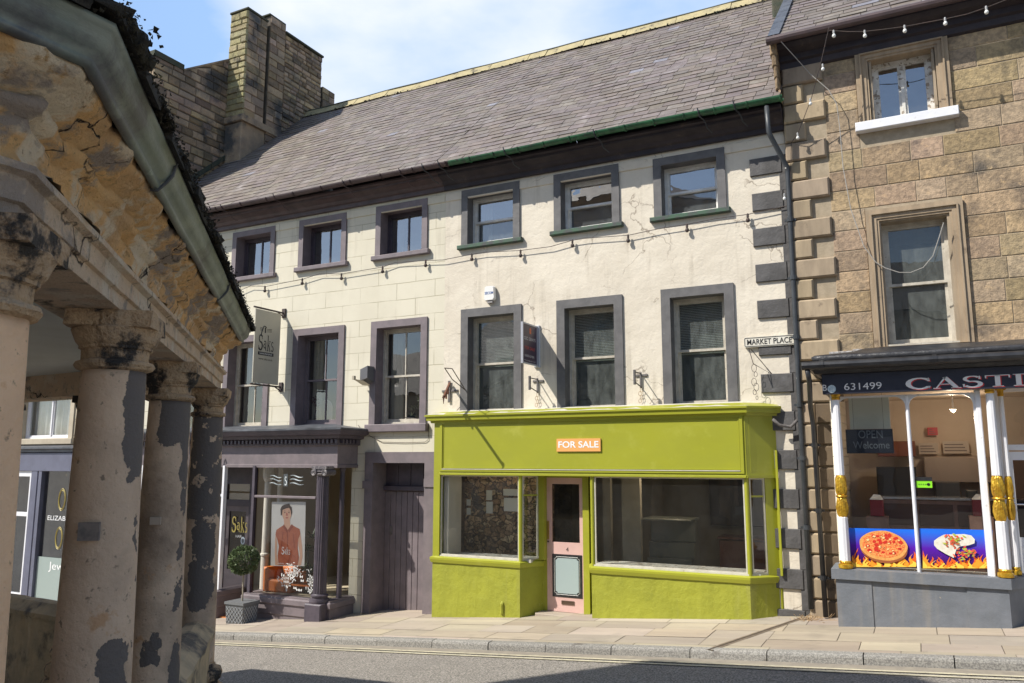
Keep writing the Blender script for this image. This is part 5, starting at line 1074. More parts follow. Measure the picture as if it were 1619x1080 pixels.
mb = MB(); mb.box(q.x-.16, q.x+.16, W-.02, W, q.z-.02, q.z+.015, ch=.004); mb.box(q.x-.03, q.x+.015, W-.035, W-.021, q.z-.2, q.z+.17, ch=.004); mb.build('wall_plate', M['greymetal'], parent=t_)
e0 = Vector((-7.04, W-.04, 3.62)); e1 = Vector((-6.56, 10.5, 3.29))
mb = MB(); mb.tube([e0, e1], .024, 6); mb.tube([e1+Vector((0, 0, .03)), e1-Vector((0, 0, .10))], [.02, .004], 6); f1 = e0.lerp(e1, .6); mb.tube([f1, f1-Vector((0, 0, .12))], .016, 5); f1 = e0.lerp(e1, .3); mb.tube([f1, f1-Vector((0, 0, .12))], .016, 5); mb.build('arm', M['rust'], parent=t_)
r0 = at(703, 582, 10.6); r1 = at(736, 617, W-.02); r2 = at(715, 600, 11.1); r3 = at(715, 583, 10.8)
mb = MB(); mb.tube([r0, r2, r1, r3, r0], .008, 5); mb.build('rod', M['iron'], parent=t_)
t_ = thing('wall_bracket', at(1184, 552, W), 'dark triangular iron bracket with hanging chain links below the street name plate', 'bracket')
mb = MB(); P_ = [at(1184, 551, W-.22), at(1191, 575, W-.25), at(1221, 592, W-.01), at(1187, 552, W-.18)]; mb.tube([P_[0], P_[1], P_[2], P_[3]], .006, 5); mb.tube([P_[2]+Vector((0, 0, .01)), P_[2]+Vector((.0, 0, -.02))], .012, 6); mb.build('arm', M['iron'], parent=t_)
mb = MB(); 
for k, (u, v, r_) in enumerate(((1192, 582, .045), (1195, 592, .03), (1192, 604, .045), (1196, 612, .045), (1193, 620, .03), (1197, 629, .02))):
    c_ = at(u, v, W-.12); mb.tube([c_+Vector((r_*.75*math.cos(t*.52), .01*(-1)**k, r_*1.25*math.sin(t*.52))) for t in range(13)], .0035, 4, caps=False)
mb.build('chain', M['iron'], parent=t_)
# pole hanging sign of the salon
q = at(450, 490, W); bz = thing('hanging_sign', (q.x, W, q.z), 'cream and grey vertical banner sign on two iron arms over the hairdressing shop', 'sign')
z0b, z1b = at(402, 604, 10.72).z, at(406, 487, 10.72).z
mb = MB(); mb.box(q.x-.01, q.x+.01, 10.74, 11.40, z0b, z1b); mb.build('banner', mat('banner_print', (.50, .47, .38), (.46, .43, .35), 2, .5), parent=bz)
mb = MB()
for z in (z1b+.03, z0b-.03): mb = MB(); mb.tube([(q.x, 10.70, z), (q.x, W-.02, z-.0)], .018, 6); mb.box(q.x-.045, q.x+.045, W-.03, W, z-.09, z+.09, ch=.005); mb.tube([(q.x, W-.03, z-.07), (q.x, 11.33, z-.01)], .012, 6); mb.build('arm', M['iron'], parent=bz)
X_ = q.x+.0125; mb = MB(); serif(mb, 'Saks', (X_, 10.84, z0b+.62), .40, .30, (0, 1, 0)); mb.build('lettering', M['black'], parent=bz)
mb = MB(); sp_ = [(X_, 10.98-.0+.055*math.cos(t*.45)*(1-t/22), z1b-.36+.07*math.sin(t*.45)*(1-t/22)) for t in range(0, 14)]; mb.tube([(X_, 10.90, z1b-.5), (X_, 10.915, z1b-.42)]+sp_[6:0:-1], .009, 5)
for k in range(3): mb.tube([(X_, 10.87, z0b+1.0+k*.025), (X_, 10.96, z0b+.985+k*.025)], .004, 4); mb.tube([(X_, 11.05, z0b+.985+k*.025), (X_, 11.17, z0b+1.0+k*.025)], .004, 4)
mb.box(X_-.002, X_+.002, 10.99, 11.02, z0b+.96, z0b+1.06); mb.box(X_-.002, X_+.001, 10.84, 11.24, z0b+.53, z0b+.59); mb.build('emblem', M['black'], parent=bz)
text('HAIRDRESSING', (X_+.002, 10.88, z0b+.545), .32, .03, flat('letter_white', (0, 0, 0)), parent=bz, xdir=(0, 1, 0)); text('www.saks.co.uk', (X_, 10.86, z0b+.44), .36, .045, M['black'], parent=bz, xdir=(0, 1, 0))
# flood light box
q = at(573, 597, 11.35); fl = thing('floodlight', (q.x, W, q.z), 'grey floodlight box tilted on the wall left of the third tall window', 'floodlight')
mb = MB(); mb.add([(q.x-.0, 11.28, q.z-.06), (q.x+.16, 11.28, q.z-.02), (q.x+.16, 11.48, q.z-.08), (q.x, 11.48, q.z-.12), (q.x-.0, 11.28, q.z+.14), (q.x+.16, 11.28, q.z+.2), (q.x+.16, 11.48, q.z+.2), (q.x, 11.48, q.z+.14)], [(0, 1, 5, 4), (1, 2, 6, 5), (2, 3, 7, 6), (3, 0, 4, 7), (4, 5, 6, 7), (3, 2, 1, 0)]); mb.build('housing', flat('lamp_grey', (.12, .12, .13), .5), parent=fl)
mb = MB(); mb.add([(q.x-.10, 11.2, q.z-.03), (q.x+.12, 11.22, q.z-.07), (q.x+.12, 11.44, q.z-.14), (q.x-.06, 11.44, q.z-.13)], [(0, 1, 2, 3)]); mb.box(q.x-.1, q.x-.06, 11.18, 11.24, q.z-.05, q.z+.02); mb.build('hood', flat('lamp_cream', (.45, .4, .3), .5), parent=fl)
# loose cables on wall
t_ = tag(MB().build('tmp', M['iron']), None, None); bpy.data.objects.remove(t_)
mb = MB(); mb.tube([at(a_, b_, W-.015) for a_, b_ in ((566, 672), (575, 684), (590, 692), (604, 699), (640, 700), (672, 699), (677, 695), (678, 672))], .005, 4); o = mb.build('wall_cable', M['iron']); tag(o, 'thin dark cable looping under the third tall window of the left cream house', 'cable')
mb = MB(); mb.tube([at(a_, b_, W-.02) for a_, b_ in ((640, 660), (660, 662), (690, 659), (715, 657), (728, 643), (727, 650))], .006, 4); o = mb.build('wall_cable', M['iron']); tag(o, 'short dark cable curling above the left end of the lime green cornice', 'cable')
# plants and mirror in upper salon windows
mb = MB(); q = at(657, 655, 11.85); 
for k in range(6): leafy(mb, (q.x+R.uniform(-.08, .08), 11.85, q.z-.05+R.uniform(0, .35)), 14, .16, .012)
t_ = thing('potted_plant', (q.x, 11.85, q.z-.2), 'variegated leafy plant inside the third tall window', 'plant'); mb.build('foliage', leaflight, parent=t_); mb = MB(); mb.lathe(q.x, 11.85, [(.06, q.z-.22), (.08, q.z-.08)], 12); mb.build('pot', flat('dark_pot', (0, 0, 0)), parent=t_)
q = at(502, 640, 11.9); t_ = thing('dried_flowers', (q.x, 11.9, q.z-.25), 'dried purple flower bunch in a vase inside the second tall window', 'flowers'); mb = MB()
for k in range(40):
    v = Vector((R.gauss(0, .06), R.gauss(0, .05), R.uniform(0, .22))); mb.tube([(q.x, 11.9, q.z-.12), Vector((q.x, 11.9, q.z-.02))+v], .002, 3); c_ = Vector((q.x, 11.9, q.z-.02))+v; mb.lathe(c_.x, c_.y, [(.005, c_.z-.012), (.015, c_.z), (.004, c_.z+.014)], 5)
mb.build('flowers', flat('dried_purple', (.17, .08, .09), .9), parent=t_); mb = MB(); mb.lathe(q.x, 11.9, [(.05, q.z-.27), (.06, q.z-.2), (.03, q.z-.1)], 12); mb.build('vase', flat('vase_grey', (.3, .25, .22)), parent=t_)
q = at(515, 650, 12.0); mb = MB(); n = 16; f_ = [(q.x+.17*math.cos(math.pi*k/n), 12.0, q.z+.05+.17*math.sin(math.pi*k/n)) for k in range(n+1)]+[(q.x-.17, 12.0, q.z-.3), (q.x+.17, 12.0, q.z-.3)]; mb.poly(f_[::-1]); o = mb.build('mirror', flat('mirror_pale', (.5, .42, .38), .3)); tag(o, 'arched pale mirror stood behind the dried flowers in the second tall window', 'mirror')

# ================================================================== stone house on the right
WS = 11.44
hs_ = thing('stone_house', (1, 11.44, zg(1)), 'buff sandstone house with raised corner blocks and a takeaway shop below', 'house')
ops3 = []
o1 = R4((1351, 90), (1507, 172), WS); o2 = R4((1368, 335), (1541, 541), WS)
w1, op1 = sash_window(hs_, (o1[0]+.17, o1[1]-.17, o1[2]+.01, o1[3]-.06), WS, .03, .0, .20, M['quoinstone'], M['peel'], M['glass_sky'], 'casement')
w2, op2 = sash_window(hs_, (o2[0]+.15, o2[1]-.16, o2[2], o2[3]-.15), WS, .03, .0, .18, M['quoinstone'], M['whitegrey'], M['glass_dirty'], 'sash')
def stone_surround(o, parent, ears=0):
    mb = MB(); x0, x1, z0, z1 = o
    for k, (inn, pr) in enumerate(((0, .05), (.055, .075), (.075, .045), (.13, .03))):
        nx = (.055, .075, .13, .16)[k]
        mb.tint = (1, .95, .9)
        mb.ring((x0+inn, x1-inn, z0, z1-inn), (x0+nx, x1-nx, z0+.001, z1-nx), WS-pr, WS+.03, WS+.08)
    return mb.build('stone_surround', M['quoinstone'], parent=parent)
stone_surround((o1[0], o1[1], o1[2], o1[3]+.05), w1); stone_surround(o2, w2)
a = at(1352.6, 205, WS-.1); b = at(1516, 172, WS-.1)
mb = MB(); mb.box(a.x, b.x, WS-.12, WS+.19, o1[2]-.13, o1[2]-.002, ch=.008); mb.build('sill', M['bollwhite'], parent=w1)
mb = MB(); mb.box(o2[0]+.14, o2[1]-.14, WS-.02, WS+.17, o2[2]-.05, o2[2]+.03); mb.build('sill', M['whitegrey'], parent=w2)
XR = 6.0; zE = 8.02
shop_z1 = 3.42
wall_ops = [(o1[0]+.12, o1[1]-.12, o1[2]-.001, o1[3]-.0), (o2[0]+.1, o2[1]-.1, o2[2]-.02, o2[3]-.08), (-.95, 5.4, -.5, 3.35)]
mb = MB(); cuts(mb, XC+.01, XR, -.9, zE, WS+.001, .3, wall_ops); wl_ = mb.build('wall', M['mortar'], parent=hs_)
mb = MB(); rnd = random.Random(21)
bo = [(o1[0]-.0, o1[1]+.0, o1[2]-.14, o1[3]+.06), (o2[0]+.0, o2[1]-.0, o2[2]-.02, o2[3]+.0), (-1.1, 6, 2.9, 3.66), (-1.1, 6.1, -.5, 3.0)]
QZ = []; z = 7.96; k = 0
while z > .1: QZ.append((z-.283, z, .56 if k % 2 == 0 else .29)); z -= .2865; k += 1
bo += [(XC, XC+q[2]+.01, q[0]-.001, q[1]+.001) for q in QZ]
z = zE
while z > 3.0:
    h = .283; z -= .2865
    blocks(mb, XC+.01, XR, z, z+h, WS, bo, ch=h, wr=(.3, .78), proud=.008, rnd=rnd, rows=1, tv=(.80, 1.2), g=.005, cham=.005)
mb.build('ashlar_blocks', M['sandstone'], parent=hs_)
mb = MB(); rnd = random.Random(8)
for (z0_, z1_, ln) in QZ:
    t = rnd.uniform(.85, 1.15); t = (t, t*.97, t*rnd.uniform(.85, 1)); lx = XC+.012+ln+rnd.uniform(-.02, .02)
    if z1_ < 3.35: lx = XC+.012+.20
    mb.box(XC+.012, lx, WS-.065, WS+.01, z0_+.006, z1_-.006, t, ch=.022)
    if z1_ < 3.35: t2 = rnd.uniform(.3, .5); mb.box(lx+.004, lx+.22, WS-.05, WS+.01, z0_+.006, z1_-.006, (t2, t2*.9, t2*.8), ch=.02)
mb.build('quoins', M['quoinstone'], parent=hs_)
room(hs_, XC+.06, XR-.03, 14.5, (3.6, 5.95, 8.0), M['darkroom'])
# eaves of the stone house
mb = MB(); mb.sweep([(XC-.02, WS), (XR, WS)], [(.01, zE-.10), (.06, zE-.08), (.07, zE+.0), (.12, zE+.02), (.12, zE+.10), (.26, zE+.14), (.30, zE+.20), (.30, zE+.24), (0, zE+.26)]); mb.build('cornice', M['blackwood'], parent=hs_)
GZ = at(1240, 58, 11.0).z
mb = MB(); n = 8; cz = GZ; cyy = 11.02
mb.tube([(XC-.12, cyy, cz), (XR, cyy, cz)], .06, 10); stg = mb.build('gutter', M['brownpaint'], parent=hs_)
slo = .82
mb = MB(); rnd = random.Random(31); ztop = cz+.06+slo*(16.2-11.05); slates(mb, XC-.02, XR, 11.05, cz+.06, 16.2, ztop, wd=.33, course=.225, rnd=rnd); rf = mb.build('roof', M['slate'], parent=hs_)
mb = MB(); mb.quad((XC-.02, 11.07, cz+.05), (XR, 11.07, cz+.05), (XR, 16.2, ztop-.02), (XC-.02, 16.2, ztop-.02)); mb.quad((XC-.02, 16.2, ztop), (XR, 16.2, ztop), (XR, 21, cz), (XC-.02, 21, cz)); mb.build('roof_lining', M['slate_base'], parent=rf)
# exposed gable and verge of the stone house above its lower neighbour
mb = MB(); mb.quad((XC-.005, WS, 7.0), (XC-.005, 16.2, 7.0), (XC-.005, 16.2, ztop-.05), (XC-.005, WS, cz+.1)); mb.quad((XR, WS+.01, -1), (XR, 21, -1), (XR, 21, 8), (XR, WS+.01, 8)); mb.quad((XC, 21, -1), (XR, 21, -1), (XR, 21, 9), (XC, 21, 9)); mb.build('gable_wall', M['chimstone'], parent=hs_)
mb = MB(); n = 16
for k in range(n):
    y0_, y1_ = 11.0+5.2*k/n, 11.0+5.2*(k+1)/n-.01; za, zb__ = cz+.06+slo*(y0_-11.05)+.05, cz+.06+slo*(y1_-11.05)+.05
    mb.add([(XC-.10, y0_, za), (XC+.06, y0_, za), (XC+.06, y1_, zb__), (XC-.10, y1_, zb__), (XC-.10, y0_, za-.16), (XC-.10, y1_, zb__-.16)], [(0, 1, 2, 3), (4, 0, 3, 5)])
mb.build('verge_flashing', M['lead'], parent=rf)
mb = MB(); rnd = random.Random(4)
for k, (u0, u1, v0, v1, t) in enumerate(((1216, 1244, 66, 82, .8), (1219, 1244, 84, 100, .45), (1222, 1246, 102, 118, .5), (1224, 1247, 119, 136, .7), (1232, 1247, 138, 150, 1.3))):
    a = at(u0, v0, 11.12); b = at(u1, v1, 11.12); mb.box(a.x, XC+.0, 11.12+.012*k, 11.6, b.z+.006, a.z-.004, (t, t*.95, t*.85), ch=.02)
mb.build('kneeler_stones', M['chimstone'], parent=hs_)
a = at(1205, 22, 13.2); mb = MB(); b = at(1232, 10, 13.2)
mb.box(a.x-.02, XC-.02, 14.6, 15.4, 10.2, 12.15, ch=.03); mb.box(a.x-.1, XC+.06, 14.5, 15.5, 12.16, 12.3, ch=.02); mb.build('chimney', M['mossgreen'], parent=hs_)
# --- takeaway shopfront
YK = 10.78
kx0, kx1 = at(1323, 940, YK).x, at(1596, 940, YK).x
kz = at(1400, 906, YK).z
mb = MB(); prof = [(0, -.4), (0, kz-.10), (.045, kz-.10), (.045, kz+.02), (-.1, kz+.03)]
mb.sweep([(kx0, WS+.1), (kx0, YK), (kx1, YK), (kx1+.22, YK+.35), (kx1+.22, WS+.1)], prof)
mb.box(kx0+.002, kx0+.40, YK-.012, YK+.01, -.2, kz-.105); mb.box(kx1-.42, kx1-.002, YK-.012, YK+.01, -.2, kz-.105)
mb.build('stall_riser', M['riser'], parent=hs_)
zb_, zt_ = at(1330, 903, YK).z, at(1330, 622, YK).z+.06
# window unit: white frame with rounded top corners
wx0, wx1 = at(1330, 880, YK).x, at(1568, 880, YK).x; wm = at(1446, 800, YK+.05).x
fz1 = at(1450, 622, YK+.05).z
mb = MB(); YW = YK+.06
def rounded_light(mb, x0, x1, z0, z1, r, w_, Y, th):
    out_ = [(x0, z0), (x1, z0)]+[(x1-r+r*math.cos(rad(t)), z1-r+r*math.sin(rad(t))) for t in range(0, 91, 10)]+[(x0+r-r*math.sin(rad(t)), z1-r+r*math.cos(rad(t))) for t in range(0, 91, 10)]
    big = [(x0-w_, z0-w_), (x1+w_, z0-w_)]+[(x1+w_, z1-r+(r+w_)*min(1, k/5)) if k <= 5 else (x1+w_-(r+w_)*(k-5)/5, z1+w_) for k in range(10)]+[(x0+r-(r+w_)*min(1, k/5), z1+w_) if k <= 5 else (x0-w_, z1+w_-(r+w_)*(k-5)/5) for k in range(10)]
    big[12:] = [(x0+r-(r+w_)*min(1, k/5), z1+w_) if k <= 5 else (x0-w_, z1+w_-(r+w_)*(k-5)/4) for k in range(10)]
    big[2:12] = [(x1+w_, z1-r+(r+w_)*min(1, k/5)) if k <= 5 else (x1+w_-(r+w_)*(k-5)/4, z1+w_) for k in range(10)]
    n = len(out_)
    mb.add([(x, Y, z) for x, z in big]+[(x, Y, z) for x, z in out_]+[(x, Y+th, z) for x, z in out_], [(k, (k+1) % n, n+(k+1) % n, n+k) for k in range(n)]+[(n+k, n+(k+1) % n, 2*n+(k+1) % n, 2*n+k) for k in range(n)])
    return out_
zlo = at(1330, 903, YW).z+.03
for (a_, b_) in ((wx0+.06, wm-.022), (wm+.022, wx1-.05)): rounded_light(mb, a_, b_, zlo+.0, fz1-.03, .12, .0215, YW, .05)
mb.box(wx0-.02, wx0+.038, YW-.02, YW+.06, zlo-.08, fz1+.02, ch=.01); mb.box(wx1-.028, wx1+.03, YW-.02, YW+.06, zlo-.08, fz1+.02, ch=.01); mb.box(wx0+.038, wx1-.028, YW-.03, YW+.06, zlo-.09, zlo-.022, ch=.01)
mb.tube([(wm, YW-.003, zlo-.02), (wm, YW-.003, fz1-.02)], .016, 8)
kf = mb.build('shop_window_frame', M['bollwhite'], parent=hs_)
for (a_, b_) in ((wx0+.05, wm-.0), (wm+.0, wx1-.04)): pane((a_, b_, zlo-.01, fz1), YW+.03, 'pane', M['glass_saks'], kf)
# side return glass left + gilded columns
def gilt_column(x, y, zb0, zt0, r=.055):
    h = zt0-zb0; n = 24; mb = MB()
    fl_ = lambda r_, a_, z_: r_*(1-.09*(.5+.5*math.cos(a_*9)))
    za_, zb1 = zb0+h*.27, zb0+h*.50
    mb.lathe(x, y, [(r*1.15, zb0+.05), (r*1.05, za_), (r*.6, za_+.02), (r*.6, zb1-.02), (r*.95, zb1), (r*.78, zt0-.19)], n, rfun=fl_)
    c = mb.build('shop_column', M['bollwhite'], parent=hs_, smooth=False)
    mb = MB(); mb.lathe(x, y, [(r*1.5, zb0), (r*1.55, zb0+.02), (r*1.5, zb0+.045), (r*1.15, zb0+.055), (r*1.3, zb0+.075), (r*1.15, zb0+.09)], n); mb.build('gilded_base', M['gold'], parent=c); mb = MB()
    hh_ = zb1-za_
    mb.lathe(x, y, [(r*.8, za_)]+[(r*(.85+.38*abs(math.sin(k/16*math.pi*2))**.7), za_+hh_*k/16) for k in range(1, 16)]+[(r*.8, zb1)], n, rfun=lambda r_, a_, z_: r_*(1+.10*math.sin(a_*6+z_*30)))
    mb.lathe(x, y, [(r*1.2, za_+hh_*.48), (r*1.3, za_+hh_*.5), (r*1.2, za_+hh_*.52)], n)
    mb.build('gilded_knop', M['gold'], parent=c)
    mb = MB(); z = zt0-.19; mb.lathe(x, y, [(r*.8, z), (r*1.0, z+.02), (r*.85, z+.03), (r*1.1, z+.10), (r*1.6, z+.15), (r*1.7, z+.17)], n, rfun=lambda r_, a_, z_: r_*(1+.13*math.sin(a_*8)*(z_ > z+.05)))
    for sg in (-1, 1): mb.tube([(x+sg*r*1.1, y-.05, z+.10), (x+sg*r*1.1, y+.04, z+.10)], .028, 10)
    mb.box(x-r*1.6, x+r*1.6, y-r*1.4, y+r*1.4, z+.165, z+.19); mb.build('gilded_capital', M['gold'], parent=c)
ct = at(1330, 612, YK).z
cxl = at(1329, 760, YK+.02).x; cxr = at(1577, 760, YK+.02).x
gilt_column(cxl, YK+.03, kz+.03, ct+.03); gilt_column(cxr, YK+.03, kz+.03, ct+.05)
gilt_column(cxr+.13, YK+.30, kz+.03, ct+.03, .036)
mb = MB(); mb.quad((wx0-.02, YW+.05, zlo), (wx0-.03, WS+.05, zlo), (wx0-.03, WS+.05, fz1), (wx0-.02, YW+.05, fz1)); mb.build('side_panel', M['bollwhite'], parent=kf)
# fascia sign
fx0 = at(1300, 605, YK-.08).x; YFa = YK-.1
fzb, fzt = at(1400, 620, YFa).z, at(1400, 592, YFa).z
mb = MB(); mb.box(fx0, XR-.3, YFa, YFa+.1, fzb, fzt+.03); sb = mb.build('fascia_sign', M['signnavy'], parent=hs_)
mb = MB(); mb.box(fx0, fx0+.05, YFa+.1, WS, fzb+.02, fzt+.03); mb.box(fx0+.05, XR-.3, YFa+.1, WS, fzb+.06, fzb+.1); mb.build('sign_soffit', M['black'], parent=sb)
wt = flat('sign_white', (.78, .76, .74)); 
q = at(1316, 618, YFa); text('631499', (at(1335, 617, YFa).x, YFa-.004, at(1335, 617, YFa).z+.0), at(1394, 610, YFa).x-at(1335, 617, YFa).x, .085, wt, parent=sb)
text('B', (at(1297, 618, YFa).x+.03, YFa-.004, at(1300, 618, YFa).z), .05, .075, wt, parent=sb)
q = at(1315, 615, YFa); mb = MB(); n = 16; mb.poly([(q.x+.05*math.cos(k*.3927), YFa-.004, q.z+.05*math.sin(k*.3927)) for k in range(n)]); mb.build('phone_emblem', flat('emblem_blue', (.35, .48, .55), c2=(.7, .75, .75), ns=25), parent=sb)
a = at(1433, 616, YFa); b = at(1640, 590, YFa); cw = at(1619, 600, YFa).x
mb = MB(); serif(mb, 'CASTL', (a.x+.012, YFa-.003, a.z-.008), (cw-a.x)*1.09, .135); mb.build('lettering_shadow', flat('sign_red', (.6, .03, .03)), parent=sb)
mb = MB(); serif(mb, 'CASTL', (a.x, YFa-.006, a.z), (cw-a.x)*1.09, .135); mb.build('lettering', wt, parent=sb)
# cornice + gutter of the shop
cx0 = fx0-.05
mb = MB(); mb.sweep([(cx0, WS), (cx0, YFa), (XR-.2, YFa)], [(-.02, fzt+.031), (.03, fzt+.04), (.05, fzt+.08), (.12, fzt+.10), (.14, fzt+.16), (.0, fzt+.17)]); kc = mb.build('shop_cornice', M['leaddark'], parent=hs_)
mb = MB(); g0 = at(1278, 575, YFa-.14); mb.tube([(cx0-.16, YFa-.16, fzt+.135), (XR-.2, YFa-.16, fzt+.135)], .055, 10)
for k in range(4): mb.tube([(cx0+.05+k*1.25, YFa-.16, fzt+.135), (cx0+.10+k*1.25, YFa-.16, fzt+.135)], .064, 10)
mb.build('gutter', M['black'], parent=kc)
mb = MB(); mb.sweep([(cx0-.04, WS), (cx0-.04, YFa-.12), (XR-.2, YFa-.12)], [(.0, fzt+.20), (.015, fzt+.24), (-.02, fzt+.27), (-.45, fzt+.345), (-.6, fzt+.40), (-.72, fzt+.40), (-.72, fzt+.25)], seg=.12, jit=.014, jf=5); mb.build('lead_roof', M['leaddark'], parent=kc, smooth=True)
mb = MB(); rnd = random.Random(2)
x = cx0+.1
while x < XR-.5:
    w_ = rnd.uniform(.1, .3); mb.box(x, x+w_, WS-.10-rnd.uniform(0, .05), WS, fzt+.355, fzt+.395+rnd.uniform(0, .03), ch=.01); x += w_+.001
mb.build('silver_flashing', mat('crumpled_flashing', (.5, .48, .46), (.25, .22, .2), 18, .4, .8, 20, metal=.3), parent=kc)
# door of the takeaway
dy = 11.3; d0, d1 = at(1583, 800, dy).x, at(1583, 800, dy).x+.95
zst_ = zg(1.3)+.12
mb = MB(); mb.ring((d0, d1, zst_, fzb+.06), (d0+.07, d1-.07, zst_+.001, fzb-.0), dy-.02, dy+.08); mb.box(d0+.07, d1-.07, dy-.01, dy+.06, at(1600, 708, dy).z-.03, at(1600, 703, dy).z+.0); mb.box(cxr+.06, d0, dy-.15, dy+.05, zst_, fzb+.06); kd = mb.build('door_frame', M['bollwhite'], parent=hs_)
mb = MB(); zt2 = at(1600, 709, dy).z-.04; mb.ring((d0+.075, d1-.075, zst_+.01, zt2), (d0+.16, d1-.16, zst_+.8, zt2-.1), dy+.0, dy+.05); mb.box(d0+.17, d1-.17, dy-.006, dy-.001, zst_+.15, zst_+.7); kd2 = mb.build('shop_door', M['bollwhite'], parent=hs_)
pane((d0+.16, d1-.16, zst_+.8, zt2-.1), dy+.025, 'pane', glass('dark_pane', (.3, .25, .25), refl=.06), kd2)
mb = MB(); q = at(1604, 797, dy); mb.tube([(d0+.11, dy-.0, q.z), (d0+.11, dy-.05, q.z), (d0+.24, dy-.06, q.z)], .009, 6); mb.box(d0+.09, d0+.13, dy-.008, dy, q.z-.12, q.z+.06); mb.build('handle', flat('chrome', (.6, .6, .62), .25, .9), parent=kd2)
pane((d0+.07, d1-.07, at(1600, 703, dy).z, fzb), dy+.025, 'transom_pane', M['glass'], kd2)
mb = MB(); mb.box(kx1+.23, XR-.3, 11.0, dy+.2, -.3, zst_, ch=.015); mb.build('doorstep', M['sandstone'], parent=hs_)
mb = MB(); mb.box(d1+.0, XR-.3, YK+.4, WS, -.3, fzb); mb.build('side_pier', M['riser'], parent=hs_)
# takeaway interior
ti = (-.95, 3.2)
mb = MB(); mb.quad((ti[0], 13.1, -.3), (ti[1], 13.1, -.3), (ti[1], 13.1, 3.3), (ti[0], 13.1, 3.3)); mb.quad((ti[1], 11.3, -.3), (ti[1], 13.1, -.3), (ti[1], 13.1, 3.3), (ti[1], 11.3, 3.3)); mb.box(ti[0], ti[1], 11.0, 13.1, 3.2, 3.26); mb.box(ti[0], ti[1], YK+.15, 13.1, .3, .42)
mb.build('takeaway_interior', M['takeaway'], parent=hs_)
mb = MB(); rnd = random.Random(6)
z = .45
while z < 3.15:
    y = 11.0
    while y < 13.0: mb.box(ti[0]-.03, ti[0]+.012, y+.003, y+.397, z+.003, z+.117, rnd.uniform(.92, 1.05)); y += .4
    z += .12
mb.build('tiled_wall', M['tile'], parent=hs_)
mb = MB(); mb.box(wx0+.03, wx1, YW+.1, 11.3, zlo-.06, zlo+.0); mb.build('window_shelf', M['roomlight'], parent=hs_)
dkb = flat('counter_brown', (.26, .15, .11), .4, c2=(.34, .2, .15)); stl = flat('steel', (.55, .55, .56), .25, .8)
Yc_ = 12.0; zc1 = at(1470, 789, Yc_).z; xa, xb = at(1381, 800, Yc_).x, 2.6
t_ = thing('takeaway_counter', (xa, Yc_, .42), 'long brown counter with a steel edge inside the takeaway', 'counter')
mb = MB(); mb.box(xa, xb, Yc_+.03, Yc_+.5, .43, zc1-.012, ch=.01); mb.build('front_panel', dkb, parent=t_); mb = MB(); mb.box(xa-.02, xb, Yc_, Yc_+.52, zc1-.01, zc1+.02); mb.build('counter_top', stl, parent=t_)
mb = MB(); 
for k in range(4): mb.box(xa+.1+k*.45, xa+.5+k*.45, Yc_+.015, Yc_+.028, zc1-.35, zc1-.07, ch=.004)
mb.build('counter_panels', flat('counter_dark', (.12, .07, .05)), parent=t_)
def kit(name, tl, br, Y, dep, m, lab, cat, grp=None):
    a = at(*tl, Y); b = at(*br, Y); mb = MB(); mb.box(a.x, b.x, Y, Y+dep, b.z, a.z, ch=.012); return tag(mb.build(name, m), lab, cat, grp)
kit('fryer', (1385, 738), (1452, 789), 12.5, .4, flat('fryer_black', (.035, .03, .03), .3), 'black fryer range behind the takeaway counter on the left', 'fryer')
kit('shelf_unit', (1386, 698), (1448, 722), 12.8, .2, flat('red_brown_shelf', (.22, .07, .04), .5), 'red brown wall shelf above the fryer in the takeaway', 'shelf')
kit('kitchen_oven', (1478, 762), (1520, 788), 12.5, .4, flat('oven_dark', (.06, .055, .055), .3), 'dark oven behind the counter at the right of the takeaway', 'oven')
kit('extractor_panel', (1460, 722), (1580, 764), 12.85, .15, flat('warm_grey_panel', (.38, .29, .23), .4), 'wide warm grey splashback panel at the back of the takeaway', 'panel')
kit('till', (1528, 775), (1546, 788), 12.2, .2, flat('till_black', (.04, .04, .04), .3), 'small black till on the takeaway counter', 'till')
for k, (tl, br, c_, lab) in enumerate((((1466, 676), (1483, 688), (.5, .04, .05), 'small red poster on the back wall of the takeaway'), ((1452, 701), (1484, 718), (.52, .42, .34), 'left pale menu board on the back wall of the takeaway'), ((1490, 698), (1533, 717), (.52, .42, .34), 'wide pale menu board on the back wall of the takeaway'))):
    a = at(*tl, 12.95); b = at(*br, 12.95); t_ = thing('menu_board', (a.x, 13.0, b.z), lab, 'menu board', 'menu boards in the takeaway'); mb = MB(); mb.box(a.x, b.x, 12.95, 13.0, b.z, a.z); mb.build('panel', flat('menu_%d' % k, c_), parent=t_); mb = MB()
    for r_ in range(3): mb.box(a.x+.02, b.x-.03-.02*r_, 12.944, 12.949, b.z+(a.z-b.z)*(.2+.25*r_), b.z+(a.z-b.z)*(.28+.25*r_))
    mb.build('printed_lines', flat('menu_ink', (.16, .11, .1)), parent=t_)
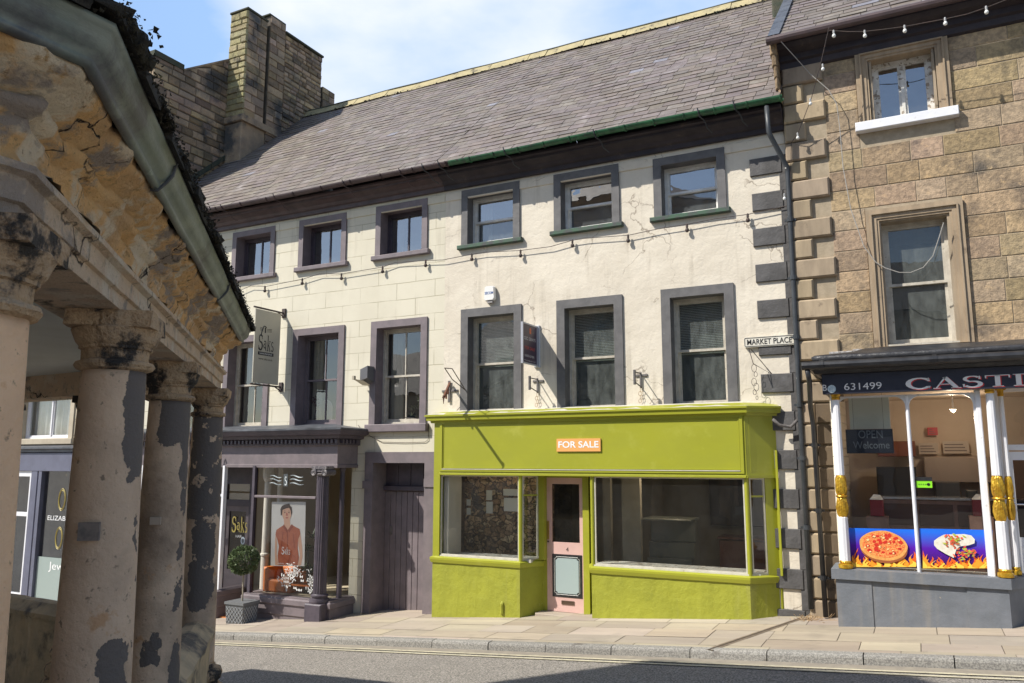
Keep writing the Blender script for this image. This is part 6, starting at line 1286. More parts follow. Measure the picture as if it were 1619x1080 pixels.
for k, (u, v) in enumerate(((1385, 803), (1548, 803))):
    q = at(u, v, 11.75); b_ = at(u, 812, 11.75).z; tp = at(u, 790, 11.75).z; t_ = thing('carton_stack', (q.x, 11.8, b_), ('left' if k == 0 else 'right')+' red printed carton standing inside the takeaway window', 'box', 'red cartons in the takeaway'); mb = MB(); mb.box(q.x-.07, q.x+.09, 11.7, 11.88, b_-.03, tp, ch=.008); mb.build('carton', flat('carton_red', (.30, .045, .05)), parent=t_)
    mb = MB(); mb.add([(q.x-.07, 11.7, tp+.001), (q.x+.09, 11.7, tp+.001), (q.x+.09, 11.88, tp+.001), (q.x-.07, 11.88, tp+.001), (q.x-.02, 11.78, tp+.07), (q.x+.06, 11.8, tp+.06)], [(0, 1, 5, 4), (1, 2, 5), (2, 3, 4, 5), (3, 0, 4)]); mb.build('paper_lid', flat('paper_white', (0, 0, 0)), parent=t_)
    mb = MB(); mb.box(q.x-.12, q.x+.14, 11.66, 11.92, .43, b_-.035); tag(mb.build('display_stand', dkb), ('left' if k == 0 else 'right')+' brown stand under a red carton in the takeaway', 'stand')
t_ = thing('led_sign', at(1376, 697, YW+.2), 'dark unlit LED sign reading OPEN Welcome hanging in the takeaway window', 'sign'); a = at(1339, 717, YW+.2); b = at(1411, 678, YW+.2)
mb = MB(); mb.box(a.x, b.x, YW+.2, YW+.25, a.z, b.z, ch=.006); mb.tube([(a.x+.1, YW+.22, b.z), (a.x+.1, YW+.22, 3.2)], .002, 3); mb.tube([(b.x-.1, YW+.22, b.z), (b.x-.1, YW+.22, 3.2)], .002, 3); mb.build('case', flat('led_black', (.015, .018, .03), .4), parent=t_)
lt = flat('led_text', (.14, .16, .18)); text('OPEN', (a.x+.15, YW+.195, a.z+.19), .28, .10, lt, parent=t_); text('Welcome', (a.x+.08, YW+.195, a.z+.06), .42, .09, lt, parent=t_)
mb = MB(); mb.box(at(1340, 640, YW+.3).x, at(1405, 640, YW+.3).x, YW+.5, YW+.53, at(1340, 678, YW+.3).z, 3.15); o = mb.build('white_panel', flat('panel_pale', (.62, .68, .62))); tag(o, 'pale boxed panel hung behind the top left of the takeaway window', 'panel')
t_ = thing('hygiene_sticker', at(1462, 765, YW+.02), 'bright green and black rating sticker on the right pane of the takeaway window', 'sticker'); a = at(1449, 771, YW+.024); b = at(1473, 755, YW+.024)
mb = MB(); mb.box(a.x, b.x, YW+.022, YW+.027, a.z, b.z); mb.build('sticker_face', flat('sticker_green', (.25, .72, .02)), parent=t_); mb = MB(); mb.box(a.x-.002, b.x+.002, YW+.018, YW+.0215, b.z-.04, b.z+.004); mb.build('sticker_header', M['black'], parent=t_)
q = at(1468, 766, YW+.02); mb = MB(); mb.poly([(q.x+.018*math.cos(k*.52), YW+.02, q.z+.018*math.sin(k*.52)) for k in range(12)]); mb.build('rating_disc', M['black'], parent=t_)
mb = MB()
for k in range(5): mb.poly([(a.x+.03+.024*k+.008*math.cos(j*.9), YW+.02, q.z+.008*math.sin(j*.9)) for j in range(7)])
mb.build('rating_dots', flat('sticker_dkgreen', (.06, .2, .02)), parent=t_)
# vinyl food pictures
YV = YW+.02
Z5 = lambda x, y: (1230+x/3.599, 780+y/3.6)
def v5(mb, pts, Y, tint=None): mb.poly([at(*Z5(*p), Y) for p in pts][::-1], tint)
gm = bpy.data.materials.new('blue_purple_print'); gm.use_nodes = True; tt = gm.node_tree; g_ = tt.nodes.new('ShaderNodeNewGeometry'); s_ = tt.nodes.new('ShaderNodeSeparateXYZ'); r_ = tt.nodes.new('ShaderNodeMapRange'); cr2 = tt.nodes.new('ShaderNodeValToRGB')
tt.links.new(g_.outputs['Position'], s_.inputs[0]); tt.links.new(s_.outputs[2], r_.inputs[0]); zv0, zv1 = at(*Z5(500, 420), YV).z, at(*Z5(500, 197), YV).z; r_.inputs[1].default_value = zv0; r_.inputs[2].default_value = zv1
e = cr2.color_ramp.elements; e[0].position = .15; e[0].color = (.05, .008, .07, 1); e[1].position = .95; e[1].color = (.02, .16, .78, 1); k = e.new(.55); k.color = (.10, .012, .40, 1)
tt.links.new(r_.outputs[0], cr2.inputs[0]); tt.links.new(cr2.outputs[0], tt.nodes['Principled BSDF'].inputs['Base Color']); tt.nodes['Principled BSDF'].inputs['Roughness'].default_value = .25
def flames(mb, x0, x1, yb, rnd, hmax=70, n=26, Y=0):
    for k in range(n):
        x = x0+(x1-x0)*(k+rnd.uniform(-.3, .3))/(n-1); x = min(max(x, x0+6), x1-6); h = hmax*rnd.uniform(.25, 1.1)*(1.15-.5*math.sin(math.pi*(x-x0)/(x1-x0))*(hmax > 60)); lean = rnd.uniform(-26, 26); w_ = rnd.uniform(9, 21)
        L_ = []; Rr = []
        for i in range(7):
            t = i/6; c_ = x+lean*math.sin(t*2.6)+9*math.sin(t*6+k); ww = w_*(1-t)**.8*(1+.3*math.sin(t*5+k)); y_ = yb-h*t
            c_ = min(max(c_, x0+ww+1), x1-ww-1); L_.append((c_-ww, y_)); Rr.append((c_+ww, y_))
        mb.poly([at(*Z5(*p), Y-.0002*k) for p in (L_+Rr[::-1])][::-1])
frd = random.Random(15)
def food_vinyl(box, label):
    t_ = thing('window_vinyl', at(*Z5((box[0]+box[2])/2, box[3]), YV), label, 'window sticker', 'food pictures on the takeaway window')
    mb = MB(); v5(mb, [(box[0], box[1]), (box[2], box[1]+9), (box[2], box[3]+8), (box[0], box[3]-6)], YV); mb.build('backing', gm, parent=t_)
    for nm, c_, hm, n_, yo in (('flames', (.80, .12, .01), 100, 24, -.002), ('flame_tips', (.95, .33, .02), 72, 22, -.009), ('flame_cores', (1.0, .62, .07), 44, 12, -.016)):
        mb = MB(); flames(mb, box[0]+18, box[2]-4, box[3]+1, frd, hm, n_, YV+yo); mb.build(nm, flat('print_'+nm, c_), parent=t_)
    return t_
pz = food_vinyl((402, 197, 792, 418), 'printed picture of a pizza in flames on the left pane of the takeaway window')
def ell(mb, cx_, cy_, rx, ry, Y, n=36, rot=0, wob=0, tint=None):
    pts = []
    for k in range(n):
        t = k/n*6.283; r_ = 1+wob*math.sin(t*5+cx_)+wob*.7*math.sin(t*9+cy_); x, y = rx*r_*math.cos(t), ry*r_*math.sin(t); c_, s__ = math.cos(rot), math.sin(rot); pts.append((cx_+x*c_-y*s__, cy_+x*s__+y*c_))
    mb.poly([at(*Z5(*p), Y) for p in pts][::-1], tint)
Yp = YV-.022
mb = MB(); ell(mb, 603, 312, 136, 84, Yp, wob=.01, rot=.15); mb.build('crust_edge', flat('print_crust_dark', (.35, .10, .03)), parent=pz)
mb = MB(); ell(mb, 600, 298, 138, 84, Yp-.001, wob=.01, rot=.15); mb.build('crust', flat('print_crust', (.80, .42, .12), c2=(.72, .3, .07), ns=30), parent=pz)
mb = MB(); ell(mb, 599, 292, 122, 72, Yp-.002, wob=.015, rot=.15); mb.build('topping', flat('print_sauce', (.72, .08, .02), c2=(.88, .42, .12), ns=55), parent=pz)
mb = MB(); mb2 = MB(); mb3 = MB()
for k in range(60):
    t = frd.uniform(0, 6.283); r_ = math.sqrt(frd.random())*.9; x, y = 599+118*r_*math.cos(t), 292+68*r_*math.sin(t)
    if k < 30: ell(mb, x, y, frd.uniform(9, 14), frd.uniform(6, 9.5), Yp-.003-.00005*k, 12, wob=.05)
    elif k < 46: ell(mb2, x, y, frd.uniform(4, 9), frd.uniform(3, 6), Yp-.005-.00005*k, 9, wob=.2)
    else: ell(mb3, x, y, 3.5, 2.5, Yp-.0075, 7, wob=.2)
mb.build('pepperoni', flat('print_pepperoni', (.62, .03, .015)), parent=pz); mb2.build('cheese', flat('print_cheese', (.90, .68, .30)), parent=pz); mb3.build('herbs', flat('print_herb', (.28, .05, .03)), parent=pz)
wz = food_vinyl((805, 200, 1222, 426), 'printed picture of a filled wrap in flames on the right pane of the takeaway window')
mb = MB()
def poly5(mb, pts, Y): mb.poly([at(*Z5(*p), Y) for p in pts][::-1])
poly5(mb, [(888, 270), (915, 250), (945, 235), (1060, 232), (1100, 240), (1120, 262), (1118, 285), (1085, 296), (1035, 302), (1015, 320), (1000, 368), (955, 345), (905, 315), (888, 295)], Yp); mb.build('flatbread', flat('print_bread', (.80, .76, .66), c2=(.70, .64, .52), ns=20), parent=wz)
mb = MB(); mb2 = MB(); mb3 = MB()
for k in range(96):
    if k % 2: x, y = 995+frd.gauss(0, 24), 262+frd.gauss(0, 15)
    else: x, y = 1065+frd.gauss(0, 30), 345+frd.gauss(0, 16)
    tgt = (mb, mb2, mb3)[k % 3]; ell(tgt, x, y, frd.uniform(6, 14), frd.uniform(3, 6), Yp-.002-.0001*k, 10, rot=frd.uniform(-1, 1), wob=.12)
mb.build('filling', flat('print_meat', (.5, .12, .05)), parent=wz); mb2.build('salad', flat('print_salad', (.42, .5, .05)), parent=wz); mb3.build('peppers', flat('print_pepper', (.82, .1, .04)), parent=wz)

# --- lamps that are lit inside the shops; the salon pair is added
def lamp(x, y, z, lab, power, r_=.05, drop=0, grp=None, col=(1, .82, .6)):
    t_ = thing('ceiling_lamp', (x, y, z), lab, 'lamp', grp); mb = MB(); mb.lathe(x, y, [(r_*1.3, z-.012-drop), (r_*1.3, z-drop), (r_*.4, z-drop+.002), (r_*.2, z)], 14); mb.build('fitting', M['bollwhite'], parent=t_)
    mb = MB(); mb.lathe(x, y, [(r_*.1, z-.05-drop), (r_*.7, z-.04-drop), (r_, z-.013-drop)], 14); mb.build('bulb', flat('lit_bulb', (1, .95, .8)) if 0 else lit, parent=t_, smooth=True)
    l = bpy.data.lights.new('lamp_light', 'POINT'); l.energy = power; l.color = col; l.shadow_soft_size = r_*1.4; o = bpy.data.objects.new('lamp_light', l); COL.objects.link(o); o.location = (x, y, z-.08-drop-r_*1.4); attach(o, t_); return t_
lit = mat('lit_bulb', (.9, .85, .7), emit=(1, .85, .6, 5))
lamp(.45, 12.0, 3.2, 'small lit bulb hanging from the takeaway ceiling', 9, .035, .2)
for k, x in enumerate((-10.6, -9.6)): lamp(x, 11.7, zfb+.18, ('left', 'right')[k]+' small spotlight added in the salon ceiling behind the poster', 9, .035, 0, 'added spotlights in the salon')  # two spotlights added to brighten the dark salon interior
for k, (x, y) in enumerate(((-6.2, 11.75), (-2.4, 12.1), (-3.7, 12.6))): lamp(x, y, zfb2+.18, ('lit round spotlight in the ceiling above the left window of the green shop', 'lit round spotlight in the ceiling at the right of the green shop', 'lit round spotlight in the ceiling at the middle of the green shop')[k], 7, .035, 0, 'spotlights in the green shop')
# --- downpipes
def pipe(name, pts, r, label, m, collars=()):
    t_ = thing(name, pts[-1], label, 'downpipe'); mb = MB(); mb.tube(pts, r, 10); mb.build('pipe', m, parent=t_, smooth=True)
    for (i, f) in collars:
        a_, b_ = Vector(pts[i]), Vector(pts[i+1]); p = a_.lerp(b_, f); d = (b_-a_).normalized(); mb = MB(); mb.tube([p-d*.03, p+d*.03], r*1.35, 10); mb.box(p.x-r*2.2, p.x+r*2.2, p.y+r*.3, p.y+r*.9, p.z-.015, p.z+.015); mb.build('collar', m, parent=t_)
    return t_
a = at(1212, 168, 11.05); b = at(1216, 214, 11.08); c = at(1243, 240, 11.42)
pz0 = zg(-1.5)+.12
pipe('downpipe', [(a.x, 11.05, a.z), (b.x, 11.06, b.z+.05), (b.x+.02, 11.08, b.z-.02), (XC+.03, 11.36, 6.45), (XC+.03, 11.37, 6.35), (XC+.025, 11.37, 3.0), (XC+.03, 11.37, pz0)], .035, 'dark grey downpipe from the green gutter down the joint between the cream and stone houses', M['pipe'], [(4, .2), (4, .45), (4, .7), (4, .98), (5, .25), (5, .6)])
g0 = at(1280, 592, YFa-.16); 
pipe('downpipe', [(cx0-.10, YFa-.16, fzt+.08), (cx0-.09, YFa-.1, fzt-.05), (XC+.17, WS-.16, fzt-.35), (XC+.19, WS-.13, fzt-.6), (XC+.21, WS-.13, zg(-1.2)+.02)], .032, 'black downpipe running from the takeaway gutter to the pavement', M['black'], [(3, .1), (3, .45), (3, .8)])
pipe('waste_pipe', [at(1222, 663, 11.3), at(1232, 672, 11.35), at(1250, 675, 11.38), (XC-.02, 11.38, 2.86)], .022, 'short curved waste pipe from the end of the green shopfront to the downpipe', M['greymetal'])

# --- festoons on the stone house
bm_ = flat('bulb_white', (.75, .75, .72), .2)
F1 = [(1311, 48), (1340, 50), (1365, 50), (1400, 46), (1430, 42), (1494, 30), (1530, 22), (1559, 12), (1600, -4), (1660, -30)]
YA = 10.82
festoon('string_lights', [at(a_, b_, YA) for a_, b_ in F1], [at(a_, b_, YA) for a_, b_ in ((1318, 49), (1367, 49), (1430, 41), (1494, 29), (1559, 11), (1625, -14))], 'pale cable of white bulbs hung along the gutter of the stone house', .005, bm_, sc=.8)
F2 = [(1311, 42, 10.85), (1297, 103, 10.95), (1283, 155, 11.1), (1262, 210, 11.25), (1251, 226, 11.36), (1250, 300, 11.36)]
festoon('string_lights', [at(*q_) for q_ in F2], [at(1297, 103, 10.95)+Vector((.03, 0, 0)), at(1281, 157, 11.1), at(1261, 211, 11.25), at(1243, 258, 11.35), at(1240, 307, 11.35)], 'cable of white bulbs slanting down from the stone gutter to the downpipe', .005, bm_, sc=.75)
mb = MB(); mb.tube([at(1235, 66, 10.95)]+[at(a_, b_, 11.3) for a_, b_ in ((1282, 118), (1310, 142), (1323, 165), (1328, 205), (1333, 265), (1345, 330), (1366, 390), (1385, 415), (1400, 424), (1422, 431), (1440, 431), (1460, 423), (1475, 405), (1485, 375), (1492, 352))], .006, 5); o = mb.build('loose_cable', flat('cable_grey', (.35, .33, .3))); tag(o, 'loose cable sagging across the lower window of the stone house', 'cable')

# ================================================================== tall stone building far left
hn = thing('stone_building', (-19, 12, zg(-19)), 'tall sooty stone building with a stepped chimney behind the left end of the slate roof', 'building')
XG = -15.12
def ax(u, v, X): return atx(u, v, X)
yf0 = 11.45; yg1 = ax(289, 112, XG).y; zg1 = ax(289, 112, XG).z; yg2 = ax(361, 96, XG).y; zg2 = ax(361, 96, XG).z
yc0 = yg2; cxr = at(386, 100, yc0).x; XN = cxr
rnd = random.Random(9); mb = MB()
def gable_blocks(mb, X, y0, y1, z0, ztop, dxf=0, **kw):
    mb.tf = lambda p: Vector((X+dxf-p.y, p.x, p.z)); b0 = len(mb.v); f0 = len(mb.f)
    blocks(mb, y0, y1, z0, max(ztop(y0), ztop(y1)), 0, [], rnd=rnd, **kw); mb.tf = None
    for k in range(b0, len(mb.v)): v = mb.v[k]; v.z = min(v.z, ztop(min(max(v.y, y0), y1)))
zt_ = lambda y: zg1+.0 if y < yg1 else zg1+(zg2-zg1)*(y-yg1)/(yg2-yg1)
gable_blocks(mb, XG, yf0, yg2+.5, 7.2, zt_, ch=.19, wr=(.22, .52), proud=.025, cham=.012, rub=1, tv=(.5, 1.35))
mb.mi = 1; mb.add([(XG-.005, yf0+.01, 7.0), (XG-.005, 20, 7.0), (XG-.005, 20, zg2), (XG-.005, yg2, zg2-.01), (XG-.005, yg1, zg1-.01), (XG-.005, yf0+.01, zg1-.01)], [(0, 1, 2, 3, 4, 5)])
mb.add([(-27, yf0+.3, 7.0), (XG-.006, yf0+.3, 7.0), (XG-.006, 20, 7.0), (-27, 20, 7.0), (-27, yf0+.3, zg1-.02), (XG-.006, yf0+.3, zg1-.02), (XG-.006, 20, zg1-.02), (-27, 20, zg1-.02)], [(0, 1, 5, 4), (2, 3, 7, 6), (3, 0, 4, 7), (4, 5, 6, 7)])
mb.build('gable_wall', [M['chimstone'], M['darkmortar']], parent=hn)
mb = MB(); mb.box(XG-.35, XG+.05, yf0-.05, yg1, zg1, zg1+.14, ch=.01); mb.build('parapet_coping', M['mossgreen'], parent=hn)
mb = MB(); mb.add([(XG-.3, yg1+.01, zg1-.0), (XG+.04, yg1+.01, zg1), (XG+.04, yg2, zg2), (XG-.3, yg2, zg2), (XG-.3, yg1+.01, zg1+.05), (XG+.04, yg1+.01, zg1+.05), (XG+.04, yg2, zg2+.05), (XG-.3, yg2, zg2+.05)], [(0, 1, 5, 4), (1, 2, 6, 5), (2, 3, 7, 6), (3, 0, 4, 7), (4, 5, 6, 7)]); mb.build('gable_coping', M['chimstone'], parent=hn)
tops = [(yc0, ax(423, 31, XN).y, ax(402, 22, XN).z, 9.9), (ax(425, 25, XN).y, ax(450, 40, XN).y, ax(436, 32, XN).z, 10.3), (ax(451, 60, XN).y, ax(510, 92, XN).y, ax(480, 72, XN).z, 10.6), (ax(511, 135, XN).y, ax(531, 150, XN).y, ax(520, 141, XN).z, 10.8)]
mb = MB()
for k, (y0_, y1_, ztp, zbt) in enumerate(tops):
    dx = (.0, .04, -.03, -.06)[k]; mb.mi = 0
    gable_blocks(mb, XN, y0_+.03, y1_, zbt+1.0*(k == 0), lambda y: ztp, dx, ch=.2 if k != 2 else .13, wr=(.2, .5) if k != 2 else (.14, .38), proud=.03, cham=.014, rub=1 if k == 2 else 0, tv=(.5, 1.4))
    mb.mi = 1; mb.box(XG-.0, XN+dx-.0, y0_+.03, y1_, zbt+1.0*(k == 0), ztp-.01)
mb.build('chimney', [M['chimstone'], M['darkmortar']], parent=hn)
mb = MB(); mb.box(XG, XN-.02, yc0+.02, yc0+.08, 10.9, tops[0][2]-.01); blocks(mb, XG+.0, XN+.035, 10.9, tops[0][2], yc0+.02, [], ch=.17, wr=(.2, .6), proud=.03, rnd=rnd, cham=.014, rub=1, tv=(.85, 1.2)); mb.build('chimney_front', M['lichstone'], parent=hn)
mb = MB()
for k, (y0_, y1_, ztp, zbt) in enumerate(tops[:3]): mb.box(XG-.02, XN+.05, y0_-.02, y1_+.0, ztp, ztp+.05, ch=.01)
mb.build('chimney_cap', M['mossgreen'], parent=hn)
mb = MB(); mb.box(XG, XN+.10, yc0-.06, yc0+1.3, 10.72, 10.89, ch=.02); mb.box(XG, XN+.02, yc0+.0, yc0+1.2, 9.0, 10.715, ch=.02); mb.build('corbel', M['chimstone'], parent=hn)
yw2 = 15.0; xw0 = -26; zA_ = zg1
mb = MB(); cuts(mb, -27, XG-.02, 7.05, zg1+.1, yf0, .3, [(-17.5, -16.5, 8.2, 10), (-20.5, -19.5, 8.2, 10), (-23.5, -22.5, 8.2, 10)]); mb.box(-27, -15.5, yf0+.31, yf0+.35, 7.1, zg1-.1); mb.build('upper_front_wall', M['chimstone'], parent=hn)
# its street front with a window and shop
wN = R4((28, 632), (110, 694), W); wN = (wN[0], wN[1]+.1, wN[2], wN[3]+.35)
fb = at(60, 745, 11.4).z; ft = at(60, 716, 11.4).z
wn, opn = sash_window(hn, wN, W, .14, .02, .18, mat('pale_stone_surround', (.48, .42, .32), (.42, .36, .27), 4, .9), M['bollwhite'], M['glass'], 'casement', sill=(.06, .12, .08))
mb = MB(); j = wN; n = 50; pts = [(j[0]+(j[1]-j[0])*k/n, W+.4+.03*math.sin(k*1.3)) for k in range(n+1)]
for k in range(n): mb.quad((*pts[k], j[2]), (*pts[k+1], j[2]), (*pts[k+1], j[3]), (*pts[k], j[3]))
mb.build('curtain', M['curtainwhite'], parent=wn, smooth=True)
mb = MB(); cuts(mb, -27, XL-.3, -2.5, 7.0, W+.01, .3, [opn, (-26, XL-.6, -2.5, fb)]); mb.build('front_wall', mat('pale_ashlar', (.50, .43, .31), (.44, .38, .28), 2, .9, .4, 40, brick=(.8, .32, .008, 1, (.25, .2, .14))), parent=hn)
blu = mat('slate_blue_shop_paint', (.13, .135, .19), (.11, .113, .16), 4, .5)
mb = MB(); mb.box(-26.5, XL-.35, 11.32, W, fb, ft, ch=.01); sfn = mb.build('shop_fascia', blu, parent=hn)
mb = MB(); mb.sweep([(-26.5, 11.35), (XL-.35, 11.35), (XL-.35, W)], [(0, ft), (.05, ft+.02), (.05, ft+.06), (.12, ft+.09), (.12, ft+.13), (-.1, ft+.17)]); mb.build('shop_cornice', M['lead'], parent=sfn)
zb2 = at(60, 945, 11.4).z-.05; x1_ = at(48, 800, 11.4).x; 
mb = MB(); xx = [at(p, 800, 11.4).x for p in (24, 50, 62)]; zt = at(30, 812, 11.4).z
mb.ring((-21.6, xx[1]+.0, zb2, fb-.0), (-21.5, xx[1]-.09, zb2+.1, fb-.12), 11.36, 11.45); mb.box(-21.5, xx[1]-.09, 11.37, 11.43, zt-.05, zt+.04); mb.box(xx[2]-.06, xx[2]-.0, 11.36, 11.45, zb2, fb); mb.build('shop_window_frame', M['bollwhite'], parent=sfn)
mb = MB(); mb.box(xx[1]+.001, xx[2]-.061, 11.33, 11.5, -1.8, fb); mb.box(xx[2]+.0, xx[2]+.1, 11.33, 11.5, -1.8, fb); mb.box(XL-.95, XL-.35, 11.33, 11.5, -1.8, fb); mb.box(-26, XL-.36, 11.34, 11.5, -2.4, zb2); mb.build('shop_pilaster', blu, parent=sfn)
for (a_, b_) in ((-21.5, xx[1]-.09), (xx[2]+.1, XL-.95)): pane((a_, b_, zb2, fb), 11.42, 'pane', M['glass'], sfn)
mb = MB(); mb.quad((-26, 14, -2), (XL-.4, 14, -2), (XL-.4, 14, 2.5), (-26, 14, 2.5)); mb.box(-26, XL-.4, 11.6, 14, fb+.05, fb+.1); mb.box(-26, XL-.4, 11.6, 14, -1.6, -1.3); mb.build('shop_interior', M['darkroom'], parent=sfn)
text('ELIZABETH', (at(75, 822, 11.41).x, 11.41, at(75, 822, 11.41).z), 1.0, .10, flat('letter_white', (0, 0, 0)), parent=sfn); 
mb = MB(); c_ = at(90, 820, 11.41)
for sg in (-1, 1):
    mb = MB()
    for r_ in (.17, .20): mb.tube([(c_.x+.12+r_*.6*math.cos(t*.33), 11.41, c_.z+sg*.42+r_*1.2*math.sin(t*.33)) for t in range(20)], .007, 4)
    mb.build('gold_scroll', flat('gold_leaf', (0, 0, 0)), parent=sfn)
vt = flat('grey_green_vinyl', (.30, .36, .34)); mb = MB(); a = at(66, 880, 11.40); mb.box(xx[2]+.11, XL-.96, 11.395, 11.40, zb2+.02, a.z); mb.build('vinyl_band', vt, parent=sfn)
text('Jewellery', (at(76, 904, 11.39).x, 11.39, at(76, 904, 11.39).z), 1.3, .22, flat('letter_white', (0, 0, 0)), parent=sfn)

# ================================================================== market cross (octagonal colonnade)
K = .74
C1 = Vector((-2.10, 1.128)); C4 = Vector((-7.2*K, 6.47*K)); SL = (C4-C1).length
uA = (C4-C1).normalized(); verts8 = [C1, C4]; ang = math.atan2(uA.y, uA.x)
p = C4.copy()
for k in range(1, 7):
    a_ = ang+k*math.pi/4; p = p+Vector((math.cos(a_), math.sin(a_)))*SL; verts8.append(p.copy())
oct_ = [tuple(v) for v in verts8]          # counter-clockwise, outside on the right
ctr = sum(verts8, Vector((0, 0)))/8
mc = thing('market_cross', (ctr.x, ctr.y, zg(ctr.x)-.1), 'old octagonal stone market building with round columns and a lead gutter on the left', 'market building')
mb = MB(); AB = 2.921
mb.sweep(oct_, [(-.20, AB+.28), (-.20, AB), (.085, AB), (.085, AB+.055), (.10, AB+.06), (.10, AB+.125), (.125, AB+.135), (.125, AB+.155)], closed=True, seg=.12, jit=.004)
mb.build('architrave', M['ashlarband'], parent=mc)
mb = MB(); mb.sweep(oct_, [(.12, AB+.155), (.085, AB+.17), (.075, AB+.20), (.085, AB+.23), (.095, AB+.26), (.085, AB+.285), (.12, AB+.30), (.13, AB+.325), (.11, AB+.345), (.155, AB+.36), (.165, AB+.385), (.195, AB+.395), (.21, AB+.415), (.215, AB+.44), (.0, AB+.46)], closed=True, seg=.035, jit=.035, jf=7)
mb.build('cornice', M['oldstone'], parent=mc, smooth=True)
mb = MB(); gz = AB+.43
mb.sweep(oct_, [(.215, gz+.0), (.225, gz-.012), (.243, gz-.006), (.250, gz+.006), (.244, gz+.014), (.266, gz+.026), (.284, gz+.052), (.29, gz+.085), (.300, gz+.091), (.300, gz+.103), (.280, gz+.103), (.268, gz+.05), (.22, gz+.03)], closed=True, seg=.25, jit=.003)
gt_ = mb.build('gutter', M['copper'], parent=mc, smooth=True)
mb = MB(); 
for i in range(8):
    a_, b_ = verts8[i], verts8[(i+1) % 8]; d = (b_-a_).normalized(); n_ = Vector((d.y, -d.x))
    for f in (.18, .62):
        p = a_.lerp(b_, f); q_ = [(p.x+n_.x*o_, p.y+n_.y*o_, z_) for o_, z_ in ((.215, gz-.010), (.238, gz-.012), (.255, gz+.006), (.271, gz+.023), (.290, gz+.051), (.297, gz+.085), (.304, gz+.103))]; mb = MB(); mb.tube(q_, .007, 5); mb.build('gutter_joint', M['lead'], parent=gt_)
# roof slabs with a ragged edge
mb = MB(); rnd = random.Random(77)
for i in range(8):
    a_, b_ = verts8[i], verts8[(i+1) % 8]; d = (b_-a_).normalized(); n_ = Vector((d.y, -d.x)); Lg = (b_-a_).length
    for row in range(9):
        inn = row*.30; half = (Lg/2-inn*.4142)+.15
        x = -half
        while x < half:
            w_ = rnd.uniform(.14, .34); o0 = .325-inn+rnd.uniform(-.015, .015); z0_ = gz+.122+inn*.62
            th = rnd.uniform(.02, .04); m_ = (a_+b_)/2; P0 = m_+d*x; P1 = m_+d*min(half, x+w_-.006)
            def pt(P, o_, z_): return (P.x+n_.x*o_, P.y+n_.y*o_, z_)
            dz = rnd.uniform(0, .02); o1 = o0-.42; z1_ = z0_+.42*.62-.02
            mb.add([pt(P0, o0, z0_+dz), pt(P1, o0+rnd.uniform(-.02, .02), z0_+dz), pt(P1, o1, z1_), pt(P0, o1, z1_), pt(P0, o0, z0_+dz-th), pt(P1, o0, z0_+dz-th), pt(P1, o1, z1_-th), pt(P0, o1, z1_-th)], [(0, 1, 2, 3), (4, 5, 1, 0), (5, 6, 2, 1), (7, 4, 0, 3), (7, 6, 5, 4)]); x += w_
rfm = mb.build('roof', M['roofslab'], parent=mc)
mb = MB()
for i in (0, 1, 7):
    a_, b_ = verts8[i], verts8[(i+1) % 8]; d = (b_-a_).normalized(); n_ = Vector((d.y, -d.x)); Lg = (b_-a_).length
    for k in range(3000):
        s_ = rnd.uniform(-.15, Lg+.15); big = (1+.9*noise.noise(Vector((s_*3, i, 2))))*.25
        if i == 0: big += .9*math.exp(-((s_-.05)/.14)**2)
        if i == 7: big += .9*math.exp(-((Lg-s_)/.16)**2)
        o_ = .322+rnd.gauss(0, .010+.010*big); z_ = gz+.105+rnd.random()*(.02+.06*big); r_ = rnd.uniform(.005, .011)
        p = a_+d*s_+n_*o_
        v = [Vector((p.x, p.y, z_))+Vector((rnd.gauss(0, 1), rnd.gauss(0, 1), rnd.gauss(0, 1))).normalized()*r_ for _ in range(4)]
        mb.add(v, [(0, 1, 2), (0, 2, 3), (0, 3, 1), (1, 3, 2)])
    for k in range(90):
        s_ = Lg*k/90+rnd.uniform(-.03, .03); big = .4+.6*abs(noise.noise(Vector((s_*4, i, 7))))
        if i == 0: big += 1.5*math.exp(-((s_-.05)/.13)**2)
        if i == 7: big += 1.5*math.exp(-((Lg-s_)/.15)**2)
        p = a_+d*s_+n_*(.312+rnd.uniform(-.01, .01)); R0 = .018*big+.005; z_ = gz+.118+.02*big
        mb.lathe(p.x, p.y, [(R0*.2, z_-R0), (R0*.8, z_-R0*.6), (R0, z_), (R0*.8, z_+R0*.6), (R0*.2, z_+R0)], 8, jit=.012)
mb.build('moss_tufts', M['moss'], parent=rfm)['kind'] = 'stuff'
# ceiling, upper drum, lantern
mb = MB(); cz_ = AB+.22
mb.add([(v.x+(ctr.x-v.x)*.02, v.y+(ctr.y-v.y)*.02, cz_) for v in verts8], [tuple(range(8))[::-1]]); mb.build('ceiling', M['plaster'], parent=mc)
def octr(Rr, z): return [(ctr.x+Rr/math.cos(math.pi/8)*math.cos(ang-math.pi/2+math.pi/8+k*math.pi/4-math.pi/4), ctr.y+Rr/math.cos(math.pi/8)*math.sin(ang-math.pi/2+math.pi/8+k*math.pi/4-math.pi/4), z) for k in range(8)]
def frust(mb, levels):
    for (r0, z0_), (r1, z1_) in zip(levels, levels[1:]):
        A_, B_ = octr(r0, z0_), octr(r1, z1_)
        for k in range(8): mb.quad(A_[k], A_[(k+1) % 8], B_[(k+1) % 8], B_[k])
DR = 3.12
mb = MB(); frust(mb, [(DR, zg(ctr.x)-.1), (DR, 9.75), (DR+.1, 9.8), (DR+.25, 9.95)]); mb.build('drum_wall', M['chimstone'], parent=mc)
mb = MB(); frust(mb, [(DR+.28, 9.97), (1.0, 11.3), (.01, 11.6)]); mb.build('drum_roof', M['slate'], parent=mc)
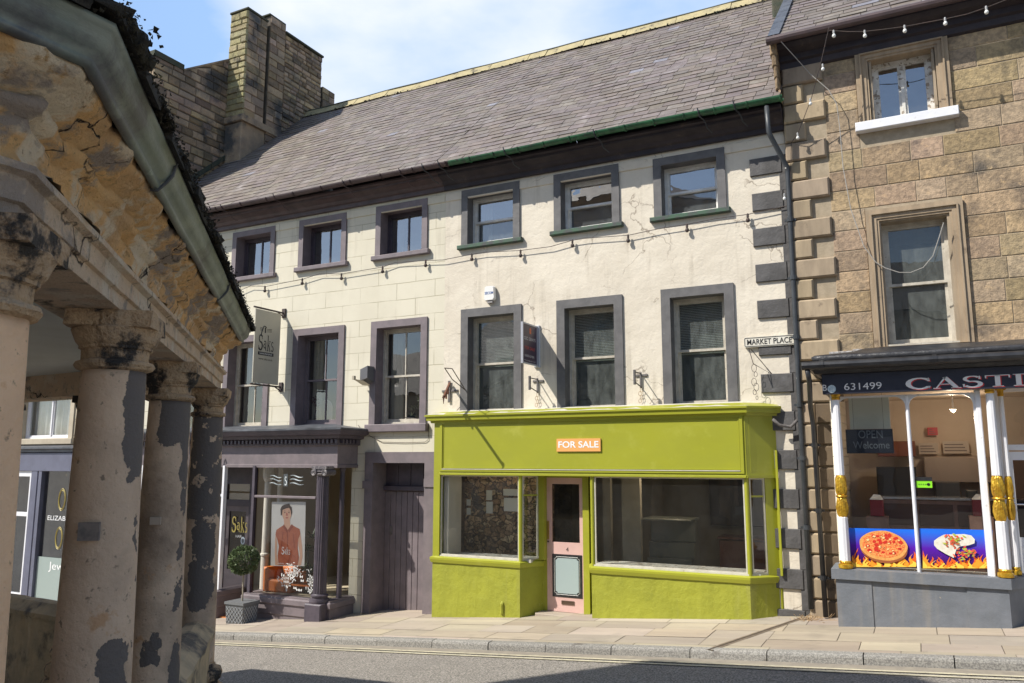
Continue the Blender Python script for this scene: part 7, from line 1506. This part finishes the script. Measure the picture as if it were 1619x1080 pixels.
mb = MB(); frust(mb, [(.6, 11.3), (.6, 12.2), (.75, 12.3), (.01, 13.1)]); mb.build('cupola', M['whitegrey'], parent=mc)
# stone plinth with a raised floor
mb = MB(); zpl = .07
def zf(x): return 0
mb.sweep(oct_, [(.40, -1.5), (.40, zpl-.19), (.38, zpl-.17), (.2, zpl-.17), (.2, zpl), (.18, zpl+.01), (-.5, zpl+.01)], closed=True, seg=.3, jit=.01)
mb.add([(v.x, v.y, zpl) for v in verts8], [tuple(range(8))]); mb.build('plinth', mat('worn_paving_stone', (.20, .175, .155), (.14, .125, .11), 4, .85, .6, 30), parent=mc)
# columns
def col_pos():
    out = []
    for i in (7, 0, 1):
        a_, b_ = verts8[i], verts8[(i+1) % 8]
        for k in range(3): out.append((i, k, a_.lerp(b_, k/3)))
    out.append((2, 0, verts8[2])); return out
tmp = {}
fA = [(C1.x, C1.y), (-3.94*K, 2.87*K), (-5.55*K, 4.58*K)]
def column(cx, cy, patches, seed, base=True, rn=.12, rb=.152):
    zb_ = .40; zt = AB-.002; n = 56; mb = MB(); m_ = 60; z_s = zb_+.30; z_e = zt-.235
    prof = []
    for k in range(m_+1):
        t = k/m_; r_ = rb+(rn-rb)*(t**1.25); prof.append((r_, z_s+(z_e-z_s)*t))
    mb.smooth = True
    mb.lathe(cx, cy, prof, n)
    c = mb.build('column', M['columnwarm'] if seed in (1, 10, 11) else M['column'], parent=mc); me = c.data; lay = me.color_attributes['tint']; vals = []
    for v in me.vertices:
        a_ = math.atan2(v.co.y-cy, v.co.x-cx) % 6.2832; z = v.co.z; val = 0
        for (pa, pw, z0_, z1_, st_) in patches:
            da = abs((a_-pa+math.pi) % (2*math.pi)-math.pi); dz = max(0, z0_-z, z-z1_)
            val = max(val, st_*(1-max(0, da-pw)/.5-dz/.25))
        vals.append(max(0, min(1.2, val)))
    for li, lp in enumerate(me.loops): k_ = vals[lp.vertex_index]; lay.data[li].color = (k_, k_, k_, 1)
    mb = MB(); mb.smooth = True; r = rn
    mb.lathe(cx, cy, [(r*1.0, z_e), (r*1.18, z_e+.008), (r*1.26, z_e+.022), (r*1.2, z_e+.036), (r*1.03, z_e+.042), (r*1.02, z_e+.085), (r*1.12, z_e+.09), (r*1.12, z_e+.1), (r*1.25, z_e+.115), (r*1.36, z_e+.15), (r*1.42, z_e+.165), (r*1.4, z_e+.17)], 32, jit=.010)
    mb.smooth = False
    sq = r*1.32; rot = ang+math.pi/4
    ca, sa = math.cos(ang), math.sin(ang)
    v = []
    for z_ in (z_e+.17, zt):
        for j in range(16):
            t = j/4; s_ = int(t); f = t-s_; cs = [(-1, -1), (1, -1), (1, 1), (-1, 1)]; x_ = cs[s_][0]+(cs[(s_+1) % 4][0]-cs[s_][0])*f; y_ = cs[s_][1]+(cs[(s_+1) % 4][1]-cs[s_][1])*f
            P = Vector((cx+sq*(x_*ca-y_*sa), cy+sq*(x_*sa+y_*ca), z_)); q_ = noise.noise(P*9)*.02; P.x += (P.x-cx)*q_*4; P.y += (P.y-cy)*q_*4; v.append(P)
    mb.add(v, [(j, (j+1) % 16, 16+(j+1) % 16, 16+j) for j in range(16)]+[tuple(range(16))[::-1], tuple(range(16, 32))])
    mb.build('capital', M['columncap'], parent=c)
    if base:
        mb = MB(); mb.smooth = True; mb.lathe(cx, cy, [(rb*1.35, zb_), (rb*1.5, zb_+.02), (rb*1.58, zb_+.07), (rb*1.5, zb_+.12), (rb*1.3, zb_+.135), (rb*1.22, zb_+.17), (rb*1.36, zb_+.19), (rb*1.42, zb_+.225), (rb*1.32, zb_+.26), (rb*1.1, zb_+.27), (rb*1.03, zb_+.3)], 36, jit=.012); mb.lathe(cx, cy, [(rb*1.75, zpl-.3), (rb*1.8, zb_-.10), (rb*1.65, zb_-.03), (rb*1.5, zb_+.005)], 36, jit=.014); mb.build('base', M['columncap'], parent=c)
    return c
cam_ang = lambda x, y: math.atan2(-y, -x) % 6.283
# peeled patches: (angle, half width, z0, z1, strength); the angle is the compass side of the shaft
column(fA[0][0], fA[0][1], [], 1)
ca_ = cam_ang(*fA[1]); column(fA[1][0], fA[1][1], [(ca_+.95, .28, 2.36, 2.68, .78), (ca_+.55, .35, 1.30, 1.55, .62), (ca_+1.15, .1, 1.6, 2.2, .42)], 2)
ca_ = cam_ang(*fA[2]); column(fA[2][0], fA[2][1], [(ca_+.45, .75, 2.5, 2.85, .72), (ca_+.95, .15, 2.05, 2.5, .62), (ca_-.1, .25, 1.2, 1.35, .50), (ca_+1.0, .2, .85, 1.15, .70), (ca_+.9, .15, 1.5, 1.9, .44)], 3)
ca_ = cam_ang(*C4); column(C4.x, C4.y, [(ca_+.2, 1.2, 1.9, 2.8, .56), (ca_+.2, .6, 1.2, 1.8, .56)], 4)
for k in (1, 2): p = verts8[1].lerp(verts8[2], k/3); column(p.x, p.y, [(4.2, 1, .4, 2.5, .6)], 5+k)
column(verts8[2].x, verts8[2].y, [], 8)
for k in (1, 2): p = verts8[7].lerp(verts8[0], k/3); column(p.x, p.y, [], 9+k)
for i in (3, 4, 5, 6, 7):
    column(verts8[i].x, verts8[i].y, [], 20+i, base=False)
# low parapet walls between columns
def parapet(a_, b_, top, name='parapet_wall'):
    a_, b_ = Vector(a_), Vector(b_); d = (b_-a_).normalized(); a2 = a_+d*.05; b2 = b_-d*.05
    mb = MB(); hw = .12; z0_ = zpl; prof = [(hw, z0_), (hw, top-.14), (hw+.03, top-.13), (hw+.035, top-.09), (hw*.75, top-.03), (hw*.2, top), (-hw*.5, top-.01), (-hw-.03, top-.09), (-hw-.03, top-.13), (-hw, top-.14), (-hw, z0_)]
    mb.sweep([tuple(a2), tuple(b2)], prof, seg=.06, jit=.012); return mb.build(name, mat('parapet_stone', (.62, .47, .29), (.42, .33, .22), 3, .9, .8, 25, stain=(.14, .12, .10), sscale=2.5, spos=(.5, .65), b2=2) if 'parapet_stone' not in bpy.data.materials else bpy.data.materials['parapet_stone'], parent=mc)
parapet(fA[1], fA[2], 1.05); parapet(fA[2], tuple(C4), 1.05); 
pts_ = [verts8[1].lerp(verts8[2], k/3) for k in range(4)]
for k in range(3): parapet(tuple(pts_[k]), tuple(pts_[k+1]), 1.01)
# small patches and plates on the shafts
def plate(cx, cy, pxy, w_, h_, name, m, label=None):
    d = _f*1246.5+_r*(pxy[0]-809.5)+_u*(540-pxy[1]); dh = Vector((d.x, d.y)); t = ((Vector((cx, cy))).dot(dh))/dh.dot(dh); P = EYE+d*t; r_ = .16
    off = Vector((P.x-cx, P.y-cy)); back = -dh.normalized(); l = min(.12, off.length); off = off.normalized()*l if off.length > 1e-6 else off
    nrm_ = (off+back*math.sqrt(max(0, .149**2-l*l))).normalized(); t_ = Vector((-nrm_.y, nrm_.x)); c_ = Vector((cx, cy))+nrm_*.149; z = P.z
    mb = MB(); v = []
    for dy_ in (0, -.015):
        for (a_, b_) in ((-w_, -h_), (w_, -h_), (w_, h_), (-w_, h_)): v.append((c_.x+t_.x*a_+nrm_.x*(.007+dy_), c_.y+t_.y*a_+nrm_.y*(.007+dy_), z+b_))
    mb.add(v, [(0, 1, 2, 3), (0, 4, 5, 1), (1, 5, 6, 2), (2, 6, 7, 3), (3, 7, 4, 0)]); return mb.build(name, m, parent=mc)
plate(fA[1][0], fA[1][1], (141, 836), .038, .034, 'repair_patch', flat('slate_patch', (.24, .2, .175), .7, c2=(.15, .13, .12), ns=30)); plate(fA[2][0], fA[2][1], (246, 821), .03, .022, 'repair_patch', flat('stone_patch', (.5, .4, .31), .8))
# litter of small plants by the stone pier
mb = MB()
for k in range(60):
    x = -1.42+R.gauss(0, .12); y = 11.2+R.gauss(0, .08); mb.tube([(x, y, zg(x)), (x+R.gauss(0, .05), y+R.gauss(0, .05), zg(x)+R.uniform(.01, .07))], .003, 3)
tag(mb.build('dry_weeds', flat('dry_weed', (.42, .28, .15), .9)), 'dry brown weeds at the foot of the wall by the downpipes', 'weeds', kind='stuff')

# next house down the street, beyond the stone building
t_ = thing('terraced_house', (-34, 11.6, zg(-34)), 'plain rendered house further down the street beyond the stone building', 'house'); wins = [(x, x+1.1, z, z+1.6) for x in (-39, -36, -33, -30) for z in (.6, 3.6)]
mb = MB(); cuts(mb, -41, -27.05, -4, 6.2, 11.6, .25, wins); mb.box(-41, -27.05, 12.2, 20, -4, 6.1); mb.build('wall', M['cream_ashlar'], parent=t_)
mb = MB(); slates(mb, -41, -27.05, 11.3, 6.2, 15.5, 9.6, wd=.4, course=.3, rnd=R); mb.quad((-41, 15.5, 9.6), (-27.05, 15.5, 9.6), (-27.05, 20, 6.2), (-41, 20, 6.2)); mb.build('roof', M['slate'], parent=t_)
for wd in wins:
    mb = MB(); mb.ring(wd, (wd[0]+.1, wd[1]-.1, wd[2]+.1, wd[3]-.1), 11.66, 11.72); mb.box(wd[0]+.1, wd[1]-.1, 11.68, 11.71, (wd[2]+wd[3])/2-.03, (wd[2]+wd[3])/2+.03); wf = mb.build('window', M['bollwhite'], parent=t_); mb = MB(); mb.quad((wd[0], 11.70, wd[2]), (wd[1], 11.70, wd[2]), (wd[1], 11.70, wd[3]), (wd[0], 11.70, wd[3])); mb.build('pane', M['glass_sky'], parent=wf)

# ================================================================== houses across the square (seen only in reflections)
rnd = random.Random(44)
for k, (x0, x1, h, c_, lab) in enumerate(((-34, -25, 8.5, (.42, .34, .24), 'stone house across the square at the far left'), (-24.9, -17, 9.5, (.55, .5, .42), 'pale rendered house across the square'), (-16.9, -9, 8.2, (.35, .26, .18), 'brown stone house across the square'), (-8.9, -1, 9.2, (.6, .56, .5), 'white painted house across the square'), (-.9, 8, 8.6, (.4, .3, .2), 'brown stone house across the square at the right'), (8.1, 17, 9.4, (.5, .44, .35), 'buff house across the square at the far right'))):
    t_ = thing('town_house', ((x0+x1)/2, -19, 0), lab, 'house'); mb = MB(); Yb = -18
    wins = []; nx = 4
    for r_ in range(3):
        for q in range(nx):
            cx_ = x0+(x1-x0)*(q+.5)/nx; wins.append((cx_-.5, cx_+.5, 1+r_*2.6, 2.7+r_*2.6))
    ofs = zg((x0+x1)/2)
    mb.tf = lambda p: Vector((p.x, -18-(p.y), p.z+ofs-1)); cuts(mb, x0, x1, 0, h+1, 0, .2, wins, back=False); mb.box(x0, x1, 7.9, 8, 0, h+1); mb.box(x0, x0+.05, .05, 7.9, 0, h+1); mb.box(x1-.05, x1, .05, 7.9, 0, h+1); mb.build('wall', flat('opp_wall_%d' % k, c_, .9), parent=t_)
    mb = MB(); mb.tf = lambda p: Vector((p.x, -18-p.y, p.z+ofs)); mb.add([(x0, -.3, h), (x1, -.3, h), (x1, 4, h+3.2), (x0, 4, h+3.2), (x0, 8.3, h), (x1, 8.3, h)], [(0, 1, 2, 3), (3, 2, 5, 4), (0, 3, 4), (1, 5, 2)]); mb.build('roof', M['slate'], parent=t_)
    for wd in wins:
        mb = MB(); mb.tf = lambda p: Vector((p.x, -18-p.y, p.z+ofs-1)); mb.box(wd[0], wd[1], .15, .2, wd[2], wd[3]); mb.ring((wd[0], wd[1], wd[2], wd[3]), (wd[0]+.08, wd[1]-.08, wd[2]+.08, wd[3]-.08), .08, .14); mb.build('window', flat('opp_window', (.06, .07, .08), .1), parent=t_)
